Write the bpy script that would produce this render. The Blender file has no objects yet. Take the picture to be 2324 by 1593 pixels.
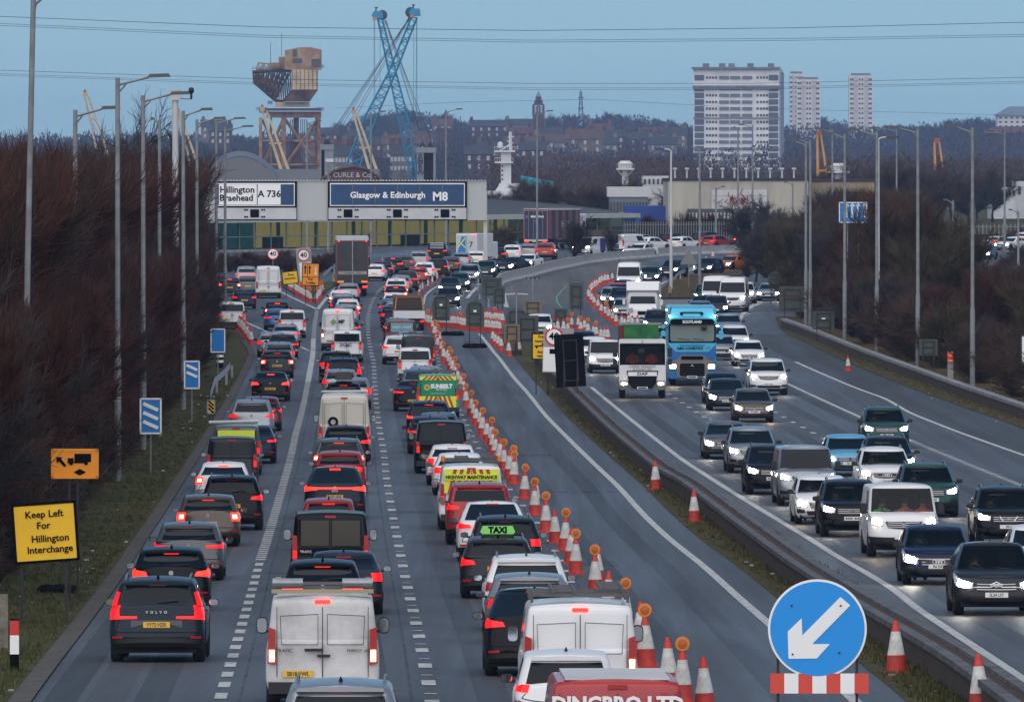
import bpy, bmesh, math, random
import numpy as np
from mathutils import Vector, Matrix
R = math.radians
rng = random.Random(7)
SC = bpy.context.scene
COL = SC.collection
# ------------------------------------------------------------------ camera, sky, sun, exposure
F, HY, CX, CZ = 22000.0, 395.0, 1162.0, 10.0      # focal length and horizon in photo pixels (2324 wide)
cam_d = bpy.data.cameras.new('camera'); cam = bpy.data.objects.new('camera', cam_d); COL.objects.link(cam)
cam.location = (0, 0, CZ); cam.rotation_euler = (R(90), 0, 0)
cam_d.sensor_width = 36; cam_d.lens = 36*F/2324; cam_d.shift_y = -(796.5-HY)/2324
cam_d.clip_start = 5; cam_d.clip_end = 40000
SC.camera = cam
W = bpy.data.worlds.new('World'); SC.world = W; W.use_nodes = True
nt = W.node_tree; bg = nt.nodes['Background']
sky = nt.nodes.new('ShaderNodeTexSky'); sky.sky_type = 'NISHITA'; sky.sun_disc = False
sky.sun_elevation = R(3.0); sky.sun_rotation = R(190); sky.altitude = 0; sky.air_density = 1.0; sky.dust_density = 0.3; sky.ozone_density = 3.0
tcw = nt.nodes.new('ShaderNodeTexCoord'); va = nt.nodes.new('ShaderNodeVectorMath'); va.operation = 'MULTIPLY_ADD'
va.inputs[1].default_value = (1, 1, .8); va.inputs[2].default_value = (0, 0, .15)
nt.links.new(tcw.outputs['Generated'], va.inputs[0]); nt.links.new(va.outputs[0], sky.inputs[0])
tint = nt.nodes.new('ShaderNodeVectorMath'); tint.operation = 'MULTIPLY'; tint.inputs[1].default_value = (1.20, .97, .90)
nt.links.new(sky.outputs[0], tint.inputs[0]); nt.links.new(tint.outputs[0], bg.inputs[0]); bg.inputs[1].default_value = 0.145
sun_d = bpy.data.lights.new('sun', 'SUN'); sun_d.energy = 1.5; sun_d.angle = R(120); sun_d.color = (1, .93, .87); sun_d.specular_factor = .25
sun = bpy.data.objects.new('sun', sun_d); COL.objects.link(sun); sun.rotation_euler = (R(44), 0, R(-10))
SC.view_settings.view_transform = 'Standard'; SC.view_settings.look = 'None'; SC.view_settings.gamma = 1
SC.view_settings.exposure = 1.15
SC.cycles.max_bounces = 5; SC.cycles.diffuse_bounces = 2; SC.cycles.glossy_bounces = 3; SC.cycles.transmission_bounces = 3
SC.cycles.transparent_max_bounces = 6; SC.cycles.volume_bounces = 1

# ------------------------------------------------------------------ terrain profile (z depends on distance only)
HP = [(60,8.2),(120,8.7),(170,9.25),(190,9.55),(215,9.95),(250,10.4),(300,10.8),(360,11.0),(430,11.05),(500,11.0),(600,10.75),(700,10.3),(800,9.7),(900,8.8),(1013,7.9),(1150,7.4),(1400,7.3),(30000,7.3)]
def _H(Y):
    if Y <= HP[0][0]: return HP[0][1]
    for i in range(len(HP)-1):
        if Y <= HP[i+1][0]:
            a, b = HP[i], HP[i+1]; u = (Y-a[0])/(b[0]-a[0])
            def m(j):
                if j <= 0 or j >= len(HP)-1: return 0
                return (HP[j+1][1]-HP[j-1][1])/(HP[j+1][0]-HP[j-1][0])
            d = b[0]-a[0]; m0, m1 = m(i)*d, m(i+1)*d
            return (2*u**3-3*u*u+1)*a[1]+(u**3-2*u*u+u)*m0+(3*u*u-2*u**3)*b[1]+(u**3-u*u)*m1
    return HP[-1][1]
STEP = 5.0
_tab = [_H(i*STEP) for i in range(int(1600/STEP)+1)]
def H(Y):
    k = Y/STEP; i = int(k)
    if i >= len(_tab)-1: return _tab[-1]
    if i < 0: return _tab[0]
    return _tab[i]*(1-(k-i))+_tab[i+1]*(k-i)
def gz(Y): return CZ-H(Y)
def dist_for(y, h=0.0):                      # distance at which a point h above the ground shows at image height y
    lo, hi = 90.0, 1600.0
    for _ in range(50):
        m = (lo+hi)/2
        if HY+F*(H(m)-h)/m > y: lo = m
        else: hi = m
    return (lo+hi)/2
def P(x, y, h=0.0):                          # photo point on the ground (or h above it) -> (X, Y, z ground)
    Y = dist_for(y, h); return ((x-CX)*Y/F, Y, gz(Y))
def XZ(x, y, Y): return ((x-CX)*Y/F, CZ-(y-HY)*Y/F)      # position of a photo point at a known distance
def crop(ox, oy, s): return lambda x, y: ((ox+x/s)*.96833, (oy+y/s)*.96833)
K1b = crop(480,560,5.31); K2b = crop(860,540,5.31); K3 = crop(1160,480,3.793); K4b = crop(1700,480,3.186)
K5b = crop(480,840,5.31); K6 = crop(860,820,5.31); K1 = crop(240,1080,2.82); K2 = crop(960,1020,2.549)
K7 = crop(1600,840,2.655); K4d = crop(1640,1300,3.058); K5c = crop(0,880,2.083)

# ------------------------------------------------------------------ materials
MATS = {}
def new_mat(name):
    m = bpy.data.materials.new(name); m.use_nodes = True
    return m, m.node_tree, m.node_tree.nodes['Principled BSDF']
def mat(name, col, rough=.6, metal=0, var=0, vscale=3, bump=0, bscale=20, coat=0, spec=.5, emit=None, es=0, col2=None, space='Object', stretch=None, dirt=None):
    if name in MATS: return MATS[name]
    m, t, b = new_mat(name)
    b.inputs['Base Color'].default_value = (*col, 1); b.inputs['Roughness'].default_value = rough
    b.inputs['Metallic'].default_value = metal; b.inputs['Specular IOR Level'].default_value = spec
    if coat: b.inputs['Coat Weight'].default_value = coat; b.inputs['Coat Roughness'].default_value = .06
    if emit is not None: b.inputs['Emission Color'].default_value = (*emit, 1); b.inputs['Emission Strength'].default_value = es
    if var or bump or col2:
        tc = t.nodes.new('ShaderNodeTexCoord'); src = tc.outputs[space]
        if stretch:
            mp = t.nodes.new('ShaderNodeMapping'); mp.inputs['Scale'].default_value = stretch
            t.links.new(src, mp.inputs[0]); src = mp.outputs[0]
    if var or col2:
        n = t.nodes.new('ShaderNodeTexNoise'); n.inputs['Scale'].default_value = vscale; n.inputs['Detail'].default_value = 6; n.inputs['Roughness'].default_value = .65
        t.links.new(src, n.inputs['Vector'])
        r = t.nodes.new('ShaderNodeValToRGB'); t.links.new(n.outputs[0], r.inputs[0])
        c2 = col2 if col2 else tuple(min(1, c*(1+var)) for c in col)
        c1 = col if col2 else tuple(c*(1-var) for c in col)
        r.color_ramp.elements[0].position = .36; r.color_ramp.elements[1].position = .64
        r.color_ramp.elements[0].color = (*c1, 1); r.color_ramp.elements[1].color = (*c2, 1)
        t.links.new(r.outputs[0], b.inputs['Base Color'])
    if bump:
        n2 = t.nodes.new('ShaderNodeTexNoise'); n2.inputs['Scale'].default_value = bscale; n2.inputs['Detail'].default_value = 4
        t.links.new(src, n2.inputs['Vector'])
        bp = t.nodes.new('ShaderNodeBump'); bp.inputs['Strength'].default_value = bump; bp.inputs['Distance'].default_value = .05
        t.links.new(n2.outputs[0], bp.inputs['Height']); t.links.new(bp.outputs[0], b.inputs['Normal'])
    MATS[name] = m; return m

# ------------------------------------------------------------------ mesh building
class MB:
    def __init__(s): s.v = []; s.f = []; s.m = []; s.cm = 0
    def quad(s, a, b, c, d):
        k = len(s.v); s.v += [a, b, c, d]; s.f.append((k, k+1, k+2, k+3)); s.m.append(s.cm)
    def poly(s, pts):
        pts = list(pts); k = len(s.v); s.v += pts; s.f.append(tuple(range(k, k+len(pts)))); s.m.append(s.cm)
    def box(s, cx, cy, cz, sx, sy, sz, rot=None, top=None):
        k = len(s.v); tx, ty = top if top else (1, 1)
        for dz in (-.5, .5):
            for dx, dy in ((-.5,-.5),(.5,-.5),(.5,.5),(-.5,.5)):
                fx, fy = (tx, ty) if dz > 0 else (1, 1)
                p = Vector((dx*sx*fx, dy*sy*fy, dz*sz))
                if rot is not None: p = rot @ p
                s.v.append((cx+p.x, cy+p.y, cz+p.z))
        for q in ((0,3,2,1),(4,5,6,7),(0,1,5,4),(1,2,6,5),(2,3,7,6),(3,0,4,7)):
            s.f.append(tuple(k+i for i in q)); s.m.append(s.cm)
        return s
    def tube(s, pts, r, n=6, cap=True):
        pts = [Vector(p) for p in pts]; rs = r if isinstance(r, (list, tuple)) else [r]*len(pts)
        k0 = len(s.v)
        for i, p in enumerate(pts):
            d = (pts[min(i+1, len(pts)-1)]-pts[max(i-1, 0)]); d = d.normalized() if d.length > 0 else Vector((0,0,1))
            u = d.cross(Vector((0, 0, 1)));
            if u.length < .1: u = d.cross(Vector((0, 1, 0)))
            u.normalize(); w = d.cross(u)
            for j in range(n):
                a = 2*math.pi*j/n; q = p+(u*math.cos(a)+w*math.sin(a))*rs[i]; s.v.append(tuple(q))
        for i in range(len(pts)-1):
            for j in range(n):
                a = k0+i*n+j; b = k0+i*n+(j+1) % n
                s.f.append((a, b, b+n, a+n)); s.m.append(s.cm)
        if cap and n > 2:
            s.f.append(tuple(k0+j for j in reversed(range(n)))); s.m.append(s.cm)
            e = k0+(len(pts)-1)*n; s.f.append(tuple(e+j for j in range(n))); s.m.append(s.cm)
        return s
    def lathe(s, prof, n=16, axis='z', c=(0, 0, 0)):    # prof: (radius, height)
        k0 = len(s.v)
        for r, h in prof:
            for j in range(n):
                a = 2*math.pi*j/n; x, y = r*math.cos(a), r*math.sin(a)
                p = (x, y, h) if axis == 'z' else ((h, x, y) if axis == 'x' else (x, h, y))
                s.v.append((c[0]+p[0], c[1]+p[1], c[2]+p[2]))
        for i in range(len(prof)-1):
            for j in range(n):
                a = k0+i*n+j; b = k0+i*n+(j+1) % n
                s.f.append((a, b, b+n, a+n)); s.m.append(s.cm)
        return s
    def prism(s, pts2, y0, y1):                           # x,z outline extruded along y
        k = len(s.v); n = len(pts2)
        s.v += [(p[0], y0, p[1]) for p in pts2]+[(p[0], y1, p[1]) for p in pts2]
        s.f.append(tuple(range(k, k+n))); s.m.append(s.cm)
        s.f.append(tuple(k+n+i for i in reversed(range(n)))); s.m.append(s.cm)
        for i in range(n):
            j = (i+1) % n; s.f.append((k+j, k+i, k+n+i, k+n+j)); s.m.append(s.cm)
        return s
    def mesh(s, name, mats, smooth=None):
        me = bpy.data.meshes.new(name); me.from_pydata(s.v, [], s.f)
        for m in (mats if isinstance(mats, (list, tuple)) else [mats]): me.materials.append(m)
        if any(s.m): me.polygons.foreach_set('material_index', s.m)
        if smooth:
            me.polygons.foreach_set('use_smooth', [True]*len(s.f)); me.set_sharp_from_angle(angle=R(smooth))
        me.update(); return me
def link(name, me, parent=None, loc=None, rot=None, scale=None):
    o = bpy.data.objects.new(name, me); COL.objects.link(o)
    if parent is not None: o.parent = parent
    if loc is not None: o.location = loc
    if rot is not None: o.rotation_euler = rot
    if scale is not None: o.scale = scale
    return o
def build(name, mb, mats, parent=None, loc=None, rot=None, smooth=None, scale=None):
    return link(name, mb.mesh(name, mats, smooth), parent, loc, rot, scale)
LABELS = {}
def tag(o, label=None, cat=None, group=None, kind=None):
    if label: o['label'] = label; LABELS.setdefault(label, []).append(o.name)
    if cat: o['category'] = cat
    if group: o['group'] = group
    if kind: o['kind'] = kind
    return o
def thing(name, label, cat, loc=(0, 0, 0), rz=0, group=None, rot=None):
    o = bpy.data.objects.new(name, None); COL.objects.link(o); o.location = loc
    o.rotation_euler = rot if rot else (0, 0, rz); o.empty_display_size = .2
    return tag(o, label, cat, group)
def children_of():
    d = {}
    for o in COL.objects:
        if o.parent: d.setdefault(o.parent, []).append(o)
    return d
ORD = 'nearest second third fourth fifth sixth seventh eighth ninth tenth eleventh twelfth thirteenth fourteenth fifteenth sixteenth seventeenth eighteenth nineteenth twentieth'.split()
def ordn(i, first='first'):
    if i == 0: return first
    if i < 20: return ORD[i]
    tens = ['twenty','thirty','forty','fifty','sixty','seventy','eighty','ninety'][(i+1)//10-2] if i+1 < 100 else 'hundred'
    u = (i+1) % 10
    if i == 99: return 'hundredth'
    if i+1 >= 100: return 'hundred-and-'+ordn(i-100, 'first')
    if u == 0: return tens[:-1]+'ieth'
    return tens+'-'+['first','second','third','fourth','fifth','sixth','seventh','eighth','ninth'][u-1]
_FONT = {}
def text_mesh(s, size, m, bold=0, align='CENTER', space=1.0, depth=0.004, name='lettering', sx=1.0):
    key = (s, size, m.name, bold, align, space, depth, sx)
    if key in _FONT: return _FONT[key]
    c = bpy.data.curves.new('txt', 'FONT'); c.body = s; c.size = size; c.align_x = align; c.align_y = 'CENTER'
    c.space_character = space; c.offset = bold; c.extrude = depth; c.resolution_u = 2
    o = bpy.data.objects.new('txt', c); COL.objects.link(o)
    dg = bpy.context.evaluated_depsgraph_get(); me = bpy.data.meshes.new_from_object(o.evaluated_get(dg))
    bpy.data.objects.remove(o); me.name = name; me.materials.clear(); me.materials.append(m)
    if sx != 1.0:
        for v in me.vertices: v.co.x *= sx
    _FONT[key] = me; return me
def text_on(parent, s, size, m, x, y, z, rz=0, name='lettering', **k):     # lettering standing in the xz plane facing -y
    return link(name, text_mesh(s, size, m, name=name, **k), parent, (x, y, z), (R(90), 0, rz))
# ---- strips of ground: both edges are functions of distance, following the terrain
def curve_fn(pts):          # pts (X, Y) -> X(Y)
    pts = sorted(pts, key=lambda p: p[1])
    def f(Y):
        if Y <= pts[0][1]: a, b = pts[0], pts[1]
        elif Y >= pts[-1][1]: a, b = pts[-2], pts[-1]
        else:
            for i in range(len(pts)-1):
                if Y <= pts[i+1][1]: a, b = pts[i], pts[i+1]; break
        return a[0]+(b[0]-a[0])*(Y-a[1])/(b[1]-a[1])
    return f
def img_curve(pix): return curve_fn([P(x, y)[:2] for x, y in pix])
def smooth_fn(f, w=18):
    ws = [(-w, .25), (-w/2, .5), (0, .75), (w/2, .5), (w, .25)]
    tot = sum(q for _, q in ws)
    return lambda Y: sum(f(Y+d)*q for d, q in ws)/tot
def ysamples(Y0, Y1):
    ys = [Y0]; k = math.ceil(Y0/STEP+1e-6)
    while k*STEP < Y1-1e-6: ys.append(k*STEP); k += 1
    ys.append(Y1); return ys
def strip(mb, fl, fr, Y0, Y1, dz, cols=1):
    ys = ysamples(Y0, Y1); prev = None
    for Y in ys:
        a, b = fl(Y), fr(Y); z = gz(Y)+dz
        row = [(a+(b-a)*i/cols, Y, z) for i in range(cols+1)]
        if prev:
            for i in range(cols): mb.quad(prev[i], prev[i+1], row[i+1], row[i])
        prev = row

PROTO = {}
def cached(key, fn):
    if key not in PROTO: PROTO[key] = fn()
    return PROTO[key]
# ------------------------------------------------------------------ setting: ground, carriageways, markings
M_grass = mat('grass_verge', (.034,.048,.014), .95, col2=(.085,.07,.035), vscale=.8, bump=.6, bscale=14, spec=.15)
M_dry = mat('dry_grass', (.05,.035,.018), .95, col2=(.11,.075,.035), vscale=1.3, bump=.6, bscale=20, spec=.1)
M_median = mat('median_earth', (.035,.04,.014), .95, col2=(.095,.075,.04), vscale=1.6, bump=.7, bscale=12, spec=.15)
def asphalt(name, c1, c2, rough):
    m, t, b = new_mat(name)
    tc = t.nodes.new('ShaderNodeTexCoord'); mp = t.nodes.new('ShaderNodeMapping'); mp.inputs['Scale'].default_value = (1.3, .012, 1)
    t.links.new(tc.outputs['Object'], mp.inputs[0])
    n = t.nodes.new('ShaderNodeTexNoise'); n.inputs['Scale'].default_value = 1.0; n.inputs['Detail'].default_value = 5; n.inputs['Roughness'].default_value = .6
    t.links.new(mp.outputs[0], n.inputs['Vector'])
    mp2 = t.nodes.new('ShaderNodeMapping'); mp2.inputs['Scale'].default_value = (.3, .02, 1); t.links.new(tc.outputs['Object'], mp2.inputs[0])
    n3 = t.nodes.new('ShaderNodeTexNoise'); n3.inputs['Scale'].default_value = 1.0; n3.inputs['Detail'].default_value = 3; t.links.new(mp2.outputs[0], n3.inputs['Vector'])
    n2 = t.nodes.new('ShaderNodeTexNoise'); n2.inputs['Scale'].default_value = 9; n2.inputs['Detail'].default_value = 3; t.links.new(tc.outputs['Object'], n2.inputs['Vector'])
    ad = t.nodes.new('ShaderNodeMath'); ad.operation = 'ADD'; t.links.new(n.outputs[0], ad.inputs[0]); t.links.new(n3.outputs[0], ad.inputs[1])
    ad2 = t.nodes.new('ShaderNodeMath'); ad2.operation = 'MULTIPLY_ADD'; ad2.inputs[1].default_value = .35; t.links.new(n2.outputs[0], ad2.inputs[0]); t.links.new(ad.outputs[0], ad2.inputs[2])
    r = t.nodes.new('ShaderNodeValToRGB'); t.links.new(ad2.outputs[0], r.inputs[0])
    r.color_ramp.elements[0].position = .0; r.color_ramp.elements[1].position = 1
    mr = t.nodes.new('ShaderNodeMapRange'); mr.inputs[1].default_value = .8; mr.inputs[2].default_value = 1.55; t.links.new(ad2.outputs[0], mr.inputs[0]); t.links.new(mr.outputs[0], r.inputs[0])
    r.color_ramp.elements[0].color = (*c1, 1); r.color_ramp.elements[1].color = (*c2, 1)
    t.links.new(r.outputs[0], b.inputs['Base Color'])
    mr2 = t.nodes.new('ShaderNodeMapRange'); mr2.inputs[1].default_value = .9; mr2.inputs[2].default_value = 1.5; mr2.inputs[3].default_value = rough+.12; mr2.inputs[4].default_value = rough-.1
    t.links.new(ad2.outputs[0], mr2.inputs[0]); t.links.new(mr2.outputs[0], b.inputs['Roughness'])
    bp = t.nodes.new('ShaderNodeBump'); bp.inputs['Strength'].default_value = .25; bp.inputs['Distance'].default_value = .02
    t.links.new(n2.outputs[0], bp.inputs['Height']); t.links.new(bp.outputs[0], b.inputs['Normal'])
    b.inputs['Specular IOR Level'].default_value = .4
    return m
M_tar = asphalt('asphalt', (.044,.047,.054), (.088,.091,.1), .56)
M_tar2 = asphalt('hard_shoulder_asphalt', (.03,.031,.034), (.06,.062,.066), .66)
M_tar3 = asphalt('bare_planed_asphalt', (.055,.055,.056), (.13,.125,.12), .75)
M_white = mat('road_paint', (.42,.43,.43), .7, var=.35, vscale=5)
M_conc = mat('concrete', (.30,.30,.29), .85, var=.3, vscale=1.5, bump=.2)
M_kerb = mat('kerb_stone', (.16,.155,.15), .85, var=.3, vscale=3)

def struct(o): return tag(o, kind='structure')
INF = 400
g = MB(); strip(g, lambda Y: -INF, lambda Y: INF, 60, 1600, 0, 8); g.quad((-3000,-4000,gz(60)), (3000,-4000,gz(60)), (INF,60,gz(60)), (-INF,60,gz(60)))
g.quad((-INF, 1600, gz(1600)), (INF, 1600, gz(1600)), (2600, 9000, 2.7), (-2600, 9000, 2.7))
struct(build('ground', g, M_grass))

def shift(f, d): return lambda Y: f(Y)+d
# left edge of the slip lane / left carriageway
eL = smooth_fn(img_curve([K5c(180,1560), K5c(350,1330), K5c(470,1170), K5c(720,800), K5c(900,520), K5b(200,800), K5b(430,400), K5b(560,130), K1b(640,1430), K1b(560,1310), K1b(380,1110), K1b(180,1020), K1b(-150,960), K1b(-450,700), K1b(-700,400)]), 10)
wR = img_curve([K2b(1400,1290), K2b(1560,1500), K6(1560,0), K6(1650,110), K6(1760,260), K6(1870,400), K6(1950,480), K6(2050,600), K6(2230,830), K2(1120,190), K2(1250,310), K2(1400,480), K2(1560,630), K4d(0,60), K4d(150,190), K4d(300,330), K4d(500,500), K4d(1040,985)])
wR = smooth_fn(wR, 10)
wL = smooth_fn(img_curve([(1300,842),(1345,882), K7(0,635), K7(200,765), K7(400,890), K7(600,1010), K7(800,1130), K7(960,1235), K7(1150,1340), K7(1350,1460), K4d(1500,350), K4d(1800,550), K4d(2100,750), K4d(2324,900)]), 8)
wO = smooth_fn(img_curve([K4b(120,985), K4b(300,1070), K4b(600,1210), K4b(900,1340), K4b(1200,1450), K7(1100,195), K7(1410,340), K7(1700,455), K7(2124,605)]), 8)
eR = smooth_fn(img_curve([K4b(385,740), K4b(375,850), K4b(400,920), K4b(450,965), K4b(800,1130), K4b(1200,1300), K4b(1600,1450), K4b(2000,1590), K4b(2500,1770)]), 8)
Yn = 112
rd = MB(); strip(rd, eL, shift(wR, .9), Yn, 640, .012, 4); struct(build('left_carriageway', rd, M_tar))
rd = MB(); strip(rd, shift(wL, -.8), shift(wO, .1), Yn, 640, .012, 3); struct(build('right_carriageway', rd, M_tar))
rd = MB(); strip(rd, shift(wO, .1), eR, Yn, 640, .010, 1); struct(build('hard_shoulder', rd, M_tar2))
farL = lambda Y: eL(min(Y, 800))-(max(0, Y-800))*.3
farR = curve_fn([(eR(640), 640), (P(*K4b(390,700))[0], 690), (40, 720), (60, 780), (120, 1000), (150,1100)])
rd = MB(); strip(rd, farL, farR, 640, 1060, .012, 10); struct(build('junction_road', rd, M_tar))
# planed surface inside the curved cone line, below the long concrete barrier
pl = MB(); strip(pl, img_curve([K3(60,905), K3(110,800), K3(60,730), K3(300,655), K3(600,585), K3(840,540), K3(1100,500)]),
                 img_curve([K3(640,905), K3(760,800), K3(860,700), K3(1000,620), K3(1250,560), K3(1500,500)]), dist_for(K3(0,900)[1]), dist_for(K3(0,505)[1]), .02, 3)
struct(build('planed_lane', pl, M_tar3))
md = MB(); strip(md, shift(wR, .9), shift(wL, -.8), Yn, 560, .02, 3); struct(build('central_reservation', md, M_median))
# grass islands
isl = MB(); strip(isl, img_curve([K3(1440,830), K3(1440,790), K3(1530,715), K3(1640,655), K3(1900,590), K3(2276,520)]),
                  img_curve([K3(1760,830), K3(1830,770), K3(1950,700), K3(2150,640), K3(2400,600), K3(3000,520)]), dist_for(K3(0,838)[1]), dist_for(K3(0,525)[1]), .10, 4)
struct(build('grass_island', isl, M_dry))
isl = MB(); strip(isl, img_curve([K1b(1345,790), K1b(1040,655), K1b(940,590), K1b(900,540)]), img_curve([K1b(1362,790), K1b(1480,690), K1b(1600,600), K1b(1660,540)]), dist_for(K1b(0,785)[1]), dist_for(K1b(0,545)[1]), .10, 3)
struct(build('exit_island', isl, M_grass))
# verge sheets on the left and right: short green grass beside the kerb
vg = MB(); strip(vg, shift(eR, 0.0), shift(eR, 1.6), Yn, 700, .03, 1); struct(build('right_verge', vg, M_median))
vg = MB(); strip(vg, shift(eR, 1.6), shift(eR, 9), Yn, 700, .035, 2); struct(build('dry_grass_bank', vg, M_dry))
vg = MB(); strip(vg, shift(eL, -.4), shift(eL, -.0), Yn, 620, .05, 1); struct(build('kerb_strip', vg, mat('muddy_edge', (.05,.043,.035), .9, col2=(.085,.08,.07), vscale=2)))

# ---- painted lines
mk = MB()
def solid(f, w, Y0, Y1, dz=.024):
    strip(mk, lambda Y: f(Y)-w/2*math.hypot(1, (f(Y+3)-f(Y-3))/6), lambda Y: f(Y)+w/2*math.hypot(1, (f(Y+3)-f(Y-3))/6), Y0, Y1, dz)
def dashes(f, w, Y0, Y1, on, period):
    y = Y0
    while y < Y1: solid(f, w, y, y+on); y += period
solid(wR, .22, Yn, dist_for(K2b(0,1290)[1])); solid(wL, .22, Yn, 500); solid(wO, .22, Yn, 560)
lAB = smooth_fn(img_curve([K1(775,1590), K1(848,1350), K1(913,1120), K1(970,925), K1(1032,695), K1(1240,0), K5b(980,1560), K5b(1130,950), K5b(1200,700), K5b(1250,480), K5b(1320,100), K1b(1345,1440), K1b(1350,1290), K1b(1365,1080), K1b(1395,900)]), 12)
Ya = dist_for(K1(0,660)[1])
dashes(lAB, .22, 150, Ya, 2.6, 5.2); dashes(lAB, .28, Ya, dist_for(K5b(0,300)[1]), 1.1, 1.9)
solid(lAB, .3, dist_for(K5b(0,300)[1]), dist_for(K1b(0,1250)[1])); dashes(lAB, .3, dist_for(K1b(0,1250)[1]), dist_for(K1b(0,890)[1]), 1.5, 3)
solid(smooth_fn(img_curve([K1b(1395,885), K1b(1390,875), K1b(960,670), K1b(850,620)]), 4), .28, dist_for(K1b(0,880)[1]), dist_for(K1b(0,625)[1]))
solid(smooth_fn(img_curve([K1b(1400,885), K1b(1480,780), K1b(1640,600)]), 4), .28, dist_for(K1b(0,880)[1]), dist_for(K1b(0,605)[1]))
solid(img_curve([K1b(1300,1395), K1b(1150,1330), K1b(780,1160), K1b(490,1030)]), .25, dist_for(K1b(0,1395)[1]), dist_for(K1b(0,1030)[1]))
lBC = smooth_fn(img_curve([K2(130,1573), K2(82,1325), K2(38,1120), K6(235,1560), K6(225,1405), K6(205,1260), K6(170,1062), K6(135,873), K6(118,700), K6(95,400), K6(85,145), K2b(60,1560), K2b(15,1310), K2b(12,1080), K2b(45,940), K2b(85,850), K2b(150,745), K2b(300,650), K2b(560,520), K2b(900,400)]), 10)
dashes(lBC, .26, 150, 840, 2.4, 9)
dashes(lBC, .22, 154.9, 840, .35, 9)
lCD = img_curve([(1460,1593),(1240,1210), K6(1395,1240), K6(1230,915), K6(905,210), K2b(860,1500)])
dashes(lCD, .2, 200, 590, 1.6, 9)
l1 = curve_fn([P(*K7(10,287))[:2], P(*K7(188,402))[:2], P(*K7(1250,1100))[:2]]); l2 = curve_fn([P(*K7(580,340))[:2], P(*K7(880,502))[:2], P(*K7(1750,920))[:2]])
dashes(l1, .22, 160, 640, 2.2, 9); dashes(l2, .22, 160, 600, 2.2, 9)
l3 = smooth_fn(img_curve([K7(500,92), K7(665,165), K7(1100,365), K7(1410,510), K7(1700,630), K7(2124,800)]), 8)
solid(l3, .2, 400, 560); dashes(l3, .28, 170, 400, .9, 1.7)
solid(smooth_fn(img_curve([K4b(105,862), K4b(130,815), K4b(200,760), K4b(280,733), K4b(390,722)]), 3), .3, dist_for(K4b(0,862)[1]), dist_for(K4b(0,724)[1]))
# curved edges through the junction
solid(smooth_fn(img_curve([K2b(700,930), K2b(720,820), K2b(800,740), K2b(900,690)]), 4), .2, dist_for(K2b(0,930)[1]), dist_for(K2b(0,690)[1]))
solid(smooth_fn(img_curve([K2b(1245,850), K2b(1300,780), K2b(1370,710)]), 4), .3, dist_for(K2b(0,850)[1]), dist_for(K2b(0,712)[1]))
solid(smooth_fn(img_curve([K2b(1740,960), K2b(1710,870), K2b(1700,780)]), 4), .35, dist_for(K2b(0,960)[1]), dist_for(K2b(0,780)[1]))
solid(smooth_fn(img_curve([K3(1330,770), K3(1430,730), K3(1530,680)]), 3), .3, dist_for(K3(0,770)[1]), dist_for(K3(0,680)[1]), .03)
for i in range(9): # ladder of bars at the island nose
    f0 = img_curve([K3(1430,900+0), K3(1430,845)]); Y = dist_for(K3(0,905)[1])+i*3
    mk.quad(*[(x, yy, gz(yy)+.024) for x, yy in ((P(*K3(1440,880))[0], Y), (P(*K3(1700+10*i,880))[0], Y), (P(*K3(1700+10*i,880))[0], Y+.9), (P(*K3(1440,880))[0], Y+.9))])
struct(build('road_markings', mk, M_white))
# green survey spray line on the planed lane
gm = MB(); f = smooth_fn(img_curve([K3(590,920), K3(555,870), K3(545,820), K3(600,760), K3(640,725)]), 2)
strip(gm, shift(f, -.06), shift(f, .06), dist_for(K3(0,918)[1]), dist_for(K3(0,728)[1]), .03)
struct(build('survey_marking', gm, mat('green_spray', (.1,.32,.18), .7)))

# ---- wear on the carriageways: darker wheel tracks, repair patches and joints
def wear(name, c, noise_scale, lo, hi, stretch):
    m, t, b = new_mat(name); b.inputs['Base Color'].default_value = (*c, 1); b.inputs['Roughness'].default_value = .62
    tc = t.nodes.new('ShaderNodeTexCoord'); mp = t.nodes.new('ShaderNodeMapping'); mp.inputs['Scale'].default_value = stretch; t.links.new(tc.outputs['Object'], mp.inputs[0])
    n = t.nodes.new('ShaderNodeTexNoise'); n.inputs['Scale'].default_value = noise_scale; n.inputs['Detail'].default_value = 5; t.links.new(mp.outputs[0], n.inputs['Vector'])
    r = t.nodes.new('ShaderNodeMapRange'); r.inputs[1].default_value = lo; r.inputs[2].default_value = hi; r.inputs[4].default_value = .5; t.links.new(n.outputs[0], r.inputs[0]); t.links.new(r.outputs[0], b.inputs['Alpha']); return m
wt = MB()
for f in (shift(lAB, -2.0), shift(lAB, 1.9), shift(lBC, 1.9), shift(wR, -1.9), shift(wL, 1.9), shift(wL, 5.5), shift(wL, 9.1)):
    for d in (-.8, .8): strip(wt, shift(f, d-.3), shift(f, d+.3), 150, 620, .016)
struct(build('wheel_tracks', wt, wear('rubbered_track', (.030,.031,.035), 1.0, .3, .9, (.5, .012, 1))))
wt = MB()
for f in (shift(lAB, -2.0), shift(lBC, -1.8), shift(lBC, 1.9), shift(wL, 3.7)): strip(wt, shift(f, -.35), shift(f, .35), 150, 600, .016)
struct(build('worn_lane_centres', wt, wear('worn_aggregate', (.10,.10,.105), 1.0, .4, 1.0, (.5, .012, 1))))
wt = MB(); rp = random.Random(9)
for f in (shift(lAB, .35), shift(lBC, -.35), shift(wR, -3.7), shift(wL, 3.4), shift(wL, 7.2)): strip(wt, shift(f, -.03), shift(f, .03), 150, 600, .018)
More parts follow.
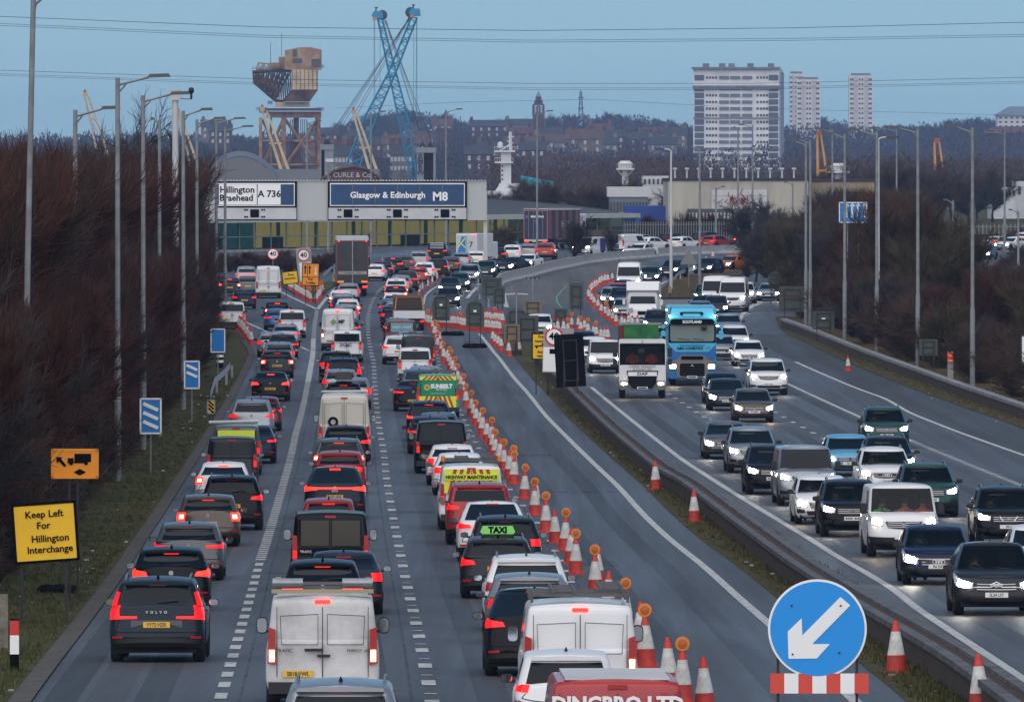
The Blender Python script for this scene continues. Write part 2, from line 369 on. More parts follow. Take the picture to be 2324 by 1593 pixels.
for i in range(26):
    Y = rp.uniform(165, 560); f = rp.choice([shift(wR, -3.4), shift(lAB, -3.6), shift(lAB, .2), shift(wL, .3), shift(wL, 4), shift(lBC, .2)]); a = f(Y); w_ = rp.uniform(.8, 3.3); l_ = rp.choice([.06, .08, rp.uniform(.8, 5)])
    strip(wt, shift(f, 0), shift(f, w_), Y, Y+l_, .014)
struct(build('tar_joints', wt, wear('fresh_tar', (.024,.025,.028), 3, .3, .9, (1, .3, 1))))
# ---- tufts of rough grass on the verges and the reservation
def tufts(name, n, gen, m, seed):
    r = random.Random(seed); mb = MB()
    for i in range(n):
        X, Y, z = gen(r); h = r.uniform(.05, .15)
        for k in range(5):
            a = r.uniform(0, 6.28); dx, dy = math.cos(a)*.014, math.sin(a)*.014; lx, ly = r.uniform(-.06, .06), r.uniform(-.06, .06); X += r.uniform(-.08,.08); Y += r.uniform(-.2,.2)
            mb.poly([(X-dx, Y-dy, z), (X+dx, Y+dy, z), (X+lx, Y+ly, z+h)])
    tag(build(name, mb, m), kind='stuff')
def g_v(r): Y = 165+360*r.random()**1.4; return (eL(Y)-.6-r.random()**1.3*4.5, Y, gz(Y))
def g_m(r): Y = 160+330*r.random()**1.4; a, b = wR(Y)+1.1, wL(Y)-.9; return (a+(b-a)*r.random(), Y, gz(Y)+.02)
def g_r(r): Y = 190+400*r.random(); return (eR(Y)+r.uniform(.1, 6), Y, gz(Y)+.03)
M_t1 = mat('grass_blades_green', (.035,.055,.014), .9, col2=(.075,.08,.03), vscale=.7, spec=.2); M_t2 = mat('grass_blades_straw', (.09,.065,.03), .9, col2=(.16,.12,.06), vscale=.9, spec=.2)
tufts('verge_grass', 6500, g_v, M_t1, 1); tufts('verge_straw', 1800, g_v, M_t2, 2); tufts('reservation_grass', 3800, g_m, M_t1, 3); tufts('reservation_straw', 2200, g_m, M_t2, 4); tufts('bank_straw', 5200, g_r, M_t2, 5); tufts('bank_grass', 2000, g_r, M_t1, 6)
# ---- fallen leaves, litter (small bits of rubbish on the verges)
lt = MB()
rl = random.Random(3)
for i in range(130):
    Y = rl.uniform(165, 520); side = rl.random()
    if side < .5: X = rl.uniform(wR(Y)+1, wL(Y)-1)
    elif side < .75: X = eR(Y)+rl.uniform(-.8, 1.5)
    else: X = eL(Y)-rl.uniform(.2, 2.5)
    s = rl.uniform(.02, .08); a = rl.uniform(0, 3)
    lt.box(X, Y, gz(Y)+.06+s*.2, s*1.6, s, s*.5, Matrix.Rotation(a, 3, 'Z'))
tag(build('litter', lt, mat('litter', (.45,.46,.47), .6, var=.6, vscale=.4)), kind='stuff')

# ---- safety barriers
def rail_wall(name, label, fn, Y0, Y1, prof, m, cat='barrier', mats=None, face=None):
    mb = MB(); ys = ysamples(Y0, Y1); prev = None
    for Y in ys:
        row = [(fn(Y)+px, Y, gz(Y)+pz) for px, pz in prof]
        if prev:
            for i in range(len(prof)):
                j = (i+1) % len(prof); mb.quad(prev[i], prev[j], row[j], row[i]); mb.m[-1] = (face[i] if face else 0)
        else: mb.poly(reversed(row))
        prev = row
    mb.poly(prev)
    return tag(build(name, mb, m), label, cat)
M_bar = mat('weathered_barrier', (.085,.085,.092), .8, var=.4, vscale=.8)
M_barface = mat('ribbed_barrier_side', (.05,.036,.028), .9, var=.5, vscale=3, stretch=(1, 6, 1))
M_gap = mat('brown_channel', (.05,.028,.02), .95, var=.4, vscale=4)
bar = smooth_fn(img_curve([(1180,780),(1245,860), K2(1175,25), K2(1330,165), K2(1480,295), K7(0,870), K7(200,1035), K7(400,1195), K7(560,1325), K4d(1200,590), K4d(1500,780), K4d(1700,910), K4d(1900,1060)]), 8)
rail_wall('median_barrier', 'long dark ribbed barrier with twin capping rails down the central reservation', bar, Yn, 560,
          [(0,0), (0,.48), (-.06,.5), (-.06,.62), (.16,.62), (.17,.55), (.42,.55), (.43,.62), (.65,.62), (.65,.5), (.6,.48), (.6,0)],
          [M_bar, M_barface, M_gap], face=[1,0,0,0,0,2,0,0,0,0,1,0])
barR = smooth_fn(img_curve([K4b(440,925), K4b(640,1000), K4b(1000,1150), K4b(1400,1300), K4b(1800,1450), K4b(2230,1600), K4b(2800,1800)]), 6)
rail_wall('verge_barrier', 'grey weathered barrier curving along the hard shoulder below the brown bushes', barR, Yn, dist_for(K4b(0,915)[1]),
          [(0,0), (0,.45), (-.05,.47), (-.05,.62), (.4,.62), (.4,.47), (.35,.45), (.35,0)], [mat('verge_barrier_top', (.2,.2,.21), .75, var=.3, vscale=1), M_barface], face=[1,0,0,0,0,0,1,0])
# concrete temporary barrier made of separate blocks
bp = [P(*K3(x, y)) for x, y in [(20,735),(60,705),(130,680),(300,645),(500,590),(700,550),(840,522),(1100,493),(1300,480),(1500,462),(1700,448),(2000,438),(2250,432),(2600,428),(3200,425),(4000,422),(4700,420)]]
cb = thing('concrete_barrier', 'long curved pale concrete barrier wall between the two streams at the junction', 'barrier', bp[0])
pts = []; L = 0
for a, b in zip(bp, bp[1:]):
    n = max(1, int(math.hypot(b[0]-a[0], b[1]-a[1])/3)); pts += [(a[0]+(b[0]-a[0])*i/n, a[1]+(b[1]-a[1])*i/n) for i in range(n)]
jb = None
for a, b in list(zip(pts, pts[1:]))[:96]:
    l = math.hypot(b[0]-a[0], b[1]-a[1])-.04
    if jb is None:
        m = MB(); m.prism([(-.3,0), (-.3,.12), (-.14,.3), (-.1,.9), (.1,.9), (.14,.3), (.3,.12), (.3,0)], -.5, .5); jb = m.mesh('barrier_block', mat('pale_concrete', (.36,.37,.38), .85, var=.2, vscale=1.5, bump=.2))
        m = MB(); [m.box(-.32, -.5+t, .05, .06, .12, .09) for t in (.1,.3,.5,.7,.9)]; js = m.mesh('drain_slot', mat('slot_black', (.01,.01,.01), .9))
    ang = math.atan2(b[1]-a[1], b[0]-a[0])-math.pi/2; c = ((a[0]+b[0])/2, (a[1]+b[1])/2)
    o = link('barrier_block', jb, cb, (c[0]-bp[0][0], c[1]-bp[0][1], gz(c[1])-bp[0][2]), (0, 0, ang), (1, l, 1))
# galvanised rails
M_galv = mat('galvanised_steel', (.28,.3,.32), .45, metal=.6, var=.15)
def guard_rail(label, pix, h=.65):
    p = [P(x, y) for x, y in pix]; t = thing('guard_rail', label, 'guard rail', p[0])
    m = MB()
    q = [(a[0]-p[0][0], a[1]-p[0][1], a[2]-p[0][2]+h*f) for a, f in zip(p, [.35]+[1]*(len(p)-1))]
    for i in range(len(q)-1):
        for z0, z1 in ((-.16,-.06), (-.05,.05), (.06,.16)):
            m.quad((q[i][0],q[i][1],q[i][2]+z0), (q[i+1][0],q[i+1][1],q[i+1][2]+z0), (q[i+1][0]-.03,q[i+1][1],q[i+1][2]+z1), (q[i][0]-.03,q[i][1],q[i][2]+z1))
    build('beam', m, M_galv, t)
    for a in q[1:]: build('post', MB().box(a[0]+.08, a[1], a[2]-h/2-.05, .12, .12, h+.1), M_galv, t)
guard_rail('short galvanised guard rail end beside the yellow and black hazard plate', [K5b(75,520), K5b(130,440), K5b(250,330), K5b(320,240)])
guard_rail('galvanised guard rail on the exit island beside the tall curtain lorry', [K1b(1475,490), K1b(1600,430), K1b(1700,385), K1b(1900,330), K1b(2200,290), K1b(2600,240)])
guard_rail('grey guard rail winding round the sign backs at the head of the reservation', [K2b(1640,1040), K2b(1500,960), K2b(1390,860), K2b(1370,760), K2b(1375,690)])
guard_rail('dark guard rail along the top of the grass island behind the orange car', [K3(1560,720), K3(1640,670), K3(1800,620), K3(1950,590), K3(2276,540)])
# ------------------------------------------------------------------ bare winter trees and thickets
def bark(name, c, v=.4): return mat(name, c, .95, var=v, vscale=.6, spec=.1)
M_bark = bark('dark_bark', (.022,.018,.016)); M_twred = bark('russet_twigs', (.062,.027,.020)); M_twbr = bark('brown_twigs', (.066,.044,.032))
M_twgr = bark('grey_twigs', (.050,.045,.046)); M_twol = bark('olive_twigs', (.07,.057,.034))
def rand_dir(r, d, spread):
    u = Vector((r.gauss(0,1), r.gauss(0,1), r.gauss(0,1))); u = u-d*u.dot(d)
    return (d+u.normalized()*math.tan(spread)).normalized() if u.length > 0 else d
def seg(mb, a, b, r0, r1, n=3):
    d = (b-a); L = d.length
    if L < 1e-5: return
    d = d/L; u = d.cross(Vector((0,0,1)))
    if u.length < .05: u = Vector((1,0,0))
    u.normalize(); w = d.cross(u); k = len(mb.v)
    for p, rr in ((a, r0), (b, r1)):
        for j in range(n):
            an = 2*math.pi*j/n; q = p+(u*math.cos(an)+w*math.sin(an))*rr; mb.v.append((q.x, q.y, q.z))
    for j in range(n):
        j2 = (j+1) % n; mb.f.append((k+j, k+j2, k+n+j2, k+n+j)); mb.m.append(0)
def tree_meshes(seed, h, spread, trunks=1, levels=4, kids=5, tw=.012, up=.5, bare=.25, width=1.0, ntw=9, mats=(None, None), name='tree'):
    r = random.Random(seed); T = MB(); C = MB()
    def grow(p, d, L, rad, lev, mb):
        n = 3 if lev > 1 else 4; q = p; dd = d
        for i in range(n):
            dd = (dd+Vector((r.gauss(0,.13), r.gauss(0,.13), r.gauss(0,.1)+.05*up))).normalized(); q2 = q+dd*(L/n)
            r0 = rad*(1-i/n*.55); r1 = rad*(1-(i+1)/n*.55)
            seg(T if lev <= 1 else C, q, q2, r0, r1, 6 if lev == 0 else (4 if lev == 1 else 3))
            if lev < levels and (lev > 0 or (i+1)/n > bare):
                for k in range(kids if lev < levels-1 else ntw):
                    t = r.random(); pp = q.lerp(q2, t)
                    nd = rand_dir(r, dd, spread*r.uniform(.7, 1.25)); nd = Vector((nd.x*width, nd.y*width, nd.z+up*.3)).normalized()
                    if lev+1 >= levels:
                        LL = L*r.uniform(.35, .7)*.8; mid = pp+nd*LL*.5; nd2 = rand_dir(r, nd, .35); seg(C, pp, mid, tw, tw*.8, 3); seg(C, mid, mid+nd2*LL*.6, tw*.8, tw*.45, 3)
                    else: grow(pp, nd, L*r.uniform(.42, .68), max(tw, rad*.42), lev+1, C)
            q = q2
    for t in range(trunks):
        a = 2*math.pi*t/max(1, trunks)+r.random(); lean = 0 if trunks == 1 else r.uniform(.12, .42)
        d = Vector((math.cos(a)*lean, math.sin(a)*lean, 1)).normalized()
        grow(Vector((math.cos(a)*.15*(trunks > 1), math.sin(a)*.15*(trunks > 1), -.2)), d, h*r.uniform(.5, .66)/(1 if trunks == 1 else .95), .018*h/(1 if trunks == 1 else 1.7), 0, T)
    hz = max(v[2] for v in C.v); k = h/hz
    for mb in (T, C): mb.v = [(x*k, y*k, z*k) for x, y, z in mb.v]
    return T.mesh('trunk', mats[0]), C.mesh('crown', mats[1])
TR = {}
def tree_kind(k):
    if k in TR: return TR[k]
    if k[0] == 'thicket': m = [tree_meshes(100+i, 10, .55, trunks=5, levels=3, kids=3, tw=.017, up=.9, bare=.15, ntw=11, mats=(M_bark, k[1])) for i in range(3)]
    elif k[0] == 'bush': m = [tree_meshes(200+i, 4, .7, trunks=7, levels=2, kids=3, tw=.015, up=.6, bare=.0, ntw=9, mats=(k[1], k[1])) for i in range(3)]
    elif k[0] == 'tree': m = [tree_meshes(300+i, 10, .75, trunks=1, levels=3, kids=4, tw=.02, up=.35, bare=.3, ntw=8, mats=(M_bark, k[1])) for i in range(3)]
    TR[k] = m; return m
def plant_tree(kind, name, label, cat, X, Y, h, rz, i, group=None, wide=1.0, z=None):
    base = {'thicket': 10, 'bush': 4, 'tree': 10}[kind[0]]; m = tree_kind(kind)[i % 3]
    t = thing(name, label, cat, (X, Y, gz(Y) if z is None else z), rz, group); s = h/base; t.scale = (s*wide, s*wide, s)
    link('trunk', m[0], t); link('crown', m[1], t); return t
r3 = random.Random(21)
# left bank: russet thicket trees in three rows from the camera towards the junction
rows = []
Y = 204
while Y < 760:
    for k, off in enumerate((4.6, 8.0, 11.5)):
        if k == 0 and Y < 226: continue
        if k == 2 and Y < 226: continue
        rows.append((Y+r3.uniform(-2, 2)+k*2.2, off+r3.uniform(-.7, .7), k))
    Y += 6.5 if Y < 420 else 9.5
for i, (Y, off, k) in enumerate(rows):
    X = eL(min(Y, 560))-off
    if Y > 500: X = min(X, -(CX-415+r3.uniform(0,50))*Y/F - (off-5)*.6)
    top = 300+r3.uniform(-14, 34)+(40 if k == 0 else 0)+(25 if Y > 480 else 0)
    h = H(Y)+(HY-top)*Y/F
    h = max(3.5, min(13.5, h*(.66 if k == 0 else 1.0)))
    m3 = (M_twred, M_twbr, M_twred, M_twgr, M_twred)[i*7 % 5]
    plant_tree(('thicket', m3), 'thicket_tree', 'bare %s thicket tree, %s along the %s row beside the slip lane' % ({M_twred: 'russet', M_twbr: 'brown', M_twgr: 'grey'}[m3], ordn(sum(1 for q in rows[:i] if q[2] == k)), ['front','middle','rear'][k]), 'tree', X, Y, h, r3.uniform(0, 6.3), i, 'thicket trees on the bank beside the slip lane', wide=.85)
for i in range(64):
    Y = 216+i*6.2; X = eL(Y)-2.9-r3.uniform(0, .9)
    if 1: plant_tree(('bush', (M_twbr, M_twred, M_twgr)[i % 3]), 'bare_shrub', '%s shrub, %s along the edge of the slip lane verge' % (['brown','russet','grey'][i % 3], ordn(i)), 'shrub', X, Y, r3.uniform(2.0, 3.8)*(1 if Y > 232 else .6), r3.uniform(0, 6), i, 'shrubs along the slip lane verge', wide=.9)
for i, (px, yt, Y, wd) in enumerate([(-10,185,330,.8),(285,190,640,.62),(350,245,660,.6),(100,268,420,.7),(205,262,600,.6)]):
    if i in (0, 3): continue
    plant_tree(('tree', M_twgr), 'bare_tree', 'tall bare tree rising above the thicket %s' % ['at the frame edge left of the tallest lamp','behind the long-armed lamp column','beside the camera mast','between the first two lamp columns','close to the sunken lamp column'][i], 'tree', (px-CX)*Y/F, Y, H(Y)+(HY-yt)*Y/F, i*1.3, i, wide=wd)
# right-hand scrub between the verge barrier and the far road
n = 0
for i in range(190):
    px = r3.uniform(1690, 2420); u = r3.random()
    edge = curve_fn([(705,1690),(730,1760),(760,1850),(800,1960),(840,2080),(885,2220),(930,2330),(990,2460)]) 
    ymax = curve_fn([(690,1690),(712,1760),(735,1850),(775,1960),(818,2080),(866,2220),(915,2330),(975,2460)][::1]) if False else None
    yb_ = 690+(px-1690)*.36 if px > 1780 else 640
    yb = yb_-8-(yb_-560)*u**1.2
    Y = dist_for(yb)
    if px < 1790 and yb > 655: continue
    top = r3.uniform(-15, 45)+(520 if px < 1790 else 470 if px < 1890 else 425 if px < 2060 else 465 if px < 2140 else 580)
    h = min(9.5, max(2.2, H(Y)+(HY-top)*Y/F)*(1 if u > .25 else .5))
    kd = 'bush' if h < 4.5 else 'thicket'; m3 = (M_twbr, M_twgr, M_twred, M_twol, M_twbr)[i % 5]
    nm = {M_twred: 'russet', M_twbr: 'brown', M_twgr: 'grey', M_twol: 'olive'}[m3]
    plant_tree((kd, m3), 'bare_shrub' if kd == 'bush' else 'thicket_tree', '%s %s in the scrub behind the verge barrier, %s counted' % (nm, 'bush' if kd == 'bush' else 'thicket tree', ordn(n)), 'shrub' if kd == 'bush' else 'tree', (px-CX)*Y/F, Y, h, r3.uniform(0, 6.3), i, 'scrub behind the verge barrier', wide=1.1); n += 1
for i, (px, yb, yt, m3) in enumerate([(1300,600,480,M_twgr),(1745,655,470,M_twgr),(1715,640,500,M_twbr),(1790,660,480,M_twgr),(795,615,520,M_twred),(770,605,535,M_twred),(1160,590,500,M_twol),(1130,588,505,M_twol),(1380,582,505,M_twgr),(1690,575,440,M_twgr),(1740,572,430,M_twgr)]):
    Y = dist_for(yb) if yb > 560 else 1100
    plant_tree(('tree', m3), 'bare_tree', 'bare tree %s' % ['with pale stem in front of the glazed building','with dark spreading crown at the island corner','at the end of the concrete barrier','close behind the spreading tree at the corner','with russet twigs right of the tall curtain lorry','with russet twigs left of the curtain lorry','with olive twigs under the gantry leg','with olive twigs before the yellow glazing','beside the blue wall and the glazed corner','standing against the white warehouse panels','standing against the pale warehouse, right of its neighbour'][i], 'tree', (px-CX)*Y/F, Y, H(Y)+(HY-yt)*Y/F, i*1.7, i, wide=1.2)
for i in range(34):
    px = 505+(i % 17)*16+r3.uniform(-5,5); Y = (885 if i < 17 else 915)+r3.uniform(-6,6)
    plant_tree(('bush', (M_twred, M_twbr)[i % 2]), 'bare_shrub', '%s shrub, %s in the hedge before the glazed building' % (['russet','brown'][i % 2], ordn(i)), 'shrub', (px-CX)*Y/F, Y, r3.uniform(1.0, 1.7), r3.uniform(0, 6), i, 'hedge before the glazed building', wide=1.3)
for i in range(44):
    px = 1440+i*13+r3.uniform(-4,4); Y = 1130+r3.uniform(-12,25)
    plant_tree(('bush', (M_twbr, M_twgr, M_twred)[i % 3]), 'bare_shrub', '%s shrub, %s along the foot of the concrete warehouse' % (['brown','grey','russet'][i % 3], ordn(i)), 'shrub', (px-CX)*Y/F, Y, r3.uniform(1.6, 3.4), r3.uniform(0, 6), i, 'shrubs at the foot of the warehouse')
for i in range(46):
    px = 1100+i*28+r3.uniform(-9,9); Y = 1420+r3.uniform(-60,160)
    if 1560 < px < 1860: Y = 1500
    plant_tree(('tree', (M_twgr, M_twbr)[i % 2]), 'bare_tree', '%s bare tree, %s in the belt behind the warehouses' % (['grey','brown'][i % 2], ordn(i)), 'tree', (px-CX)*Y/F, Y, (CZ-(405+r3.uniform(-25, 25)-HY)*Y/F)-2.7+(2.5 if px > 1850 else 0), r3.uniform(0, 6), i, 'belt of bare trees behind the warehouses', wide=1.2, z=2.7)
# ------------------------------------------------------------------ far landscape and buildings
K0 = crop(560,0,3.318); KL = crop(0,0,3.318); KM = crop(1100,180,3.318); K4a = crop(1580,120,2.834)
M_hill = mat('hill_ground', (.02,.019,.02), .95, col2=(.05,.038,.032), vscale=.012, spec=.1)
tops = curve_fn([(-300,330),(440,318),(600,322),(740,300),(850,262),(920,254),(1000,260),(1060,278),(1150,283),(1240,268),(1400,262),(1450,268),(1560,285),(1800,285),(1870,272),(1990,292),(2130,280),(2200,268),(2324,285),(2700,290)])
tops = curve_fn([(y, x) for x, y in [(-300,330),(440,318),(600,322),(740,300),(850,262),(920,254),(1000,260),(1060,278),(1150,283),(1240,268),(1400,262),(1450,268),(1560,285),(1800,285),(1870,272),(1990,292),(2130,280),(2200,268),(2324,285),(2700,290)]])
LY = [(2600, lambda x: 452), (3200, lambda x: 432), (3900, lambda x: 398), (4800, lambda x: 340+.25*(tops(x)-262)), (6000, lambda x: tops(x)+38), (7600, lambda x: tops(x)+52), (9000, lambda x: 420)]
def hill_z(px, Y):
    for (a, fa), (b, fb) in zip(LY, LY[1:]):
        if Y <= b:
            u = (Y-a)/(b-a); return (XZ(px, fa(px), a)[1])*(1-u)+XZ(px, fb(px), b)[1]*u
    return 3
hm = MB(); xs = list(range(-700, 3200, 60)); prev = None
for Y in [2600,2900,3200,3550,3900,4200,4500,4800,5200,5600,6000,6500,7600,9000]:
    row = [((x-CX)*Y/F, Y, hill_z(x, Y)) for x in xs]
    if prev:
        for i in range(len(xs)-1): hm.quad(prev[i], prev[i+1], row[i+1], row[i])
    prev = row
struct(build('hills', hm, M_hill, smooth=60))
# wooded slopes: uncountable bare crowns
def wood(name, n, gen, m, seed, size=1.1, c=42):
    r = np.random.RandomState(seed); V = []; Fc = []
    pts = [gen(r) for _ in range(n)]; k = 0
    allv = []
    for X, Y, z, h in pts:
        a = r.rand(c)*6.283; u = r.rand(c)**.5; zz = r.rand(c); rad = h*.36*np.sin(np.clip(zz*.8+.2, 0, 1)*np.pi*.93)**.6
        px = X+np.cos(a)*u*rad; py = Y+np.sin(a)*u*rad; pz = z+h*(.18+.82*zz)
        L = size*(h/10)*(.7+r.rand(c)); dx = (r.rand(c)-.5)*1.4; dz = .6+r.rand(c)*.6; w = .13*L
        p = np.stack([px, py, pz], 1)
        e1 = np.stack([dx*L, (r.rand(c)-.5)*L, dz*L], 1); e2 = np.stack([w*(1+r.rand(c)), np.zeros(c), -w*.3*np.ones(c)], 1)
        allv.append(np.stack([p-e2, p+e2, p+e1], 1).reshape(-1, 3))
    V = np.concatenate(allv); me = bpy.data.meshes.new(name)
    nt_ = len(V)//3; me.vertices.add(len(V)); me.vertices.foreach_set('co', V.ravel().astype(np.float32))
    me.loops.add(len(V)); me.loops.foreach_set('vertex_index', np.arange(len(V), dtype=np.int32))
    me.polygons.add(nt_); me.polygons.foreach_set('loop_start', np.arange(nt_, dtype=np.int32)*3); me.polygons.foreach_set('loop_total', np.full(nt_, 3, dtype=np.int32))
    me.materials.append(m); me.update(calc_edges=True); me.validate(); return tag(link(name, me), kind='stuff')
def g_hill(r):
    px = r.uniform(-150, 2480); Y = 3600+2900*r.rand()**.6; 
    return ((px-CX)*Y/F, Y, hill_z(px, Y)-1, r.uniform(8, 13))
M_far = mat('far_twigs', (.038,.031,.034), .95, var=.5, vscale=.02); M_far2 = mat('far_twigs_russet', (.055,.032,.028), .95, var=.5, vscale=.05)
wood('hillside_woodland', 2600, g_hill, M_far, 4)
wood('valley_woodland', 1300, lambda r: (lambda px, Y: ((px-CX)*Y/F, Y, hill_z(px, Y) if Y > 2600 else 2.7, r.uniform(6, 11)))(r.choice([r.uniform(1350,2450), r.uniform(1820,2450), r.uniform(1120,1560)]), r.uniform(1900, 3700)), M_far2, 5, .62, 70)
wood('hill_garden_trees', 1500, lambda r: (lambda px, Y: ((px-CX)*Y/F, Y, hill_z(px, Y)-1, r.uniform(6, 11)))(r.uniform(430, 1580), r.uniform(3300, 5000)), M_far, 8, .9, 50)
r4 = random.Random(5)
for i in range(64):
    px = [745+i*13.0, ][0] if i < 32 else 1150+(i-32)*38; px += r4.uniform(-6, 6); Y = 6000+r4.uniform(-200, 200)
    if 1560 < px < 1800: continue
    h = r4.uniform(10, 16); X = (px-CX)*Y/F
    plant_tree(('tree', M_twgr), 'skyline_tree', 'bare tree on the hill skyline, %s counting from the blue cranes to the tower flats' % ordn(i), 'tree', X, Y, h, r4.uniform(0, 6), i, 'bare trees on the hill skyline', wide=1.3, z=hill_z(px, Y))
def conifer(px, ytop, Y, h, i, label):
    m = PROTO.get('conifer')
    if m is None:
        r = random.Random(3); w = MB()
        for k in range(420):
            u = r.random(); a = r.uniform(0, 6.28); rr = (1-u)*2.4*r.uniform(.5, 1); z = 1+u*9.2
            x, y = math.cos(a)*rr, math.sin(a)*rr; w.poly([(x*.2, y*.2, z+.5), (x-y*.15, y+x*.15, z-.35), (x+y*.15, y-x*.15, z-.25)])
        PROTO['conifer'] = m = w.mesh('crown', mat('conifer_needles', (.012,.022,.016), .9, var=.4, vscale=1)); w = MB(); w.tube([(0,0,0),(0,0,9)], [.25,.04], 5); PROTO['ctrunk'] = w.mesh('trunk', M_bark)
    x, z = XZ(px, ytop, Y); t = thing('pine_tree', label, 'tree', (x, Y, z-h)); t.scale = (h/10,)*3
    link('crown', m, t); link('trunk', PROTO['ctrunk'], t)

for i, (px, yt, h, lb) in enumerate([(1477,288,14,'dark conifer among the houses beside the pale tower flats'),(2146,272,12,'dark pointed conifer, first of the pair right of the distant tower'),(2160,270,11,'dark pointed conifer close beside its taller twin on the skyline'),
    (2195,265,13,'tall spiky conifer on the ridge behind the lamp columns'),(2222,268,14,'broad pointed conifer on the ridge next to the hipped roof block'),(2240,280,10,'low dark conifer at the foot of the hipped roof block')]):
    conifer(px, yt, 4300 if i == 0 else 5600, h, i, lb)

def stripes(name, c1, c2, axis, freq, rough=.6, metal=0):
    if name in MATS: return MATS[name]
    m, t, b = new_mat(name); tc = t.nodes.new('ShaderNodeTexCoord'); wv = t.nodes.new('ShaderNodeTexWave'); wv.bands_direction = axis; wv.inputs['Scale'].default_value = freq
    t.links.new(tc.outputs['Object'], wv.inputs[0]); r = t.nodes.new('ShaderNodeValToRGB'); r.color_ramp.elements[0].color = (*c1, 1); r.color_ramp.elements[1].color = (*c2, 1)
    t.links.new(wv.outputs[0], r.inputs[0]); t.links.new(r.outputs[0], b.inputs['Base Color']); b.inputs['Roughness'].default_value = rough; b.inputs['Metallic'].default_value = metal
    bp = t.nodes.new('ShaderNodeBump'); bp.inputs['Strength'].default_value = .6; t.links.new(wv.outputs[0], bp.inputs['Height']); t.links.new(bp.outputs[0], b.inputs['Normal'])
    MATS[name] = m; return m
# ---- houses on the hillside
M_hw = [mat('sandstone_red', (.085,.042,.035), .9, var=.3, vscale=.3), mat('sandstone_tan', (.14,.11,.085), .9, var=.3, vscale=.3), mat('roughcast', (.18,.17,.17), .9, var=.2, vscale=.3), mat('brick_brown', (.07,.04,.035), .9, var=.3, vscale=.3)]
M_hr = [mat('slate_roof', (.03,.034,.045), .7, var=.3, vscale=.4), mat('red_tile_roof', (.085,.035,.03), .8, var=.3, vscale=.4), mat('brown_tile_roof', (.08,.05,.045), .8, var=.3, vscale=.4)]
M_win = mat('house_window', (.35,.38,.42), .2); M_windk = mat('window_dark', (.03,.035,.045), .15)
def house(i, px, yb, Y, w, h, wi, ri, gable=True, nwin=4, label=''):
    X, z = XZ(px, yb, Y); t = thing('terraced_house', label, 'house', (X, Y, z-2)); d = 9; h += 2
    key = ('hs', w, h, wi, ri, nwin)
    def bw(): m = MB(); m.box(0, 0, h/2, w, d, h); m.poly([(-w/2,-d/2,h),(-w/2,d/2,h),(-w/2,0,h+3)]); m.poly([(w/2,d/2,h),(w/2,-d/2,h),(w/2,0,h+3)]); return m.mesh('wall', M_hw[wi])
    def br():
        m = MB(); o = .4
        for sg in (1, -1): m.quad(*[(-w/2-o, sg*(d/2+o), h-.3), (w/2+o, sg*(d/2+o), h-.3), (w/2+o, 0, h+3.15), (-w/2-o, 0, h+3.15)][::sg])
        return m.mesh('roof', M_hr[ri])
    link('wall', cached(key+('w',), bw), t); rf = link('roof', cached(key+('r',), br), t)
    def bc(): m = MB(); m.box(0, 0, 1, 1.6, .9, 2.4); [m.tube([(q, 0, 2.1), (q, 0, 2.7)], .16, 5) for q in (-.5, 0, .5)]; return m.mesh('chimney', M_hw[wi])
    for q in (-w/2+1, w/2-1): link('chimney', cached(('ch', wi), bc), rf, (q, 0, h+2.2))
    def bwn(): m = MB(); m.box(0, 0, 0, 1.1, .1, 1.6); return m.mesh('window', M_win)
    for k in range(nwin):
        for f in range(2): link('window', cached('hwin', bwn), t, (-w/2+w*(k+.5)/nwin, -d/2-.06, h-1.6-3*f))
rh = random.Random(11); hi = 0
rowsH = [(1110,1335,313,4900,16,2,0,5),(870,1060,318,4900,13,1,0,3),(735,1000,338,4500,14,1,0,4),(1120,1560,332,4600,11,0,1,3),(1180,1560,345,4300,12,0,0,3),(1100,1400,360,4000,12,0,2,3),(860,1060,362,4000,12,3,0,3),(1380,1560,362,4100,10,2,0,3),(1120,1330,378,3700,13,0,0,3),(735,980,372,3800,14,1,2,4),(430,590,318,4600,10,1,0,3),(430,580,340,4300,12,3,0,3),(1000,1240,392,3500,12,0,2,3)]
for ri_, (xa, xb, yb, Y, w, wi, rf, nw) in enumerate(rowsH):
    px = xa; k = 0
    while px < xb:
        if rh.random() < .6:
            w2 = w*rh.choice([.8,1,1.25]); wi2 = wi if rh.random() < .7 else rh.randrange(4)
            house(hi, px, yb+rh.uniform(-3, 4), Y+rh.uniform(-60, 60), round(w2), rh.choice([6,7,8]), wi2, rf if rh.random() < .75 else rh.randrange(3), nwin=nw,
                  label='%s house with twin chimneys, %s along the %s row down the hillside' % (['red stone','tan stone','pale rendered','brown brick'][wi2], ordn(k), ordn(ri_))); hi += 1; k += 1
        px += w*F/Y*1.15
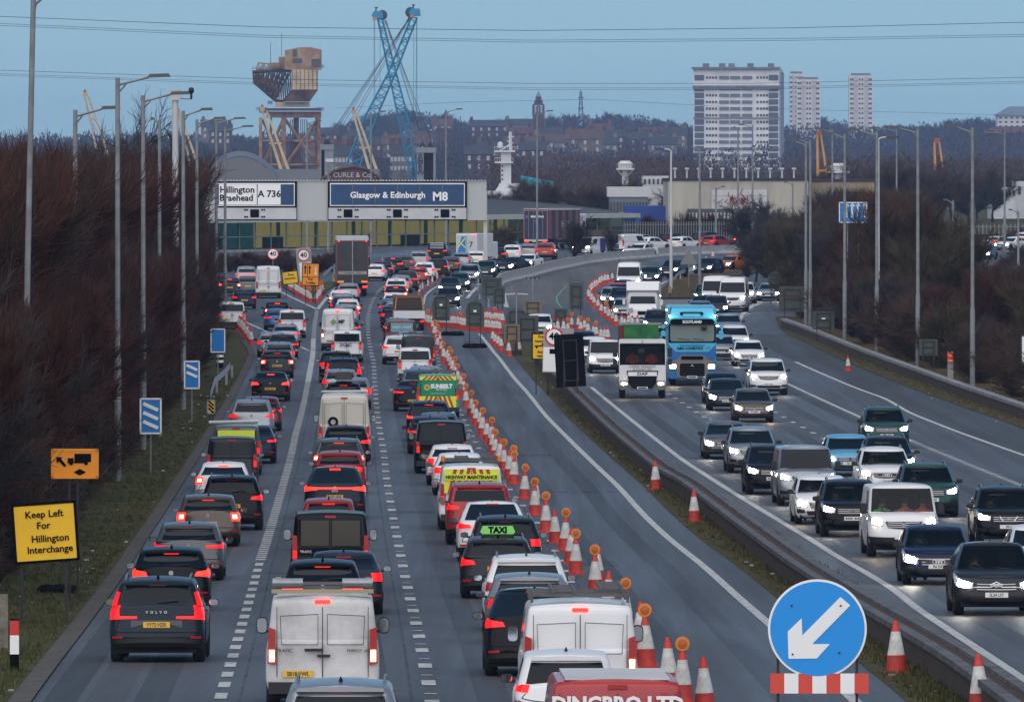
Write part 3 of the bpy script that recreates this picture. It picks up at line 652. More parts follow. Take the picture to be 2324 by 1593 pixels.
# nearer tenements with white windows
def tenement(px0, px1, yt, yb, Y, floors, n, label, wi=3, ri=0):
    X0, zt = XZ(px0, yt, Y); X1, zb = XZ(px1, yb, Y); w = X1-X0; h = zt-2.7
    t = thing('tenement_block', label, 'building', ((X0+X1)/2, Y, 2.7))
    m = MB(); m.box(0, 5, h/2, w, 10, h); build('wall', m, M_hw[wi], t)
    m = MB(); m.quad((-w/2-.4,-.4,h-.1),(w/2+.4,-.4,h-.1),(w/2+.4,5,h+3.5),(-w/2-.4,5,h+3.5)); m.quad((w/2+.4,10.4,h-.1),(-w/2-.4,10.4,h-.1),(-w/2-.4,5,h+3.5),(w/2+.4,5,h+3.5)); m.poly([(-w/2,0,h),(-w/2,10,h),(-w/2,5,h+3.4)]); m.poly([(w/2,0,h),(w/2,5,h+3.4),(w/2,10,h)])
    rf = build('roof', m, M_hr[ri], t)
    for q in (-.4, 0, .4): build('chimney', MB().box(q*w, 5, h+4, 2.2, 1.2, 3), M_hw[0], rf)
    wm = MB().box(0, 0, 0, .9, .12, 1.5).mesh('window', M_win)
    for f in range(floors):
        for k in range(n): link('window', wm, t, (-w/2+w*(k+.5)/n, -.07, h-1.8-f*3.1))
tenement(1258, 1362, 393, 440, 3000, 3, 10, 'dark red tenement block with white windows below the clock tower')
tenement(1150, 1250, 385, 440, 3100, 3, 8, 'brown tenement behind the white ship mast', 0)
tenement(735, 800, 352, 400, 3300, 2, 8, 'tan stone terrace with white windows between the grey portal and blue lattice', 1)
tenement(885, 935, 350, 400, 3350, 2, 6, 'tan tenement seen through the crossed blue booms', 1)

# ---- tower blocks
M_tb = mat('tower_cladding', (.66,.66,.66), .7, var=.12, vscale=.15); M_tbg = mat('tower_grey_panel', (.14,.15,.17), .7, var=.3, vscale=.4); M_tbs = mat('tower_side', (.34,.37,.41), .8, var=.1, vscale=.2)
def tower_big():
    Y = 4000; X, zt = XZ(1573, 157, Y); X1, _ = XZ(1768, 157, Y); w = (X1-X); t = thing('tower_block', 'wide white tower block of flats with grey balcony bands', 'building', (X, Y, 2.7), R(-5)); h = zt-2.7; d = 26
    m = MB(); m.box(w/2, d/2+1.2, h/2, w, d, h); build('wall', m, M_tb, t)
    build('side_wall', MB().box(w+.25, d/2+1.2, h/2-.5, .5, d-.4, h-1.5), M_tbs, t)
    m = MB(); m.box(w/2, .6, h+.3, w+1, 2.4, .9); m.box(w/2, .7, h-7.6, w+.4, 1.4, 1.5); [m.box(w/2, .9, h*q, w+.3, .7, .35) for q in (.17,.35,.6)]
    for q in (.14,.33,.44,.66,.9): m.box(w*q, 5, h+1.5, 2.4, 4, 1.6)
    build('roof_and_bands', m, M_tbg, t)
    n = 17; fh = 2.75
    bal = MB().box(0, 0, 0, w*.115, .5, 1.3).mesh('balcony', M_tbg); end = MB().box(0, 0, 0, w*.11, .4, 2.2).mesh('end_balcony', mat('end_glazing', (.06,.075,.09), .4)); win = MB().box(0, 0, 0, w*.026, .16, 1.0).mesh('window', M_windk); slab = MB().box(0, 0, 0, w*.12, .8, .45).mesh('balcony_slab', M_tb)
    for f in range(n):
        z = h-3.6-f*fh-(1.8 if f else 0)
        if z < 1: break
        for q in (.36,.49,.63): link('balcony', bal, t, (w*q, 1.0, z))
        for q in (.07,.935): link('end_balcony', end, t, (w*q, 1.1, z))
        k = 0
        for q in (.16,.195,.23,.265,.75,.79,.825,.86):
            if f < 12: link('window', win, t, (w*q, 1.15, z))
    m = MB()
    for f in range(12, n):
        z = h-3.6-f*fh-1.8
        for q in (.16,.195,.23,.265,.75,.79,.825,.86): m.box(w*q, 1.15, z, w*.026, .16, 1.0)
    tag(build('lower_windows', m, M_windk, t), kind='stuff')
tower_big()
M_pk = mat('pink_panel', (.50,.45,.45), .8); M_pkw = mat('pale_panel', (.62,.60,.59), .8)
def tower_slim(x0, x1, yt, yb, label, Y=5600):
    X, zt = XZ(x0, yt, Y); X1, _ = XZ(x1, yt, Y); _, zb = XZ(x0, yb+20, Y); w = X1-X; h = zt-zb
    t = thing('slim_tower_block', label, 'building', ((X+X1)/2, Y, zb)); build('wall', MB().box(0, 6, h/2, w, 12, h), M_pkw, t)
    build('roof_parapet', MB().box(0, 6, h+.5, w*.8, 9, 1.6), M_tbg, t)
    pm = MB().box(0, 0, 0, w*.17, .5, h).mesh('pink_panel', M_pk)
    for q in (-.23, .23): link('pink_panel', pm, t, (q*w, -.1, h/2-.6))
    wr_ = MB(); [wr_.box(q*w, 0, 0, w*.07, .12, 1.1) for q in (-.42,-.34,-.06,.06,.34,.42)]; wm = wr_.mesh('window_row', M_windk)
    for f in range(int(h/2.8)-1): link('window_row', wm, t, (0, -.08, h-2.2-f*2.8))
tower_slim(1792, 1824, 168, 285, 'pinkish slim tower block half hidden behind the wide white block')
tower_slim(1808, 1862, 181, 292, 'pale slim tower block beside the wide white block', 5400)
tower_slim(1927, 1981, 172, 300, 'lone slim pink and white tower block on the skyline')
def simple_block(name, label, cat, x0, x1, yt, yb, Y, m, roof=None, depth=15, cols=0, rows=0, wm=None, base=True):
    X, zt = XZ(x0, yt, Y); X1, zb = XZ(x1, yb, Y); zb = min(zb, zb); w = X1-X; h = zt-zb+(3 if base else 0); z0 = zt-h
    t = thing(name, label, cat, ((X+X1)/2, Y, z0)); build('wall', MB().box(0, depth/2, h/2, w, depth, h), m, t)
    if roof:
        q = MB(); q.box(0, depth/2, h+roof[0]/2, w+roof[1], depth+roof[1], roof[0], top=(roof[2], roof[2])); build('roof', q, roof[3], t)
    if cols:
        me = MB().box(0, 0, 0, w/cols*.45, .14, (zt-zb)/rows*.45).mesh('window', wm or M_windk)
        for i in range(cols):
            for j in range(rows): link('window', me, t, (-w/2+w*(i+.5)/cols, -.08, h-(zt-zb)*(j+.5)/rows))
    return t, w, h
simple_block('stone_hall', 'pale stone block with grey hipped roof at the ridge end', 'building', 2264, 2380, 263, 292, 5200, M_pkw, (5, 3, .45, mat('lead_roof', (.12,.17,.22), .6)), 20, 9, 3)
simple_block('red_roofed_hall', 'low building with a broad red roof under the stone hall', 'building', 2230, 2400, 303, 320, 4900, M_hw[3], (3.5, 2, .6, M_hr[1]), 14)
# ---- brick clock tower
M_brick = mat('tower_brick', (.085,.04,.038), .9, var=.3, vscale=.4); M_copper = mat('green_copper', (.14,.25,.22), .7)
def clock_tower():
    Y = 4700; X, zb = XZ(1222, 330, Y); s = Y/F; t = thing('brick_clock_tower', 'tall red brick tower with a stepped belfry and pointed green cap', 'tower', (X, Y, zb)); Z = lambda y: (330-y)*s
    w = 28*s
    build('shaft', MB().box(0, 0, Z(262)/2, w*.93, w*.93, Z(262)), M_brick, t); build('cornice', MB().box(0, 0, Z(260), w*1.06, w*1.06, 3*s), M_brick, t)
    m = MB(); [m.box(a*w*.4, b*w*.4, (Z(258)+Z(240))/2, w*.2, w*.2, Z(240)-Z(258)) for a in (-1,0,1) for b in (-1,0,1) if (a or b)]; m.box(0,0,(Z(258)+Z(242))/2,w*.5,w*.5,Z(242)-Z(258)); build('belfry', m, M_brick, t)
    m = MB(); m.box(0, 0, Z(238), w*.95, w*.95, 3*s); m.box(0,0,(Z(238)+Z(228))/2, w*.68, w*.68, Z(228)-Z(238)); m.box(0,0,(Z(228)+Z(220))/2, w*.48, w*.48, Z(220)-Z(228)); build('upper_stage', m, M_brick, t)
    m = MB(); m.lathe([(w*.22, Z(220)), (w*.2, Z(217)), (w*.08, Z(212)), (.05, Z(205))], 8); build('cap', m, M_copper, t)
    for a in (-.2, 0, .2): build('louvre', MB().box(a*w, -w*.5, Z(249), w*.07, .3, 12*s), M_win, t)
clock_tower()
simple_block('church_tower', 'square dark red church tower left of the gantry-side lamp', 'tower', 991, 1027, 296, 345, 4300, M_brick, (1, 1, 1, M_brick), 7, 3, 2)
# ---- lattice helper: truss between two chord polylines given in photo pixels at a distance
def truss(mb, A, B, Y, n, r, depth=2.0, cross=True):
    def at(Pl, u):
        k = u*(len(Pl)-1); i = min(int(k), len(Pl)-2); f = k-i; x = Pl[i][0]*(1-f)+Pl[i+1][0]*f; y = Pl[i][1]*(1-f)+Pl[i+1][1]*f; return XZ(x, y, Y)
    for i in range(0, n+1, 3):
        for Pl in (A, B): a = at(Pl, i/n); seg(mb, Vector((a[0], Y-depth/2, a[1])), Vector((a[0], Y+depth/2, a[1])), r*.5, r*.5, 3)
    for dy in (-depth/2, depth/2):
        for Pl in (A, B):
            pts = [at(Pl, i/n) for i in range(n+1)]
            for a, b in zip(pts, pts[1:]): seg(mb, Vector((a[0], Y+dy, a[1])), Vector((b[0], Y+dy, b[1])), r, r, 4)
        for i in range(n):
            a = at(A, i/n); b = at(B, (i+1)/n); c = at(B, i/n); d = at(A, (i+1)/n)
            seg(mb, Vector((a[0], Y+dy, a[1])), Vector((b[0], Y+dy, b[1])), r*.55, r*.55, 3)
            if i % 2 == 0: seg(mb, Vector((a[0], Y+dy, a[1])), Vector((c[0], Y+dy, c[1])), r*.55, r*.55, 3)
            elif cross: seg(mb, Vector((c[0], Y+dy, c[1])), Vector((d[0], Y+dy, d[1])), r*.5, r*.5, 3)
def line3(mb, pts, Y, r, n=4):
    q = [XZ(x, y, Y) for x, y in pts]
    for a, b in zip(q, q[1:]): seg(mb, Vector((a[0], Y, a[1])), Vector((b[0], Y, b[1])), r, r, n)
def rootat(name, label, cat, px, Y, group=None):
    t = thing(name, label, cat, ((px-CX)*Y/F, Y, 2.7), group=group); return t
def child(name, mb, m, t):        # geometry written in world coordinates, parented to a thing
    o = t.location; mb.v = [(x-o[0], y-o[1], z-o[2]) for x, y, z in mb.v]; return build(name, mb, m, t)
M_rust = mat('rusted_steel', (.14,.04,.018), .9, col2=(.40,.27,.16), vscale=.16); M_cream = mat('cream_paint', (.52,.41,.26), .8, var=.25, vscale=.3); M_rustd = mat('dark_rust', (.035,.02,.016), .9, col2=(.16,.075,.045), vscale=.25)
def pbox(mb, x0, x1, y0, y1, Y, d, K=None):
    if K: (x0, y0), (x1, y1) = K(x0, y0), K(x1, y1)
    a, b = XZ(x0, y0, Y), XZ(x1, y1, Y); mb.box((a[0]+b[0])/2, Y, (a[1]+b[1])/2, abs(b[0]-a[0]), d, abs(a[1]-b[1])); return mb
def pprism(mb, pts, Y, d, K):
    mb.prism([XZ(*K(x, y), Y) for x, y in pts], Y-d/2, Y+d/2); return mb
def titan():
    Y = 2900; k = 1/7.586; t = rootat('hammerhead_crane', 'rusty cream cantilever crane with a boxy cabin on braced legs', 'crane', 655, Y)
    m = MB(); pprism(m, [(360,395),(470,372),(560,370),(640,390),(640,545),(360,545)], Y-6, 9, K0); cb = child('cabin', m, M_rust, t)
    m = MB()
    for q in ((418,452,385,440),(420,490,455,490),(565,635,460,520)): pbox(m, q[0], q[1], q[2], q[3], Y-10.6, .4, K0)
    o = child('cabin_opening', m, M_windk, t); o.parent = cb; o.location = (0, 0, 0)
    m = MB(); pbox(m, 410, 612, 545, 700, Y-6, 9, K0); child('counterweight_box', m, M_cream, t)
    m = MB(); pprism(m, [(430,700),(612,700),(548,792),(345,792)], Y-5.9, 8.6, K0); child('box_underside', m, M_rustd, t)
    m = MB()
    for i in range(7): pbox(m, 412+i*32, 415+i*32, 545, 700, Y-10.6, .3, K0)
    child('box_ribs', m, M_rustd, t)
    m = MB(); truss(m, [K0(110,565), K0(412,550)], [K0(115,640), K0(285,785)], Y, 14, .28, 7)
    line3(m, [K0(285,785), K0(345,790), K0(430,700)], Y, .4); line3(m, [K0(115,640), K0(285,785)], Y-3, .45); line3(m, [K0(105,562), K0(410,548)], Y-3.4, .5)
    for i in range(17):
        x = 125+i*17; yb = min(785, 645+(x-115)*.83); line3(m, [K0(x,560), K0(x, yb)], Y-3.2, .16, 3); line3(m, [K0(x,560), K0(x+17, min(785, yb+14))], Y+3.2, .14, 3)
    child('jib', m, M_rustd, t)
    m = MB(); truss(m, [K0(150,490), K0(240,500)], [K0(135,540), K0(240,545)], Y-2, 4, .16, 4); pbox(m, 240, 320, 490, 540, Y-2, 5, K0); pbox(m, 310, 355, 445, 540, Y-2, 4, K0); child('machinery', m, M_rust, t)
    for y0, xa, xb in ((535,105,360),(520,600,660),(850,135,220),(850,600,660),(800,225,260)):
        m = MB(); line3(m, [K0(xa, y0), K0(xb, y0)], Y-5, .07, 3); line3(m, [K0(xa, y0-12+24*0), K0(xb, y0-12)], Y-5, .07, 3)
        for i in range(9): x = xa+(xb-xa)*i/8; line3(m, [K0(x, y0-14), K0(x, y0+14)], Y-5, .06, 3)
        child('railing', m, M_rustd, t)
    m = MB(); line3(m, [K0(245,335), K0(245,495)], Y, .1, 3); line3(m, [K0(331,262), K0(331,440)], Y, .09, 3); child('mast', m, M_rustd, t)
    m = MB(); pbox(m, 285, 548, 797, 832, Y-2, 9, K0); child('turntable', m, M_cream, t)
    m = MB(); pbox(m, 160, 640, 845, 862, Y-1, 13, K0); child('platform', m, M_rustd, t)
    m = MB(); pbox(m, 215, 640, 870, 918, Y-4, 2, K0); pbox(m, 160, 230, 862, 880, Y-4, 3, K0); child('girder', m, M_rust, t)
    for x, w, dy in ((172,12,-5),(350,18,-4),(625,12,-5),(600,9,6),(245,9,6)):
        m = MB(); a = K0(x-w, 915); b = K0(x+w, 915); (xa, z) = XZ(*a, Y); (xb, _) = XZ(*b, Y); m.box((xa+xb)/2, Y+dy, (z+2.7)/2, xb-xa, 1.6, z-2.7); child('leg', m, M_rust, t)
    m = MB(); pbox(m, 425, 465, 918, 1400, Y, 4, K0); [line3(m, [K0(x,930), K0(x,1390)], Y-1, .15, 3) for x in (400,415,480,495,510,525)]; child('centre_shaft', m, M_rustd, t)
    m = MB()
    for a, b in (((185,930),(345,1290)),((345,930),(185,1290)),((360,930),(615,1290)),((615,930),(360,1290)),((190,940),(260,1100))): line3(m, [K0(*a), K0(*b)], Y-4, .5)
    for yy in (1100, 1285): line3(m, [K0(172,yy), K0(625,yy)], Y-4, .4)
    child('bracing', m, M_rust, t)
titan()
M_cb = mat('crane_blue', (.015,.20,.36), .5, var=.2, vscale=.2); M_cable = mat('steel_cable', (.03,.035,.045), .6)
def blue_boom(label, A, B, head, cables, Y, n, body):
    t = rootat('crane_boom', label, 'crane', K0(*A[-1])[0], Y); m = MB(); truss(m, [K0(*p) for p in A], [K0(*p) for p in B], Y, n, .25, 3.0); child('lattice_boom', m, M_cb, t)
    m = MB(); hx, hy = head; pprism(m, [(hx-55,hy+10),(hx-35,hy-25),(hx+30,hy-25),(hx+40,hy+30),(hx-30,hy+35)], Y, 4, K0); child('boom_head', m, M_cb, t)
    m = MB(); c = XZ(*K0(hx+(30 if body else -40), hy+5), Y); m.lathe([(.01,-1.6),(1.5,-1.5),(1.5,1.5),(.01,1.6)], 14, 'y', (c[0], Y, c[1])); child('sheave', m, mat('sheave_navy', (.01,.03,.06), .6), t)
    m = MB(); pbox(m, hx-45, hx-15, hy+25, hy+45, Y-2, 3, K0); child('hook_block', m, mat('hook_orange', (.6,.16,.04), .6), t)
    m = MB(); line3(m, [K0(hx-20,hy-25), K0(hx-18,hy-55)], Y, .2); pbox(m, hx-30, hx-5, hy-58, hy-48, Y, 1, K0); child('beacon_mast', m, M_cable, t)
    m = MB(); [line3(m, [K0(*a), K0(*b)], Y+.5, .07, 3) for a, b in cables]; child('cable', m, M_cable, t)
blue_boom('blue lattice crane boom leaning left, its foot at the right', [(1080,150),(1160,540),(1235,900),(1340,1420)], [(1115,150),(1215,540),(1310,900),(1390,1420)], (1085,115),
          [((1050,150),(1050,1100)),((1055,150),(1058,1000)),((1130,160),(1500,1110)),((1135,160),(1430,1110)),((1140,160),(1470,1110)),((1145,160),(1400,1000)),((1098,200),(1095,1300)),((1145,170),(1520,1180))], 2850, 26, 1)
blue_boom('blue lattice crane boom leaning right with spread A-frame legs', [(1340,140),(1165,560),(985,900),(790,1400)], [(1385,140),(1230,540),(1075,900),(905,1400)], (1375,95),
          [((1330,130),(700,1060)),((1335,130),(720,1070)),((1320,140),(760,1050)),((1325,140),(800,1060)),((1340,135),(680,1100)),((1360,150),(1357,1000)),((1380,150),(1375,1050)),((1384,150),(1384,900)),((1330,140),(840,1040))], 2700, 26, 0)
def aframe(label, K, apex, l0, l1, r0, r1, bar, m, Y, red=True, group=None, w=9):
    t = rootat('a_frame_derrick', label, 'crane', K(*apex)[0], Y, group)
    for a, b in ((l0, l1), (r0, r1)):
        q = MB(); (xa, za), (xb, zb) = XZ(*K(*a), Y), XZ(*K(*b), Y); k = Y/F/3.318*2; dx = (xb-xa)/(za-zb)
        zz = 2.7 if red or True else zb; xe = xa+dx*(za-zz)
        q.prism([(xa-w*.42*k, za), (xa+w*.42*k, za), (xe+w*.8*k, zz), (xe-w*.8*k, zz)], Y-.8, Y+.8); child('leg', q, m, t)
    q = MB(); pbox(q, bar[0], bar[1], bar[2]-8, bar[2]+8, Y, 1, K); child('crossbar', q, m, t)
    q = MB(); pbox(q, apex[0]-16, apex[0]+20, apex[1]+8, apex[1]+40, Y, 1.5, K); child('head', q, m if red else mat('head_rust', (.3,.09,.04), .7), t)
    if red: q = MB(); pbox(q, apex[0]-9, apex[0]+9, apex[1]-14, apex[1]+16, Y, 1, K); child('red_tip', q, mat('tip_red', (.5,.04,.05), .6), t)
G_A = 'cream A-frame derricks of the shipyard'
aframe('cream A-frame derrick with a red tip in front of the rusty crane', K0, (180,830), (180,865), (350,1390), (215,860), (410,1390), (235,330,1115), M_cream, 2300)
aframe('cream A-frame derrick with a red tip between the blue boom legs', K0, (890,850), (888,880), (1035,1390), (915,885), (1095,1390), (935,1010,1150), M_cream, 2300)
aframe('cream A-frame derrick seen through the bare branches, most hidden of four', KL, (660,715), (655,745), (745,1130), (685,750), (815,1130), (690,760,930), M_cream, 2200, w=7)
aframe('cream A-frame derrick rising behind the camera mast', KL, (1350,800), (1365,810), (1465,1215), (1375,815), (1515,1215), (1400,1450,1000), M_cream, 2200, w=7)
M_yel = mat('crane_yellow', (.55,.24,.03), .6, var=.15, vscale=.5)
aframe('yellow A-frame derrick above the concrete warehouse roof', K4a, (960,520), (950,560), (955,870), (975,560), (1020,870), (950,1010,795), M_yel, 2000, False, w=8)
aframe('yellow A-frame derrick standing alone among the bare trees', K4a, (1742,572), (1728,605), (1737,900), (1760,605), (1800,900), (1735,1790,820), M_yel, 2000, False, w=8)
# portals, shed, ship
def portal(label, x0, x1, y0, rec, sign, letters=None):
    Y = 2000; t = rootat('grey_portal_tower', label, 'tower', K0((x0+x1)/2,0)[0], Y); M_pg = mat('portal_grey', (.2,.22,.25), .7, var=.1, vscale=.3)
    for a, b in ((x0, rec[0]), (rec[1], x1)):
        m = MB(); pbox(m, a, b, y0+40, 1470, Y, 5, K0); child('column', m, M_pg, t)
    m = MB(); pbox(m, x0-4, x1+4, y0, y0+42, Y, 5.4, K0); child('head_beam', m, M_pg, t); m = MB(); pbox(m, rec[0], rec[1], y0+40, 1470, Y+1.6, 1, K0); child('recess', m, M_rustd, t)
    m = MB(); [line3(m, [K0(x, y0), K0(x+15, y0-35), K0(x+35, y0)], Y, .25) for x in (x0+25, x1-60)]; child('sheave_frame', m, M_cable, t)
    if sign: m = MB(); pbox(m, *sign, Y-2.7, .1, K0); child('white_notice', m, M_pkw, t)
    if letters:
        for i, c in enumerate(letters):
            X, z = XZ(*K0((x0+rec[0])/2, y0+65+i*22), Y); text_on(t, c, 1.7, mat('portal_lettering', (.02,.03,.06), .6), X-t.location[0], -2.6, z-2.7)
portal('grey portal tower with a white notice beside the rusty crane', 637, 735, 1125, (643,667), (675,735,1235,1262))
portal('grey portal tower lettered down its column at the right of the blue booms', 1385, 1530, 1148, (1438,1512), None, 'RENFREW')
def shed():
    Y = 1900; t = rootat('arched_gable_shed', 'brown arched gable shed with large white lettering behind the gantry', 'building', K0(900,0)[0], Y)
    arc = [(640,1400),(735,1335),(800,1312),(880,1300),(960,1308),(1030,1340),(1090,1385),(1100,1400)]
    m = MB(); pprism(m, arc+[(1100,1500),(640,1500)], Y, 30, K0); child('wall', m, mat('shed_brown', (.10,.04,.035), .8), t)
    m = MB(); [line3(m, [K0(*a), K0(*b)], Y-15.2, .35) for a, b in zip(arc, arc[1:])]; child('roof_edge', m, M_rustd, t)
    X, z = XZ(*K0(885,1364), Y); text_on(t, 'Y, CURLE & Co. L', 1.35, mat('shed_lettering', (.5,.5,.5), .7), X-t.location[0], -15.3, z-2.7)
shed()
simple_block('long_shed', 'long low grey roofed shed beneath the legs of the rusty crane', 'building', K0(160,0)[0], K0(1090,0)[0], 384, 425, 2100, mat('shed_grey', (.16,.17,.19), .8), None, 30)
def ship():
    Y = 1750; M_sw = mat('ship_white', (.6,.62,.65), .5); t = rootat('ship_mast', 'white ship mast with radar platforms rising over the roofs', 'ship', KM(280,0)[0], Y)
    m = MB(); pbox(m, 245, 325, 590, 830, Y, 4, KM); pprism(m, [(240,830),(325,830),(390,890),(200,890)], Y, 5, KM); child('tower', m, M_sw, t)
    for y, a, b in ((575,195,355),(662,198,340)):
        m = MB(); pbox(m, a, b, y, y+12, Y, 6, KM); child('platform', m, M_sw, t); m = MB()
        for i in range(9): x = a+(b-a)*i/8; line3(m, [KM(x, y-30), KM(x, y)], Y-3, .05, 3)
        line3(m, [KM(a, y-30), KM(b, y-30)], Y-3, .05, 3); child('railing', m, M_sw, t)
    m = MB(); line3(m, [KM(320,430), KM(320,575)], Y, .28); line3(m, [KM(300,470), KM(345,470)], Y, .1); line3(m, [KM(295,500), KM(340,520)], Y, .1); line3(m, [KM(240,575), KM(315,530)], Y, .12); m.lathe([(.01,0),(.5,.2),(.5,1),(.01,1.3)], 8, 'z', (XZ(*KM(240,560),Y)[0], Y, XZ(*KM(240,560),Y)[1])); child('mast', m, M_sw, t)
    m = MB(); pbox(m, 230, 390, 830, 892, Y+4, 8, KM); pbox(m, 140, 335, 888, 980, Y+2, 12, KM); child('deckhouse', m, M_sw, t)
    m = MB(); [pbox(m, 250, 262, 690+i*34, 704+i*34, Y-2.1, .1, KM) for i in range(4)]; child('porthole_row', m, M_windk, t)
ship()
t, w, h = simple_block('teal_roofed_shed', 'shed with a bright teal sloping roof beside the ship mast', 'building', KM(400,0)[0], KM(655,0)[0], 424, 440, 1650, M_pkw, None, 12)
q = MB(); x0, x1 = -w/2, w/2; q.quad((x0,-.3,h-.1),(x1,-.3,h-1.2),(x1,12,h+.9),(x0,12,h+1.9)); q.poly([(x0,-.25,h-.1),(x0,-.25,h+1.6),(x1,-.25,h-.2),(x1,-.25,h-1.2)][::-1]); build('roof', q, mat('teal_metal', (.01,.28,.36), .5), t)
def post_tower(label, K, cx, y0, y1, ycol, Y):
    t = rootat('vent_tower', label, 'tower', K(cx,0)[0], Y); m = MB(); pbox(m, cx-70, cx+70, y1-12, y1, Y, 4, K); child('platform', m, M_pkw, t)
    m = MB(); c = XZ(*K(cx, y1-12), Y); c2 = XZ(*K(cx, y0), Y); m.lathe([(1.2, 0), (1.3, c2[1]-c[1]-.5), (.8, c2[1]-c[1])], 10, 'z', (c[0], Y, c[1])); child('tank', m, M_pkw, t)
    m = MB(); c = XZ(*K(cx, y1), Y); m.tube([(c[0], Y, 2.7), (c[0], Y, c[1])], .55, 8); line3(m, [K(cx-60,y1), K(cx-12,ycol)], Y, .13); line3(m, [K(cx+60,y1), K(cx+12,ycol)], Y, .13); child('column', m, M_pkw, t)
    m = MB(); [line3(m, [K(cx-70+i*20, y1-45), K(cx-70+i*20, y1-12)], Y-2, .05, 3) for i in range(8)]; line3(m, [K(cx-70,y1-45), K(cx+70,y1-45)], Y-2, .06, 3); child('railing', m, M_galv, t)
post_tower('pale platform tower on a single column above the bare trees', KM, 1212, 655, 725, 780, 1650)
post_tower('pale tank on a platform behind the warehouse roof', K4a, 1092, 745, 810, 845, 1500)
def box_building(name, label, K, x0, x1, y0, y1, Y, m, depth=20, cols=0, rows=0, roof=None, wm=None):
    a = K(x0, y0); b = K(x1, y1); return simple_block(name, label, 'building', a[0], b[0], a[1], b[1], Y, m, roof, depth, cols, rows, wm)
M_offw = mat('offwhite_panel', (.5,.51,.52), .7, var=.1, vscale=.5); M_parapet = mat('roof_edge_dark', (.03,.03,.035), .8)
box_building('white_office', 'low white office with two windows left of the warehouse', KM, 1350, 1550, 772, 860, 1450, M_offw, 15, 6, 1)
box_building('white_canopy_building', 'grey glazed block under a flat white canopy roof', KM, 1090, 1390, 935, 1080, 1350, mat('grey_glazing', (.12,.15,.18), .3), 14, 12, 1, (1.4, .6, 1, M_offw))
box_building('blue_warehouse', 'plain deep blue warehouse wall beside the glazed building', KM, 1215, 1542, 1006, 1260, 1260, stripes('blue_cladding', (.015,.05,.28), (.02,.065,.34), 'X', 6), 20)
M_wh = mat('stained_concrete', (.33,.30,.25), .9, col2=(.45,.42,.36), vscale=.35, stretch=(1,1,.25)); M_wh2 = mat('brown_stained_concrete', (.24,.18,.12), .9, col2=(.34,.27,.19), vscale=.4, stretch=(1,1,.25))
t, w, h = box_building('concrete_warehouse', 'long pale concrete warehouse with a white panelled bay and graffiti', K4a, -40, 890, 862, 1140, 1240, M_wh, 40, roof=(.35, .3, 1, M_parapet))
sc = 1240/F/2.834*.96833*1.0
for i, zz in enumerate((0,1,2)):
    m = MB(); m.box(0, 0, 0, 368*sc, .15, 40*sc); build('white_panel', m, M_offw, t, (-w/2+(248+40+184)*sc, -.1, h-(60+20+i*43)*sc))
m = MB(); rg = random.Random(2)
for i in range(60): m.box(rg.gauss(0, .8), 0, rg.gauss(0, .55), .08, .03, rg.uniform(.3, .9), Matrix.Rotation(rg.uniform(-1,1), 3, 'Y'))
build('red_graffiti', m, mat('graffiti_red', (.3,.03,.03), .8), t, (-w/2+(425+40)*sc, -.22, h-130*sc))
for i in range(11): build('roof_vent', MB().tube([(0,0,0),(0,0,1.1)], .12, 6).box(0,0,1.25,.5,.5,.25), M_offw, t, (w*(-.45+i*.085), 1, h+.3))
t, w, h = box_building('brown_warehouse', 'brown stained concrete extension with pale green graffiti letters', K4a, 890, 1330, 868, 1140, 1245, M_wh2, 40, roof=(.35, .3, 1, M_parapet))
m = MB()
for i in range(6):
    for j in range(3): m.box(-4+i*.72+j*.2, 0, 0, .09, .03, 1.5, Matrix.Rotation(.25*(1 if (i+j) % 2 else -1), 3, 'Y'))
build('green_graffiti', m, mat('graffiti_green', (.25,.33,.2), .8), t, (-w/2+5.2, -21.0+20.9, h-1.4))
box_building('switchgear_pen', 'dark metal pen with glazed cabinets against the warehouse wall', K4a, 90, 370, 1048, 1140, 1225, mat('pen_dark', (.05,.06,.07), .6), 3, 12, 1, wm=M_offw)
box_building('white_works_building', 'white flat roofed works building among trees near the frame edge', K4a, 2110, 2270, 905, 985, 1500, M_offw, 14, 6, 1)
box_building('white_works_annex', 'taller white annex behind the works building', K4a, 2272, 2400, 865, 985, 1520, M_offw, 14, 3, 1)
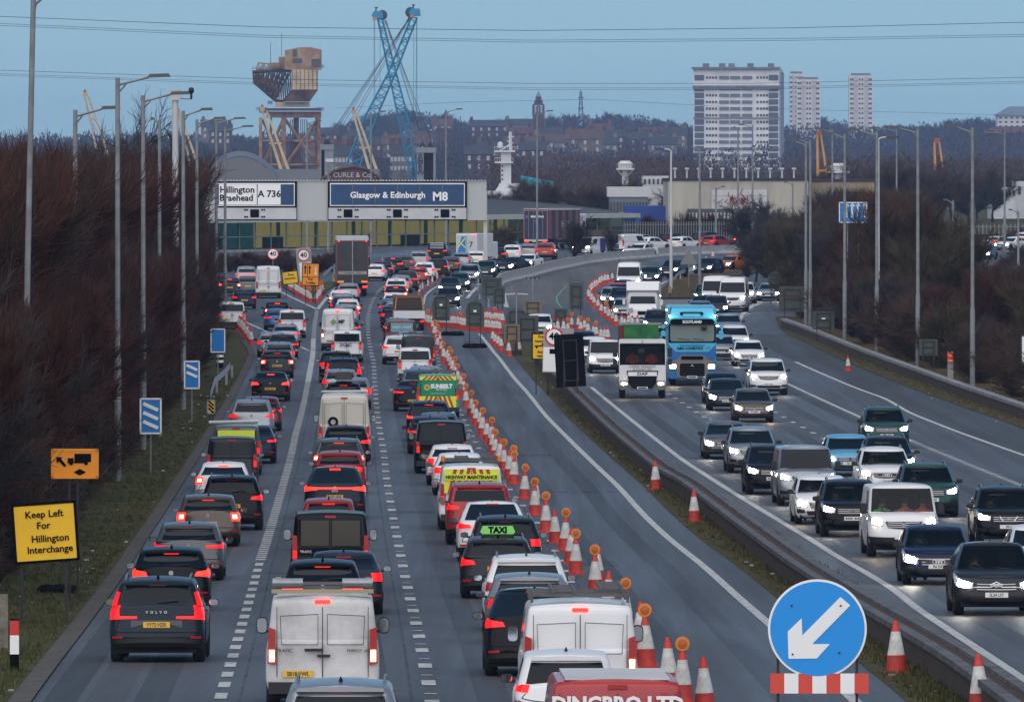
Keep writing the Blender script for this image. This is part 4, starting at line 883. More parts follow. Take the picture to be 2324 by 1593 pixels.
# the glazed building with the barrel roof
def terminal():
    M_fas = mat('white_fascia', (.5,.5,.49), .6, var=.1, vscale=1); M_rib = stripes('ribbed_roof', (.07,.075,.085), (.16,.17,.19), 'X', 1.1, .5)
    yl, yr = 985, 1110
    X0, _ = XZ(470, 500, yl); X1, zt = XZ(*KM(1290, 1062), yr)
    L = math.hypot(X1-X0, yr-yl); ang = math.atan2(yr-yl, X1-X0); g = 2.2; t = thing('glazed_building', 'long glazed building with a ribbed barrel roof and lit yellow walls inside', 'building', (X0, yl, g), ang); h = zt-g-.5
    # everything below in the building's own frame: x along the front, y backwards
    def lx(px): a = (px-CX)/F; # distance along the front where it meets the sight line
    def along(px):
        a = (px-CX)/F; return (a*yl-X0)/(math.cos(ang)-a*math.sin(ang))
    wy = MB(); wy.box(L*.52, 7, h*.5, L*.60, .3, h); build('inner_wall', wy, mat('lit_interior', (.5,.42,.2), .8, emit=(.55,.45,.16), es=.3, var=.25, vscale=.6), t)  # wall glows by its own material, standing in for the room lighting
    build('teal_reflection_panel', MB().box(L*.11, 6, h*.5, L*.2, .3, h), mat('teal_reflection_glow', (.05,.2,.24), .7, emit=(.1,.5,.6), es=.06, var=.5, vscale=.8), t)  # added glowing sheet that gives the glass its teal reflecting look
    fl = MB(); fl.box(L/2, 12, -.6, L, 26, 1.3); build('floor_slab', fl, M_conc, t)
    mg = MB(); mg.box(L/2, 0, h/2, L, .06, h)
    gm = bpy.data.materials.new('tinted_glazing'); gm.use_nodes = True; tt = gm.node_tree; b = tt.nodes['Principled BSDF']; b.inputs['Base Color'].default_value = (.01,.03,.035,1); b.inputs['Roughness'].default_value = .06
    tr = tt.nodes.new('ShaderNodeBsdfTransparent'); tr.inputs[0].default_value = (.86,.88,.78,1); mx = tt.nodes.new('ShaderNodeMixShader'); mx.inputs[0].default_value = .3; tt.links.new(tr.outputs[0], mx.inputs[1]); tt.links.new(b.outputs[0], mx.inputs[2]); tt.links.new(mx.outputs[0], tt.nodes['Material Output'].inputs[0])
    build('glazing', mg, gm, t)
    mul = MB().box(0, -.06, h/2, .12, .12, h).mesh('mullion', mat('mullion_green', (.10,.2,.19), .5)); n = 30
    for i in range(n+1): link('mullion', mul, t, (L*i/n, 0, 0))
    build('transom', MB().box(L/2, -.05, h*.48, L, .1, .1), M_galv, t)
    col = MB().tube([(0,3,0),(0,3,h)], .22, 8).mesh('column', mat('column_teal', (.12,.3,.28), .5))
    for i in range(12): link('column', col, t, (L*(i+.5)/12, 0, 0))
    mb = MB(); mb.box(L*.5, 1.2, h+.25, L+.8, 3.4, .5); build('fascia', mb, M_fas, t)
    # roof arc
    q = MB(); prof = []
    for i in range(25):
        u = i/24; prof.append((L*.28+(L*.72)*u-.2, h+.5+(.1+2.3*math.cos(u*math.pi/2)**.8)))
    prof = [(L*.28-(p[0]-L*.28)*.38, p[1]) for p in prof[::-3]]+prof
    for a, b2 in zip(prof, prof[1:]):
        q.quad((a[0], 2, a[1]), (b2[0], 2, b2[1]), (b2[0], 26, b2[1]+.6), (a[0], 26, a[1]+.6)); q.quad((a[0], 2, h+.3), (b2[0], 2, h+.3), (b2[0], 2, b2[1]), (a[0], 2, a[1]))
    build('roof', q, M_rib, t)
    rbm = MB()
    for i in range(70):
        k = i/69*(len(prof)-1); j = min(int(k), len(prof)-2); f = k-j; x = prof[j][0]*(1-f)+prof[j+1][0]*f; z = prof[j][1]*(1-f)+prof[j+1][1]*f
        rbm.box(x, 14, z+.36, .1, 24.2, .1, Matrix.Rotation(math.atan(.6/24), 3, 'X'))
    tag(build('roof_rib', rbm, mat('rib_dark', (.035,.038,.045), .6), t), kind=None)
    for px in (560, 700, 900, 1010): build('desk', MB().box(along(px), 4, .6, 3, 1.2, 1.2), M_plast0, t)
    return t
M_plast0 = mat('dark_furniture', (.02,.03,.035), .6)
terminal()
def dome():
    Y = 1160; t = rootat('arched_hall', 'grey ribbed arched hall roof showing over the left of the gantry', 'building', 545, Y); pts = [(458+ (632-458)*i/20, 415-58*math.sin(math.pi*i/20)**.75) for i in range(21)]
    m = MB(); q = [XZ(x, y, Y) for x, y in pts]; m.prism(q+[(q[-1][0], 2.7), (q[0][0], 2.7)], Y, Y+.4); child('end_wall', m, mat('arch_wall', (.15,.16,.18), .8), t)
    m = MB()
    for a, b in zip(q, q[1:]): m.quad((a[0], Y+.3, a[1]+.1), (b[0], Y+.3, b[1]+.1), (b[0]*(Y+70)/Y, Y+70, b[1]+.9), (a[0]*(Y+70)/Y, Y+70, a[1]+.9))
    child('roof', m, stripes('arch_roof', (.10,.11,.13), (.16,.17,.19), 'X', 2.2), t)
dome()
# palisade fences beyond the upper road
M_pal = mat('palisade_grey', (.2,.22,.22), .6)
def palisade(label, px0, px1, y, Y0, Y1, h):
    X0, X1 = (px0-CX)*Y0/F, (px1-CX)*Y1/F; L = math.hypot(X1-X0, Y1-Y0); t = thing('palisade_fence', label, 'fence', (X0, Y0, gz(Y0)), math.atan2(Y1-Y0, X1-X0)); n = min(95, int(L/.45)); pm = MB().box(0,0,h/2,.12,.05,h).mesh('pale', M_pal)
    for i in range(n): link('pale', pm, t, (L*(i+.5)/n, 0, 0))
    build('rail', MB().box(L/2, .06, h*.85, L, .05, .08).box(L/2, .06, h*.2, L, .05, .08), M_pal, t)
palisade('grey palisade fence behind the cars on the upper road', K3(1145,0)[0], K3(2115,0)[0], 0, 1085, 1100, 2.2)
palisade('grey palisade fence at the far right beyond the white cars', K4a(1850,0)[0], K4a(2330,0)[0], 0, 1100, 1100, 1.8)
# lattice pylon and overhead lines
def pylon():
    Y = 6500; t = rootat('electricity_pylon', 'grey lattice electricity pylon on the wooded skyline', 'pylon', 1362*.96833, Y); px = 1362*.96833; px = KM(870,0)[0]; t.location.x = (px-CX)*Y/F
    m = MB(); truss(m, [KM(861,120), KM(850,330)], [KM(873,120), KM(884,330)], Y, 9, .35, 2); line3(m, [KM(867,105), KM(867,125)], Y, .3); [line3(m, [KM(845,y), KM(892,y)], Y, .35) for y in (165, 245)]; child('lattice', m, mat('pylon_steel', (.08,.09,.1), .7), t)
pylon()
def wires(label, pts, Y, n, r, sep=0):
    t = rootat('overhead_line', label, 'cable', 0, Y)
    for k in range(n):
        m = MB(); q = [XZ(x, y+k*sep, Y) for x, y in pts]; m.tube([(a[0], Y+k*1.5, a[1]) for a in q], r, 4); child('wire', m, M_cable, t)
wires('single upper overhead wire crossing the whole sky', [(-50,36),(0,38),(600,62),(1200,70),(1800,64),(2380,50)], 900, 1, .024)
wires('pair of overhead wires just below the topmost wire', [(-50,52),(0,54),(600,81),(1200,92),(1800,88),(2380,78)], 905, 2, .018, 4)
wires('lower overhead wires crossing behind the tower flats', [(-50,158),(0,160),(600,180),(1200,190),(1700,190),(2380,175)], 1000, 1, .02)
wires('paired lowest overhead wires crossing in front of the cranes', [(-50,166),(0,168),(600,189),(1200,200),(1700,200),(2380,184)], 1004, 2, .016, 3.5)
wires('faint distant wires strung from the lattice pylon', [(760,246),(1050,232),(1342,226),(1700,246),(2300,262)], 3200, 1, .045)
# ------------------------------------------------------------------ gantry, lamps, signs, cones
M_post = mat('lamp_galvanised', (.21,.225,.235), .6, metal=.3, var=.25, vscale=1.2); M_head0 = mat('lantern_dark', (.04,.045,.05), .5)
M_sgb = mat('sign_back_green', (.055,.07,.062), .7, var=.2, vscale=.8); M_frame = mat('black_steel', (.015,.015,.016), .6)
M_sy = mat('sign_yellow', (.93,.54,.008), .5, var=.06, vscale=1); M_so = mat('sign_orange', (.93,.31,.006), .5, var=.06, vscale=1); M_sb = mat('sign_blue', (.005,.19,.55), .45); M_sbb = mat('sign_bright_blue', (.0,.27,.75), .4)
M_sw2 = mat('sign_white', (.85,.85,.85), .5); M_sr = mat('sign_red', (.55,.03,.02), .5); M_sk = mat('sign_black', (.004,.004,.005), .8, spec=.08); M_sgrey = mat('sign_grey', (.30,.30,.31), .6)
def lamp(x, yt, yb, arm, label, lean=0, cat='street lamp', hgt=None, Y=None, white=False, n='street_lamp', armd=4):
    X, Y0, z = P(x, yb); Y = Y or Y0; X = (x-CX)*Y/F; z = gz(Y) if Y < 1500 else 2.7; s = F/Y
    h = hgt or (CZ-(yt-HY)/s)-z; t = thing(n, label, cat, (X, Y, z), group='lamp columns along the motorway'); M = M_offw if white else M_post
    w = MB(); k = .001*0+1; r0 = .13; w.tube([(0,0,0),(lean*.3,0,h*.3),(lean*.31,0,h*.31),(lean,0,h)], [r0, r0, r0*.78, r0*.62], 8); build('column', w, M, t, smooth=40)
    if white:
        w = MB(); a = arm/s; w.tube([(0,0,h)]+[(a*(1-math.cos(q))*.6, 0, h+abs(a)*.35*math.sin(q)) for q in (.4,.8,1.2,1.57)]+[(a, 0, h+abs(a)*.35)], .06, 6); build('arm', w, M, t); hx, hz = a, h+abs(a)*.35
        build('lantern', MB().box(hx+.3*(1 if a > 0 else -1), 0, hz, .8, .3, .12), M_head0, t)
    elif arm:
        a = arm/s; sg = 1 if a > 0 else -1; w = MB(); w.tube([(lean,0,h-.25),(lean+a*.6, 0, h+.02*abs(a))], .045, 5); w.tube([(lean,0,h-.55),(lean+a*.16,0,h-.22)], .03, 4); build('arm', w, M, t)
        w = MB(); w.box(lean+a*.8, 0, h+.03*abs(a)+.04, abs(a)*.45, .34, .13, Matrix.Rotation(-.03*sg, 3, 'Y'), top=(.8,.7)); build('lantern', w, M_head0, t)
    return t
side = 'left bank'
LM = [(50,0,1190,34,'tallest grey lamp column, rising out of frame above the yellow keep-left sign',.35,16.2),
 (168,250,1060,100,'grey lamp column half sunk in the thicket, second back from the camera',.05,None),(267,178,1092,118,'grey lamp column with a long arm in front of the bare tree top',.0,None),
 (325,217,1022,104,'grey lamp column just behind the blue three-bar sign',.0,None),(416,252,930,66,'grey lamp column right of the camera mast',0,None),(447,272,850,63,'lamp column, second right of the camera mast',0,None),
 (491,272,757,66,'lamp column rising behind the plain blue marker board',0,None),(511,290,742,64,'lamp column just left of the exit lane white van',0,None),
 (362,272,880,-20,'faint lamp column with a short arm behind the camera mast',0,None)]
for x, yt, yb, arm, lb, ln, hg in LM: lamp(x, yt, yb, arm, lb, ln, hgt=hg)
LR = [(2207,290,882,-60,'grey lamp column beside the orange marker post'),(2083,292,836,-75,'grey lamp column between two green sign backs on the verge'),(1990,298,806,-70,'grey lamp column left of the sign back near the red cone'),
 (1917,305,786,-45,'grey lamp column standing in front of the blue lane sign'),(1839,318,746,-44,'thick grey lamp column, right one of the close pair'),(1829,322,738,-42,'thick grey lamp column, left one of the close pair'),
 (1889,295,590,-40,'thin lamp column behind the concrete warehouse corner'),(2035,293,560,-60,'thin lamp column among the bare trees left of the yellow derrick'),(1588,335,662,-28,'thin lamp column beside the warning triangle'),
 (1675,290,562,-10,'thin lamp column in front of the white tower block, left of a pair'),(1708,285,560,-32,'thin lamp column in front of the white tower block, right of a pair'),(1012,250,585,38,'lamp column left of the ship mast over the gantry'),
 (1219,254,575,36,'lamp column in front of the brick clock tower'),(842,255,590,34,'lamp column standing between the cream and blue booms'),(697,276,600,32,'lamp column in front of the rusty crane legs'),(2280,300,575,-40,'thin lamp column near the white works building'),
 (2163,455,650,-22,'short lamp column in the brown bushes'),(2311,478,640,-22,'short lamp column at the far right by the white cars'),(1799,415,560,-20,'short lamp post against the brown warehouse wall'),(1625,425,560,20,'short lamp post against the pale warehouse wall')]
for x, yt, yb, arm, lb in LR: lamp(x, yt, yb, arm, lb)
lamp(1523,345,658,-18,'white curved lamp column standing on the grass island', white=True); lamp(1993,320,780,22,'slim white curved lamp column beside a thicker grey one', white=True); lamp(745,375,600,34,'short curved lamp in front of the first grey portal')
def cam_mast():
    Y = 560; s = F/Y; X = (398-CX)/s; z = gz(Y); h = CZ-(222-HY)/s-z; t = thing('camera_mast', 'stout white camera mast with a square head and a dark camera dome', 'camera mast', (X, Y, z))
    build('mast', MB().tube([(0,0,0),(0,0,h)], [.22,.17], 10), M_offw, t, smooth=40); build('head', MB().box(0,0,h+.12,.62,.5,.56).box(0,0,h+.44,.66,.54,.07), M_offw, t)
    build('arm', MB().tube([(0,0,h-.05),(.95,0,h-.08)], .035, 5), M_post, t)
    m = MB(); m.tube([(.92,0,h-.08),(.92,0,h+.25)], .07, 8); m.lathe([(.01,h+.2),(.14,h+.28),(.17,h+.42),(.13,h+.55),(.01,h+.6)], 12, 'z', (.92,0,0)); build('camera', m, mat('camera_black', (.005,.007,.015), .4), t, smooth=50)
cam_mast()
# ---- the sign gantry
def gantry():
    Y = 868; s = F/Y; z = gz(Y); X0 = (455-CX)/s; X1 = (1104-CX)/s; t = thing('sign_gantry', 'white ribbed overhead gantry carrying two large blue direction signs', 'gantry', (X0, Y, z)); L = X1-X0
    zz = lambda y: CZ-(y-HY)/s-z; xx = lambda px: (px-CX)/s-X0; M_rw = stripes('white_ribbed_cladding', (.34,.36,.36), (.52,.54,.53), 'X', 3.2)
    z1, z0 = zz(411), zz(500)
    build('beam_cladding', MB().box(L/2, .9, (z0+z1)/2, L, 1.5, z1-z0), M_rw, t)
    m = MB(); [m.box(L*(i+.5)/90, .1, z1+.04, L/90*.5, .3, .12) for i in range(90)]; build('top_trim', m, M_offw, t)
    build('leg', MB().box(L-.1, .9, z0/2+.9, .34, .5, z1-.1), M_offw, t)
    build('leg', MB().box(.6, .9, z0/2, .34, .5, z0), M_offw, t)
    def panel(xa, xb, ya, yb, dark, nm, y=-.05):
        return build(nm, MB().box((xx(xa)+xx(xb))/2, y, (zz(ya)+zz(yb))/2, xx(xb)-xx(xa), .1, zz(ya)-zz(yb)), dark, t)
    M_dk = M_sk
    for (xa, xb, sa, sb, cam) in ((490,674,492,669,[578]),(744,1060,749,1055,[790,902,1010])):
        panel(xa, xb, 412, 501, M_dk, 'sign_frame', .02); panel(xa+1.5, xb-1.5, 472, 498, M_offw, 'lower_panel', -.04)
        p = panel(sa, sb, 416, 468, M_sw2, 'sign_border', -.06); 
        b = panel(sa+2, sb-2, 418.5, 465.5, mat('direction_blue', (.003,.045,.135), .4, var=.15, vscale=.8), 'blue_panel', -.10)
        k = 6 if sa > 700 else 4
        for i in range(1, k): build('panel_joint', MB().box(xx(sa+(sb-sa)*i/k), -.17, zz(442), .05, .03, zz(418)-zz(466)), mat('joint_brown', (.2,.16,.1), .8), t)
        for c in cam:
            build('signal_window', MB().box(xx(c), -.12, zz(484.5), .78, .06, .72), M_sk, t)
            m = MB(); [m.lathe([(.01,-.03),(.085,-.03),(.09,.02)], 8, 'y', (xx(c+dx), -.11, zz(484.5+dy))) for dx in (-22,-17,17,22) for dy in (-8,8)]; build('signal_lamps', m, M_sk, t)
    panel(497, 583, 419, 465, M_sw2, 'place_panel', -.14); panel(585, 637, 419, 465, M_sw2, 'route_panel', -.141)
    tx = lambda s_, size, px, py, m, **k: text_on(t, s_, size, m, xx(px), -.2, zz(py), **k)
    tx('Hillington', .80, 538.5, 431.5, M_ink0, bold=.02, space=1.0); tx('Braehead', .80, 536.5, 450, M_ink0, bold=.02); tx('A 736', .84, 611.5, 441, M_ink0, bold=.02)
    tx('Glasgow & Edinburgh', .76, 880, 443.5, M_sw2, bold=.02, space=1.02); tx('M8', 1.08, 999, 447, M_sw2, bold=.035)
M_ink0 = M_sk
gantry()
# ---- sign boards on frames
def board(name, label, cat, x0, x1, y0, y1, Y, front, legs=(.2,.8), tilt=0, back=False, ground=None, legm=None, shape='rect', thick=.06, yaw=0, border=None):
    """a flat board facing the camera (or its back); returns thing, width, height; its own frame has x along the board, z up from the ground"""
    s = F/Y; g = gz(Y) if ground is None else ground; X = ((x0+x1)/2-CX)/s; w = (x1-x0)/s; h = (y1-y0)/s; zc = CZ-((y0+y1)/2-HY)/s-g
    t = thing(name, label, cat, (X, Y, g), yaw)
    rot = Matrix.Rotation(tilt, 3, 'Y')
    m = MB()
    if shape == 'rect': m.box(0, 0, 0, w, thick, h)
    elif shape == 'round': m.lathe([(.001,-thick/2),(w/2,-thick/2),(w/2,thick/2),(.001,thick/2)], 36, 'y')
    elif shape == 'arch': m.prism([(-w/2,-h/2),(w/2,-h/2),(w/2,h*.12)]+[(w/2*math.cos(a), h*.12+h*.38*math.sin(a)) for a in [i*math.pi/10 for i in range(1,10)]]+[(-w/2,h*.12)], -thick/2, thick/2)
    elif shape == 'tri': m.prism([(-w/2,-h/2),(w/2,-h/2),(0,h/2)], -thick/2, thick/2)
    b = build('board', m, front, t, (0, 0, zc), (0, tilt, 0))
    if border: 
        fr = MB(); e = .03
        for cx, cz, sx, sz in ((0,h/2,w+e,e*2),(0,-h/2,w+e,e*2),(-w/2,0,e*2,h+e),(w/2,0,e*2,h+e)): fr.box(cx, -thick*.1, cz, sx, thick*1.3, sz)
        build('frame', fr, border, b)
    for q in legs: 
        zl = zc if back else zc-h/2+.02
        build('leg', MB().box((q-.5)*w, (.05 if not back else -.05), (zl+.05)/2 if not back else zc/2, .06, .05, zl+.05 if not back else zc), legm or M_frame, t)
    if back:
        fr = MB(); hh = h*.8
        for q in legs: fr.box((q-.5)*w, -thick/2-.03, 0, .05, .05, hh)
        for q in (-.38, 0, .38): fr.box(0, -thick/2-.03, q*h, w*(legs[-1]-legs[0]), .04, .04)
        build('back_frame', fr, M_frame, b)
    return t, w, h, zc, b
def btext(b, s_, size, m, x, z, **k): return text_on(b, s_, size, m, x, -.045, z, **k)
Y1 = 214
t, w, h, zc, b = board('diversion_sign', 'tilted yellow sign reading Keep Left For Hillington Interchange on thin legs', 'road sign', 32, 174, 1142, 1273, Y1, M_sy, (.12,.83), -.07, border=M_sk)
for s_, z_, x_ in (('Keep Left', .40, 0), ('For', .15, -.03), ('Hillington', -.14, .1), ('Interchange', -.38, .08)): btext(b, s_, .215, M_ink0, x_, z_, bold=.004)
t, w, h, zc, b = board('lorry_route_sign', 'orange sign with a black lorry, an arrow and a diamond above the yellow sign', 'road sign', 119, 221, 1021, 1083, 232, M_so, (.38,.56), 0, border=M_so)
m = MB(); m.box(.19,-.04,.14,.40,.01,.20); m.box(-.10,-.04,.08,.14,.01,.11); m.box(0.05,-.04,.03,.46,.01,.03); [m.lathe([(.001,-.05),(.045,-.05),(.045,-.03)], 12, 'y', (x,0,.01)) for x in (-.09,.27)]; build('lorry_symbol', m, M_sk, b)
m = MB(); m.prism([(-.45,.16),(-.29,.16),(-.33,.12),(-.2,-.04),(-.25,-.08),(-.38,.06),(-.43,.01)], -.045, -.035); build('arrow', m, M_sk, b)
m = MB(); m.prism([(-.03,-.2),(.12,-.12),(.27,-.2),(.12,-.28)], -.045, -.035); build('diamond', m, M_sk, b)
def bars(label, x0, x1, y0, y1, yb, n):
    Y = dist_for(yb); t, w, h, zc, b = board('countdown_sign', label, 'road sign', x0, x1, y0, y1, Y, M_sb, (.5,), 0, border=M_sw2, legm=M_post)
    for i in range(n): build('white_bar', MB().box(0, -.045, h*(.27-.26*i) if n > 1 else 0, w*.8, .01, h*.10, Matrix.Rotation(.42, 3, 'Y')), M_sw2, b)
bars('blue countdown sign with three white diagonal bars on a grey post', 319, 365, 905, 983, 1073, 3); bars('blue countdown sign with two white bars, partly behind twigs', 419, 452, 820, 881, 958, 2)
Y = dist_for(850); t, w, h, zc, b = board('countdown_sign', 'small blue marker board with its lower corner hidden by a black hooded post', 'road sign', 479, 510, 747, 799, Y, M_sb, (.5,), 0, border=M_sw2, legm=M_post)
t = thing('hooded_bollard', 'black hooded post with white bands in front of the blue marker board', 'post', (P(499,835)[0], P(499,835)[1], P(499,835)[2])); build('post', MB().tube([(0,0,0),(0,0,1.0)], .2, 8), M_sk, t); build('white_band', MB().tube([(0,0,.3),(0,0,.45)], .205, 8), M_sw2, t); build('white_band', MB().tube([(0,0,.6),(0,0,.75)], .205, 8), M_sw2, t); build('hood', MB().box(.0,0,1.2,.4,.3,.42,Matrix.Rotation(.3,3,'Y')), M_sk, t)
def hazard(label, x0, x1, y0, y1, Y):
    t, w, h, zc, b = board('hazard_plate', label, 'road sign', x0, x1, y0, y1, Y, M_sy, (.3,.7), 0, border=M_sgrey)
    m = MB(); [m.box(0,-.04,h*q,w*1.05,.01,h*.13,Matrix.Rotation(.75,3,'Y')) for q in (-.28,0,.28)]; build('black_stripes', m, M_sk, b)
hazard('yellow and black striped plate at the foot of the short guard rail', 471, 487, 908, 938, dist_for(968)); hazard('yellow and black striped plate at the start of the island guard rail', 756, 763, 621, 638, 800)
hazard('small yellow and black plate at the foot of the white curved lamp', 1518, 1523, 650, 664, 772)
def roundel(b, r, x, z, txt, size): 
    m = MB(); m.lathe([(.001,-.042),(r,-.042),(r,-.03)], 32, 'y', (x,0,z)); build('red_ring', m, M_sr, b); m = MB(); m.lathe([(.001,-.05),(r*.8,-.05),(r*.8,-.04)], 32, 'y', (x,0,z)); build('white_disc', m, M_sw2, b)
    text_on(b, txt, size, M_ink0, x, -.056, z, bold=.012)
Y = dist_for(636); t, w, h, zc, b = board('speed_limit_sign', 'round red ringed speed sign reading 40 at the exit island', 'road sign', 606.5, 632.5, 563.5, 589.5, Y, M_sgrey, (.5,), 0, shape='round', legm=M_post); roundel(b, w/2, 0, 0, '40', .58)
Y = 795; t, w, h, zc, b = board('speed_limit_board', 'tall grey board with a red ringed 40 above an average speed camera plate', 'road sign', 674, 708, 562, 642, Y, M_sgrey, (.2,.8), -.08); roundel(b, .52, .0, .82, '40', .56); build('camera_plate', MB().box(.05,-.04,-.55,.95,.02,1.55), M_sw2, b)
t, w, h, zc, b = board('lane_closure_sign', 'orange lane sign with two black arrows, a white arrow and For 2 miles below', 'road sign', 686, 724, 598, 648, 745, M_so, (.2,.8), .02, border=M_sk)
def arrow(b, x, z0, z1, m, up=True, w_=.045):
    d = 1 if up else -1; q = MB(); q.box(x,-.04,(z0+z1)/2,w_*2,.012,z1-z0); tip = z1 if up else z0; q.prism([(x-w_*2.6,tip-d*.02),(x+w_*2.6,tip-d*.02),(x,tip+d*.2)][::d], -.046,-.034); build('arrow', q, m, b)
arrow(b, -.42, .05, .52, M_sk); arrow(b, -.08, .05, .52, M_sk); arrow(b, .38, .12, .55, M_sw2, False); build('divider', MB().box(0,-.04,-.2,w,.012,.04).box(-.25,-.04,.3,.035,.012,.95), M_sk, b)
btext(b, 'For', .26, M_ink0, 0, -.36, bold=.006); btext(b, '2 miles', .26, M_ink0, 0, -.64, bold=.006)
t, w, h, zc, b = board('free_recovery_sign', 'tilted yellow sign reading Free recovery beside the exit island cones', 'road sign', 641, 676, 616, 644, 775, M_sy, (.25,.75), -.12, border=M_sk); btext(b, 'Free', .26, M_ink0, .08, .22, bold=.006); btext(b, 'recovery', .24, M_ink0, 0, -.06, bold=.006)
YF = 480
t, w, h, zc, b = board('free_recovery_sign', 'upright yellow sign with a tow truck reading Free recovery Await rescue', 'road sign', 1208, 1251, 757, 815, YF+4, M_sy, (.2,.8), 0, border=M_sk)
for s_, z_ in (('Free', .48), ('recovery', .27), ('Await', -.28), ('rescue', -.47)): btext(b, s_, .19, M_ink0, 0, z_, bold=.004)
m = MB(); m.box(-.1,-.04,.02,.5,.012,.06); m.box(.08,-.04,.1,.16,.012,.14); [m.lathe([(.001,-.05),(.05,-.05),(.05,-.03)], 12, 'y', (x,0,-.04)) for x in (-.25,.12)]; build('tow_truck_symbol', m, M_sk, b)
t, w, h, zc, b = board('speed_limit_board', 'pinkish white board with a red ringed 40 over an Average speed check plate', 'road sign', 1232, 1301, 745, 846, YF, M_sgrey, (.2,.8), .03); roundel(b, .46, -.22, .68, '40', .5)
build('camera_plate', MB().box(-.05,-.04,-.45,1.35,.02,1.2), M_sw2, b); m = MB(); m.box(-.25,-.06,-.05,.34,.012,.24); m.box(-.33,-.07,-.05,.12,.012,.12); build('camera_symbol', m, M_sk, b)
for s_, z_ in (('Average', -.33), ('speed', -.58), ('check', -.83)): btext(b, s_, .22, M_ink0, -.12, z_, bold=.004)
t, w, h, zc, b = board('covered_sign', 'large black covered sign leaning on its frame at the head of the median', 'road sign', 1260, 1327, 758, 878, 462, M_sk, (.3,.75), -.06, back=True)
for i, (x0, x1, y0, y1, yb, sh, lb) in enumerate([(981,1021,668,728,762,'arch','grey-green round-topped sign back, the one left of the pair before the cone wall'),(1057,1099,682,742,790,'arch','grey-green round-topped sign back above the dark sandbag'),
    (1094,1139,630,672,705,'rect','grey sign back under the white gantry leg'),(1119,1146,652,690,712,'rect','smaller grey sign back overlapping the one below the gantry leg'),(1148,1198,700,760,775,'arch','grey round-topped sign back behind the floodlight mast'),
    (1172,1222,716,778,805,'rect','square grey sign back beside the wood backed sign'),(1258,1288,700,742,758,'rect','thin framed sign back by the red barrel'),(1292,1324,643,702,722,'rect','tall framed sign back standing on the planed lane'),
    (1768,1828,650,708,735,'rect','broad green sign back at the start of the verge barrier'),(1793,1824,622,650,700,'tri','grey triangular sign back over the broad green board'),(1742,1780,620,650,690,'round','round green sign back in front of the dark trees'),
    (1844,1894,706,748,775,'rect','tilted green sign back with a white label on the verge'),(2086,2128,770,807,845,'rect','small dark green sign back near the orange marker post')]):
    t, w, h, zc, b = board('rear_facing_sign', lb, 'road sign', x0, x1, y0, y1, dist_for(yb), M_sgb, (.2,.8), .0, back=True, shape=sh)
    if i in (0, 1, 11): build('white_label', MB().box(0,-.08,.1*h,w*.16,.01,h*.08), M_sw2, b)
for x0, x1, y0, y1, yb, lb in ((1144,1180,736,778,808,'plywood backed sign with yellow sandbags beside the floodlight'),(1188,1230,683,716,738,'plywood backed sign behind the dark camera pole')):
    t, w, h, zc, b = board('plywood_backed_sign', lb, 'road sign', x0, x1, y0, y1, dist_for(yb), mat('plywood', (.17,.14,.09), .8, var=.2, vscale=2), (.2,.8), 0, back=True)
t, w, h, zc, b = board('warning_triangle', 'back of a pale triangular warning sign on a thin post by the island', 'road sign', 1543, 1583, 565, 600, dist_for(655), mat('sign_back_pale', (.2,.2,.19), .7), (.5,), 0, shape='tri', legm=M_post)
for x, y, lb in ((1028,762,'black sandbag heap under the left round-topped sign back'),(1078,790,'black sandbag heap under the second round-topped sign back')):
    q = P(x, y); m = MB(); [m.lathe([(.01,0),(.3,.02),(.34,.14),(.2,.28),(.01,.3)], 8, 'z', (dx, dy, 0)) for dx, dy in ((-.45,0),(0,.1),(.42,-.05),(.1,-.3))]; t = thing('sandbags', lb, 'sandbag', q); build('bags', m, M_sk, t, smooth=60)
q = P(130, 1345); m = MB(); [m.lathe([(.01,0),(.22,.02),(.25,.1),(.15,.2),(.01,.22)], 8, 'z', (dx, dy, 0)) for dx, dy in ((-.25,0),(.05,.1),(.3,-.05))]; tag(build('sandbag', m, M_sk, None, q, smooth=60), 'black sandbags lying in the grass under the yellow keep-left sign', 'sandbag')
# mandatory arrow sign close to the camera
def keep_left():
    Y = 124; s = F/Y; g = gz(Y); X = (1855-CX)/s; zc = CZ-(1426-HY)/s-g; r = 112/s; t = thing('keep_left_sign', 'big round blue sign with a white arrow pointing down to the left', 'road sign', (X, Y, g))
    m = MB(); m.lathe([(.001,-.02),(r,-.02),(r,.02),(.001,.02)], 72, 'y'); b = build('rim', m, M_sw2, t, (0,0,zc)); m = MB(); m.lathe([(.001,-.028),(r*.955,-.028),(r*.955,-.018)], 72, 'y'); build('blue_disc', m, M_sbb, b)
    K = lambda x, y: ((K4d(x,y)[0]-1855)/s, (1426-K4d(x,y)[1])/s)
    A = [(1008,300),(1078,360),(805,637),(932,637),(838,740),(636,742),(630,548),(730,452),(735,575)]
    m = MB(); m.prism([K(*p) for p in A], -.036, -.026); build('arrow', m, M_sw2, b)
    m = MB(); [m.lathe([(.001,-.05),(.012,-.05),(.014,-.03)], 8, 'y', (K(*p)[0],0,K(*p)[1])) for p in ((658,362),(1010,362),(665,710),(1000,700))]; build('bolts', m, M_frame, b)
    zb = CZ-(1550-HY)/s-g; wb = (1971-1748)/s
    for i in range(7): build('red_panel' if i % 2 == 0 else 'white_panel', MB().box((1748+223*(i+.5)/7-1855)/s, -.0, zb, wb/7, .05, 45/s), mat('board_red', (.65,.06,.04), .5) if i % 2 == 0 else M_sw2, t)
    for px in (1766, 1945): build('leg', MB().box((px-1855)/s, .06, (zc-.1)/2, .035, .035, zc-.1), M_frame, t)
keep_left()
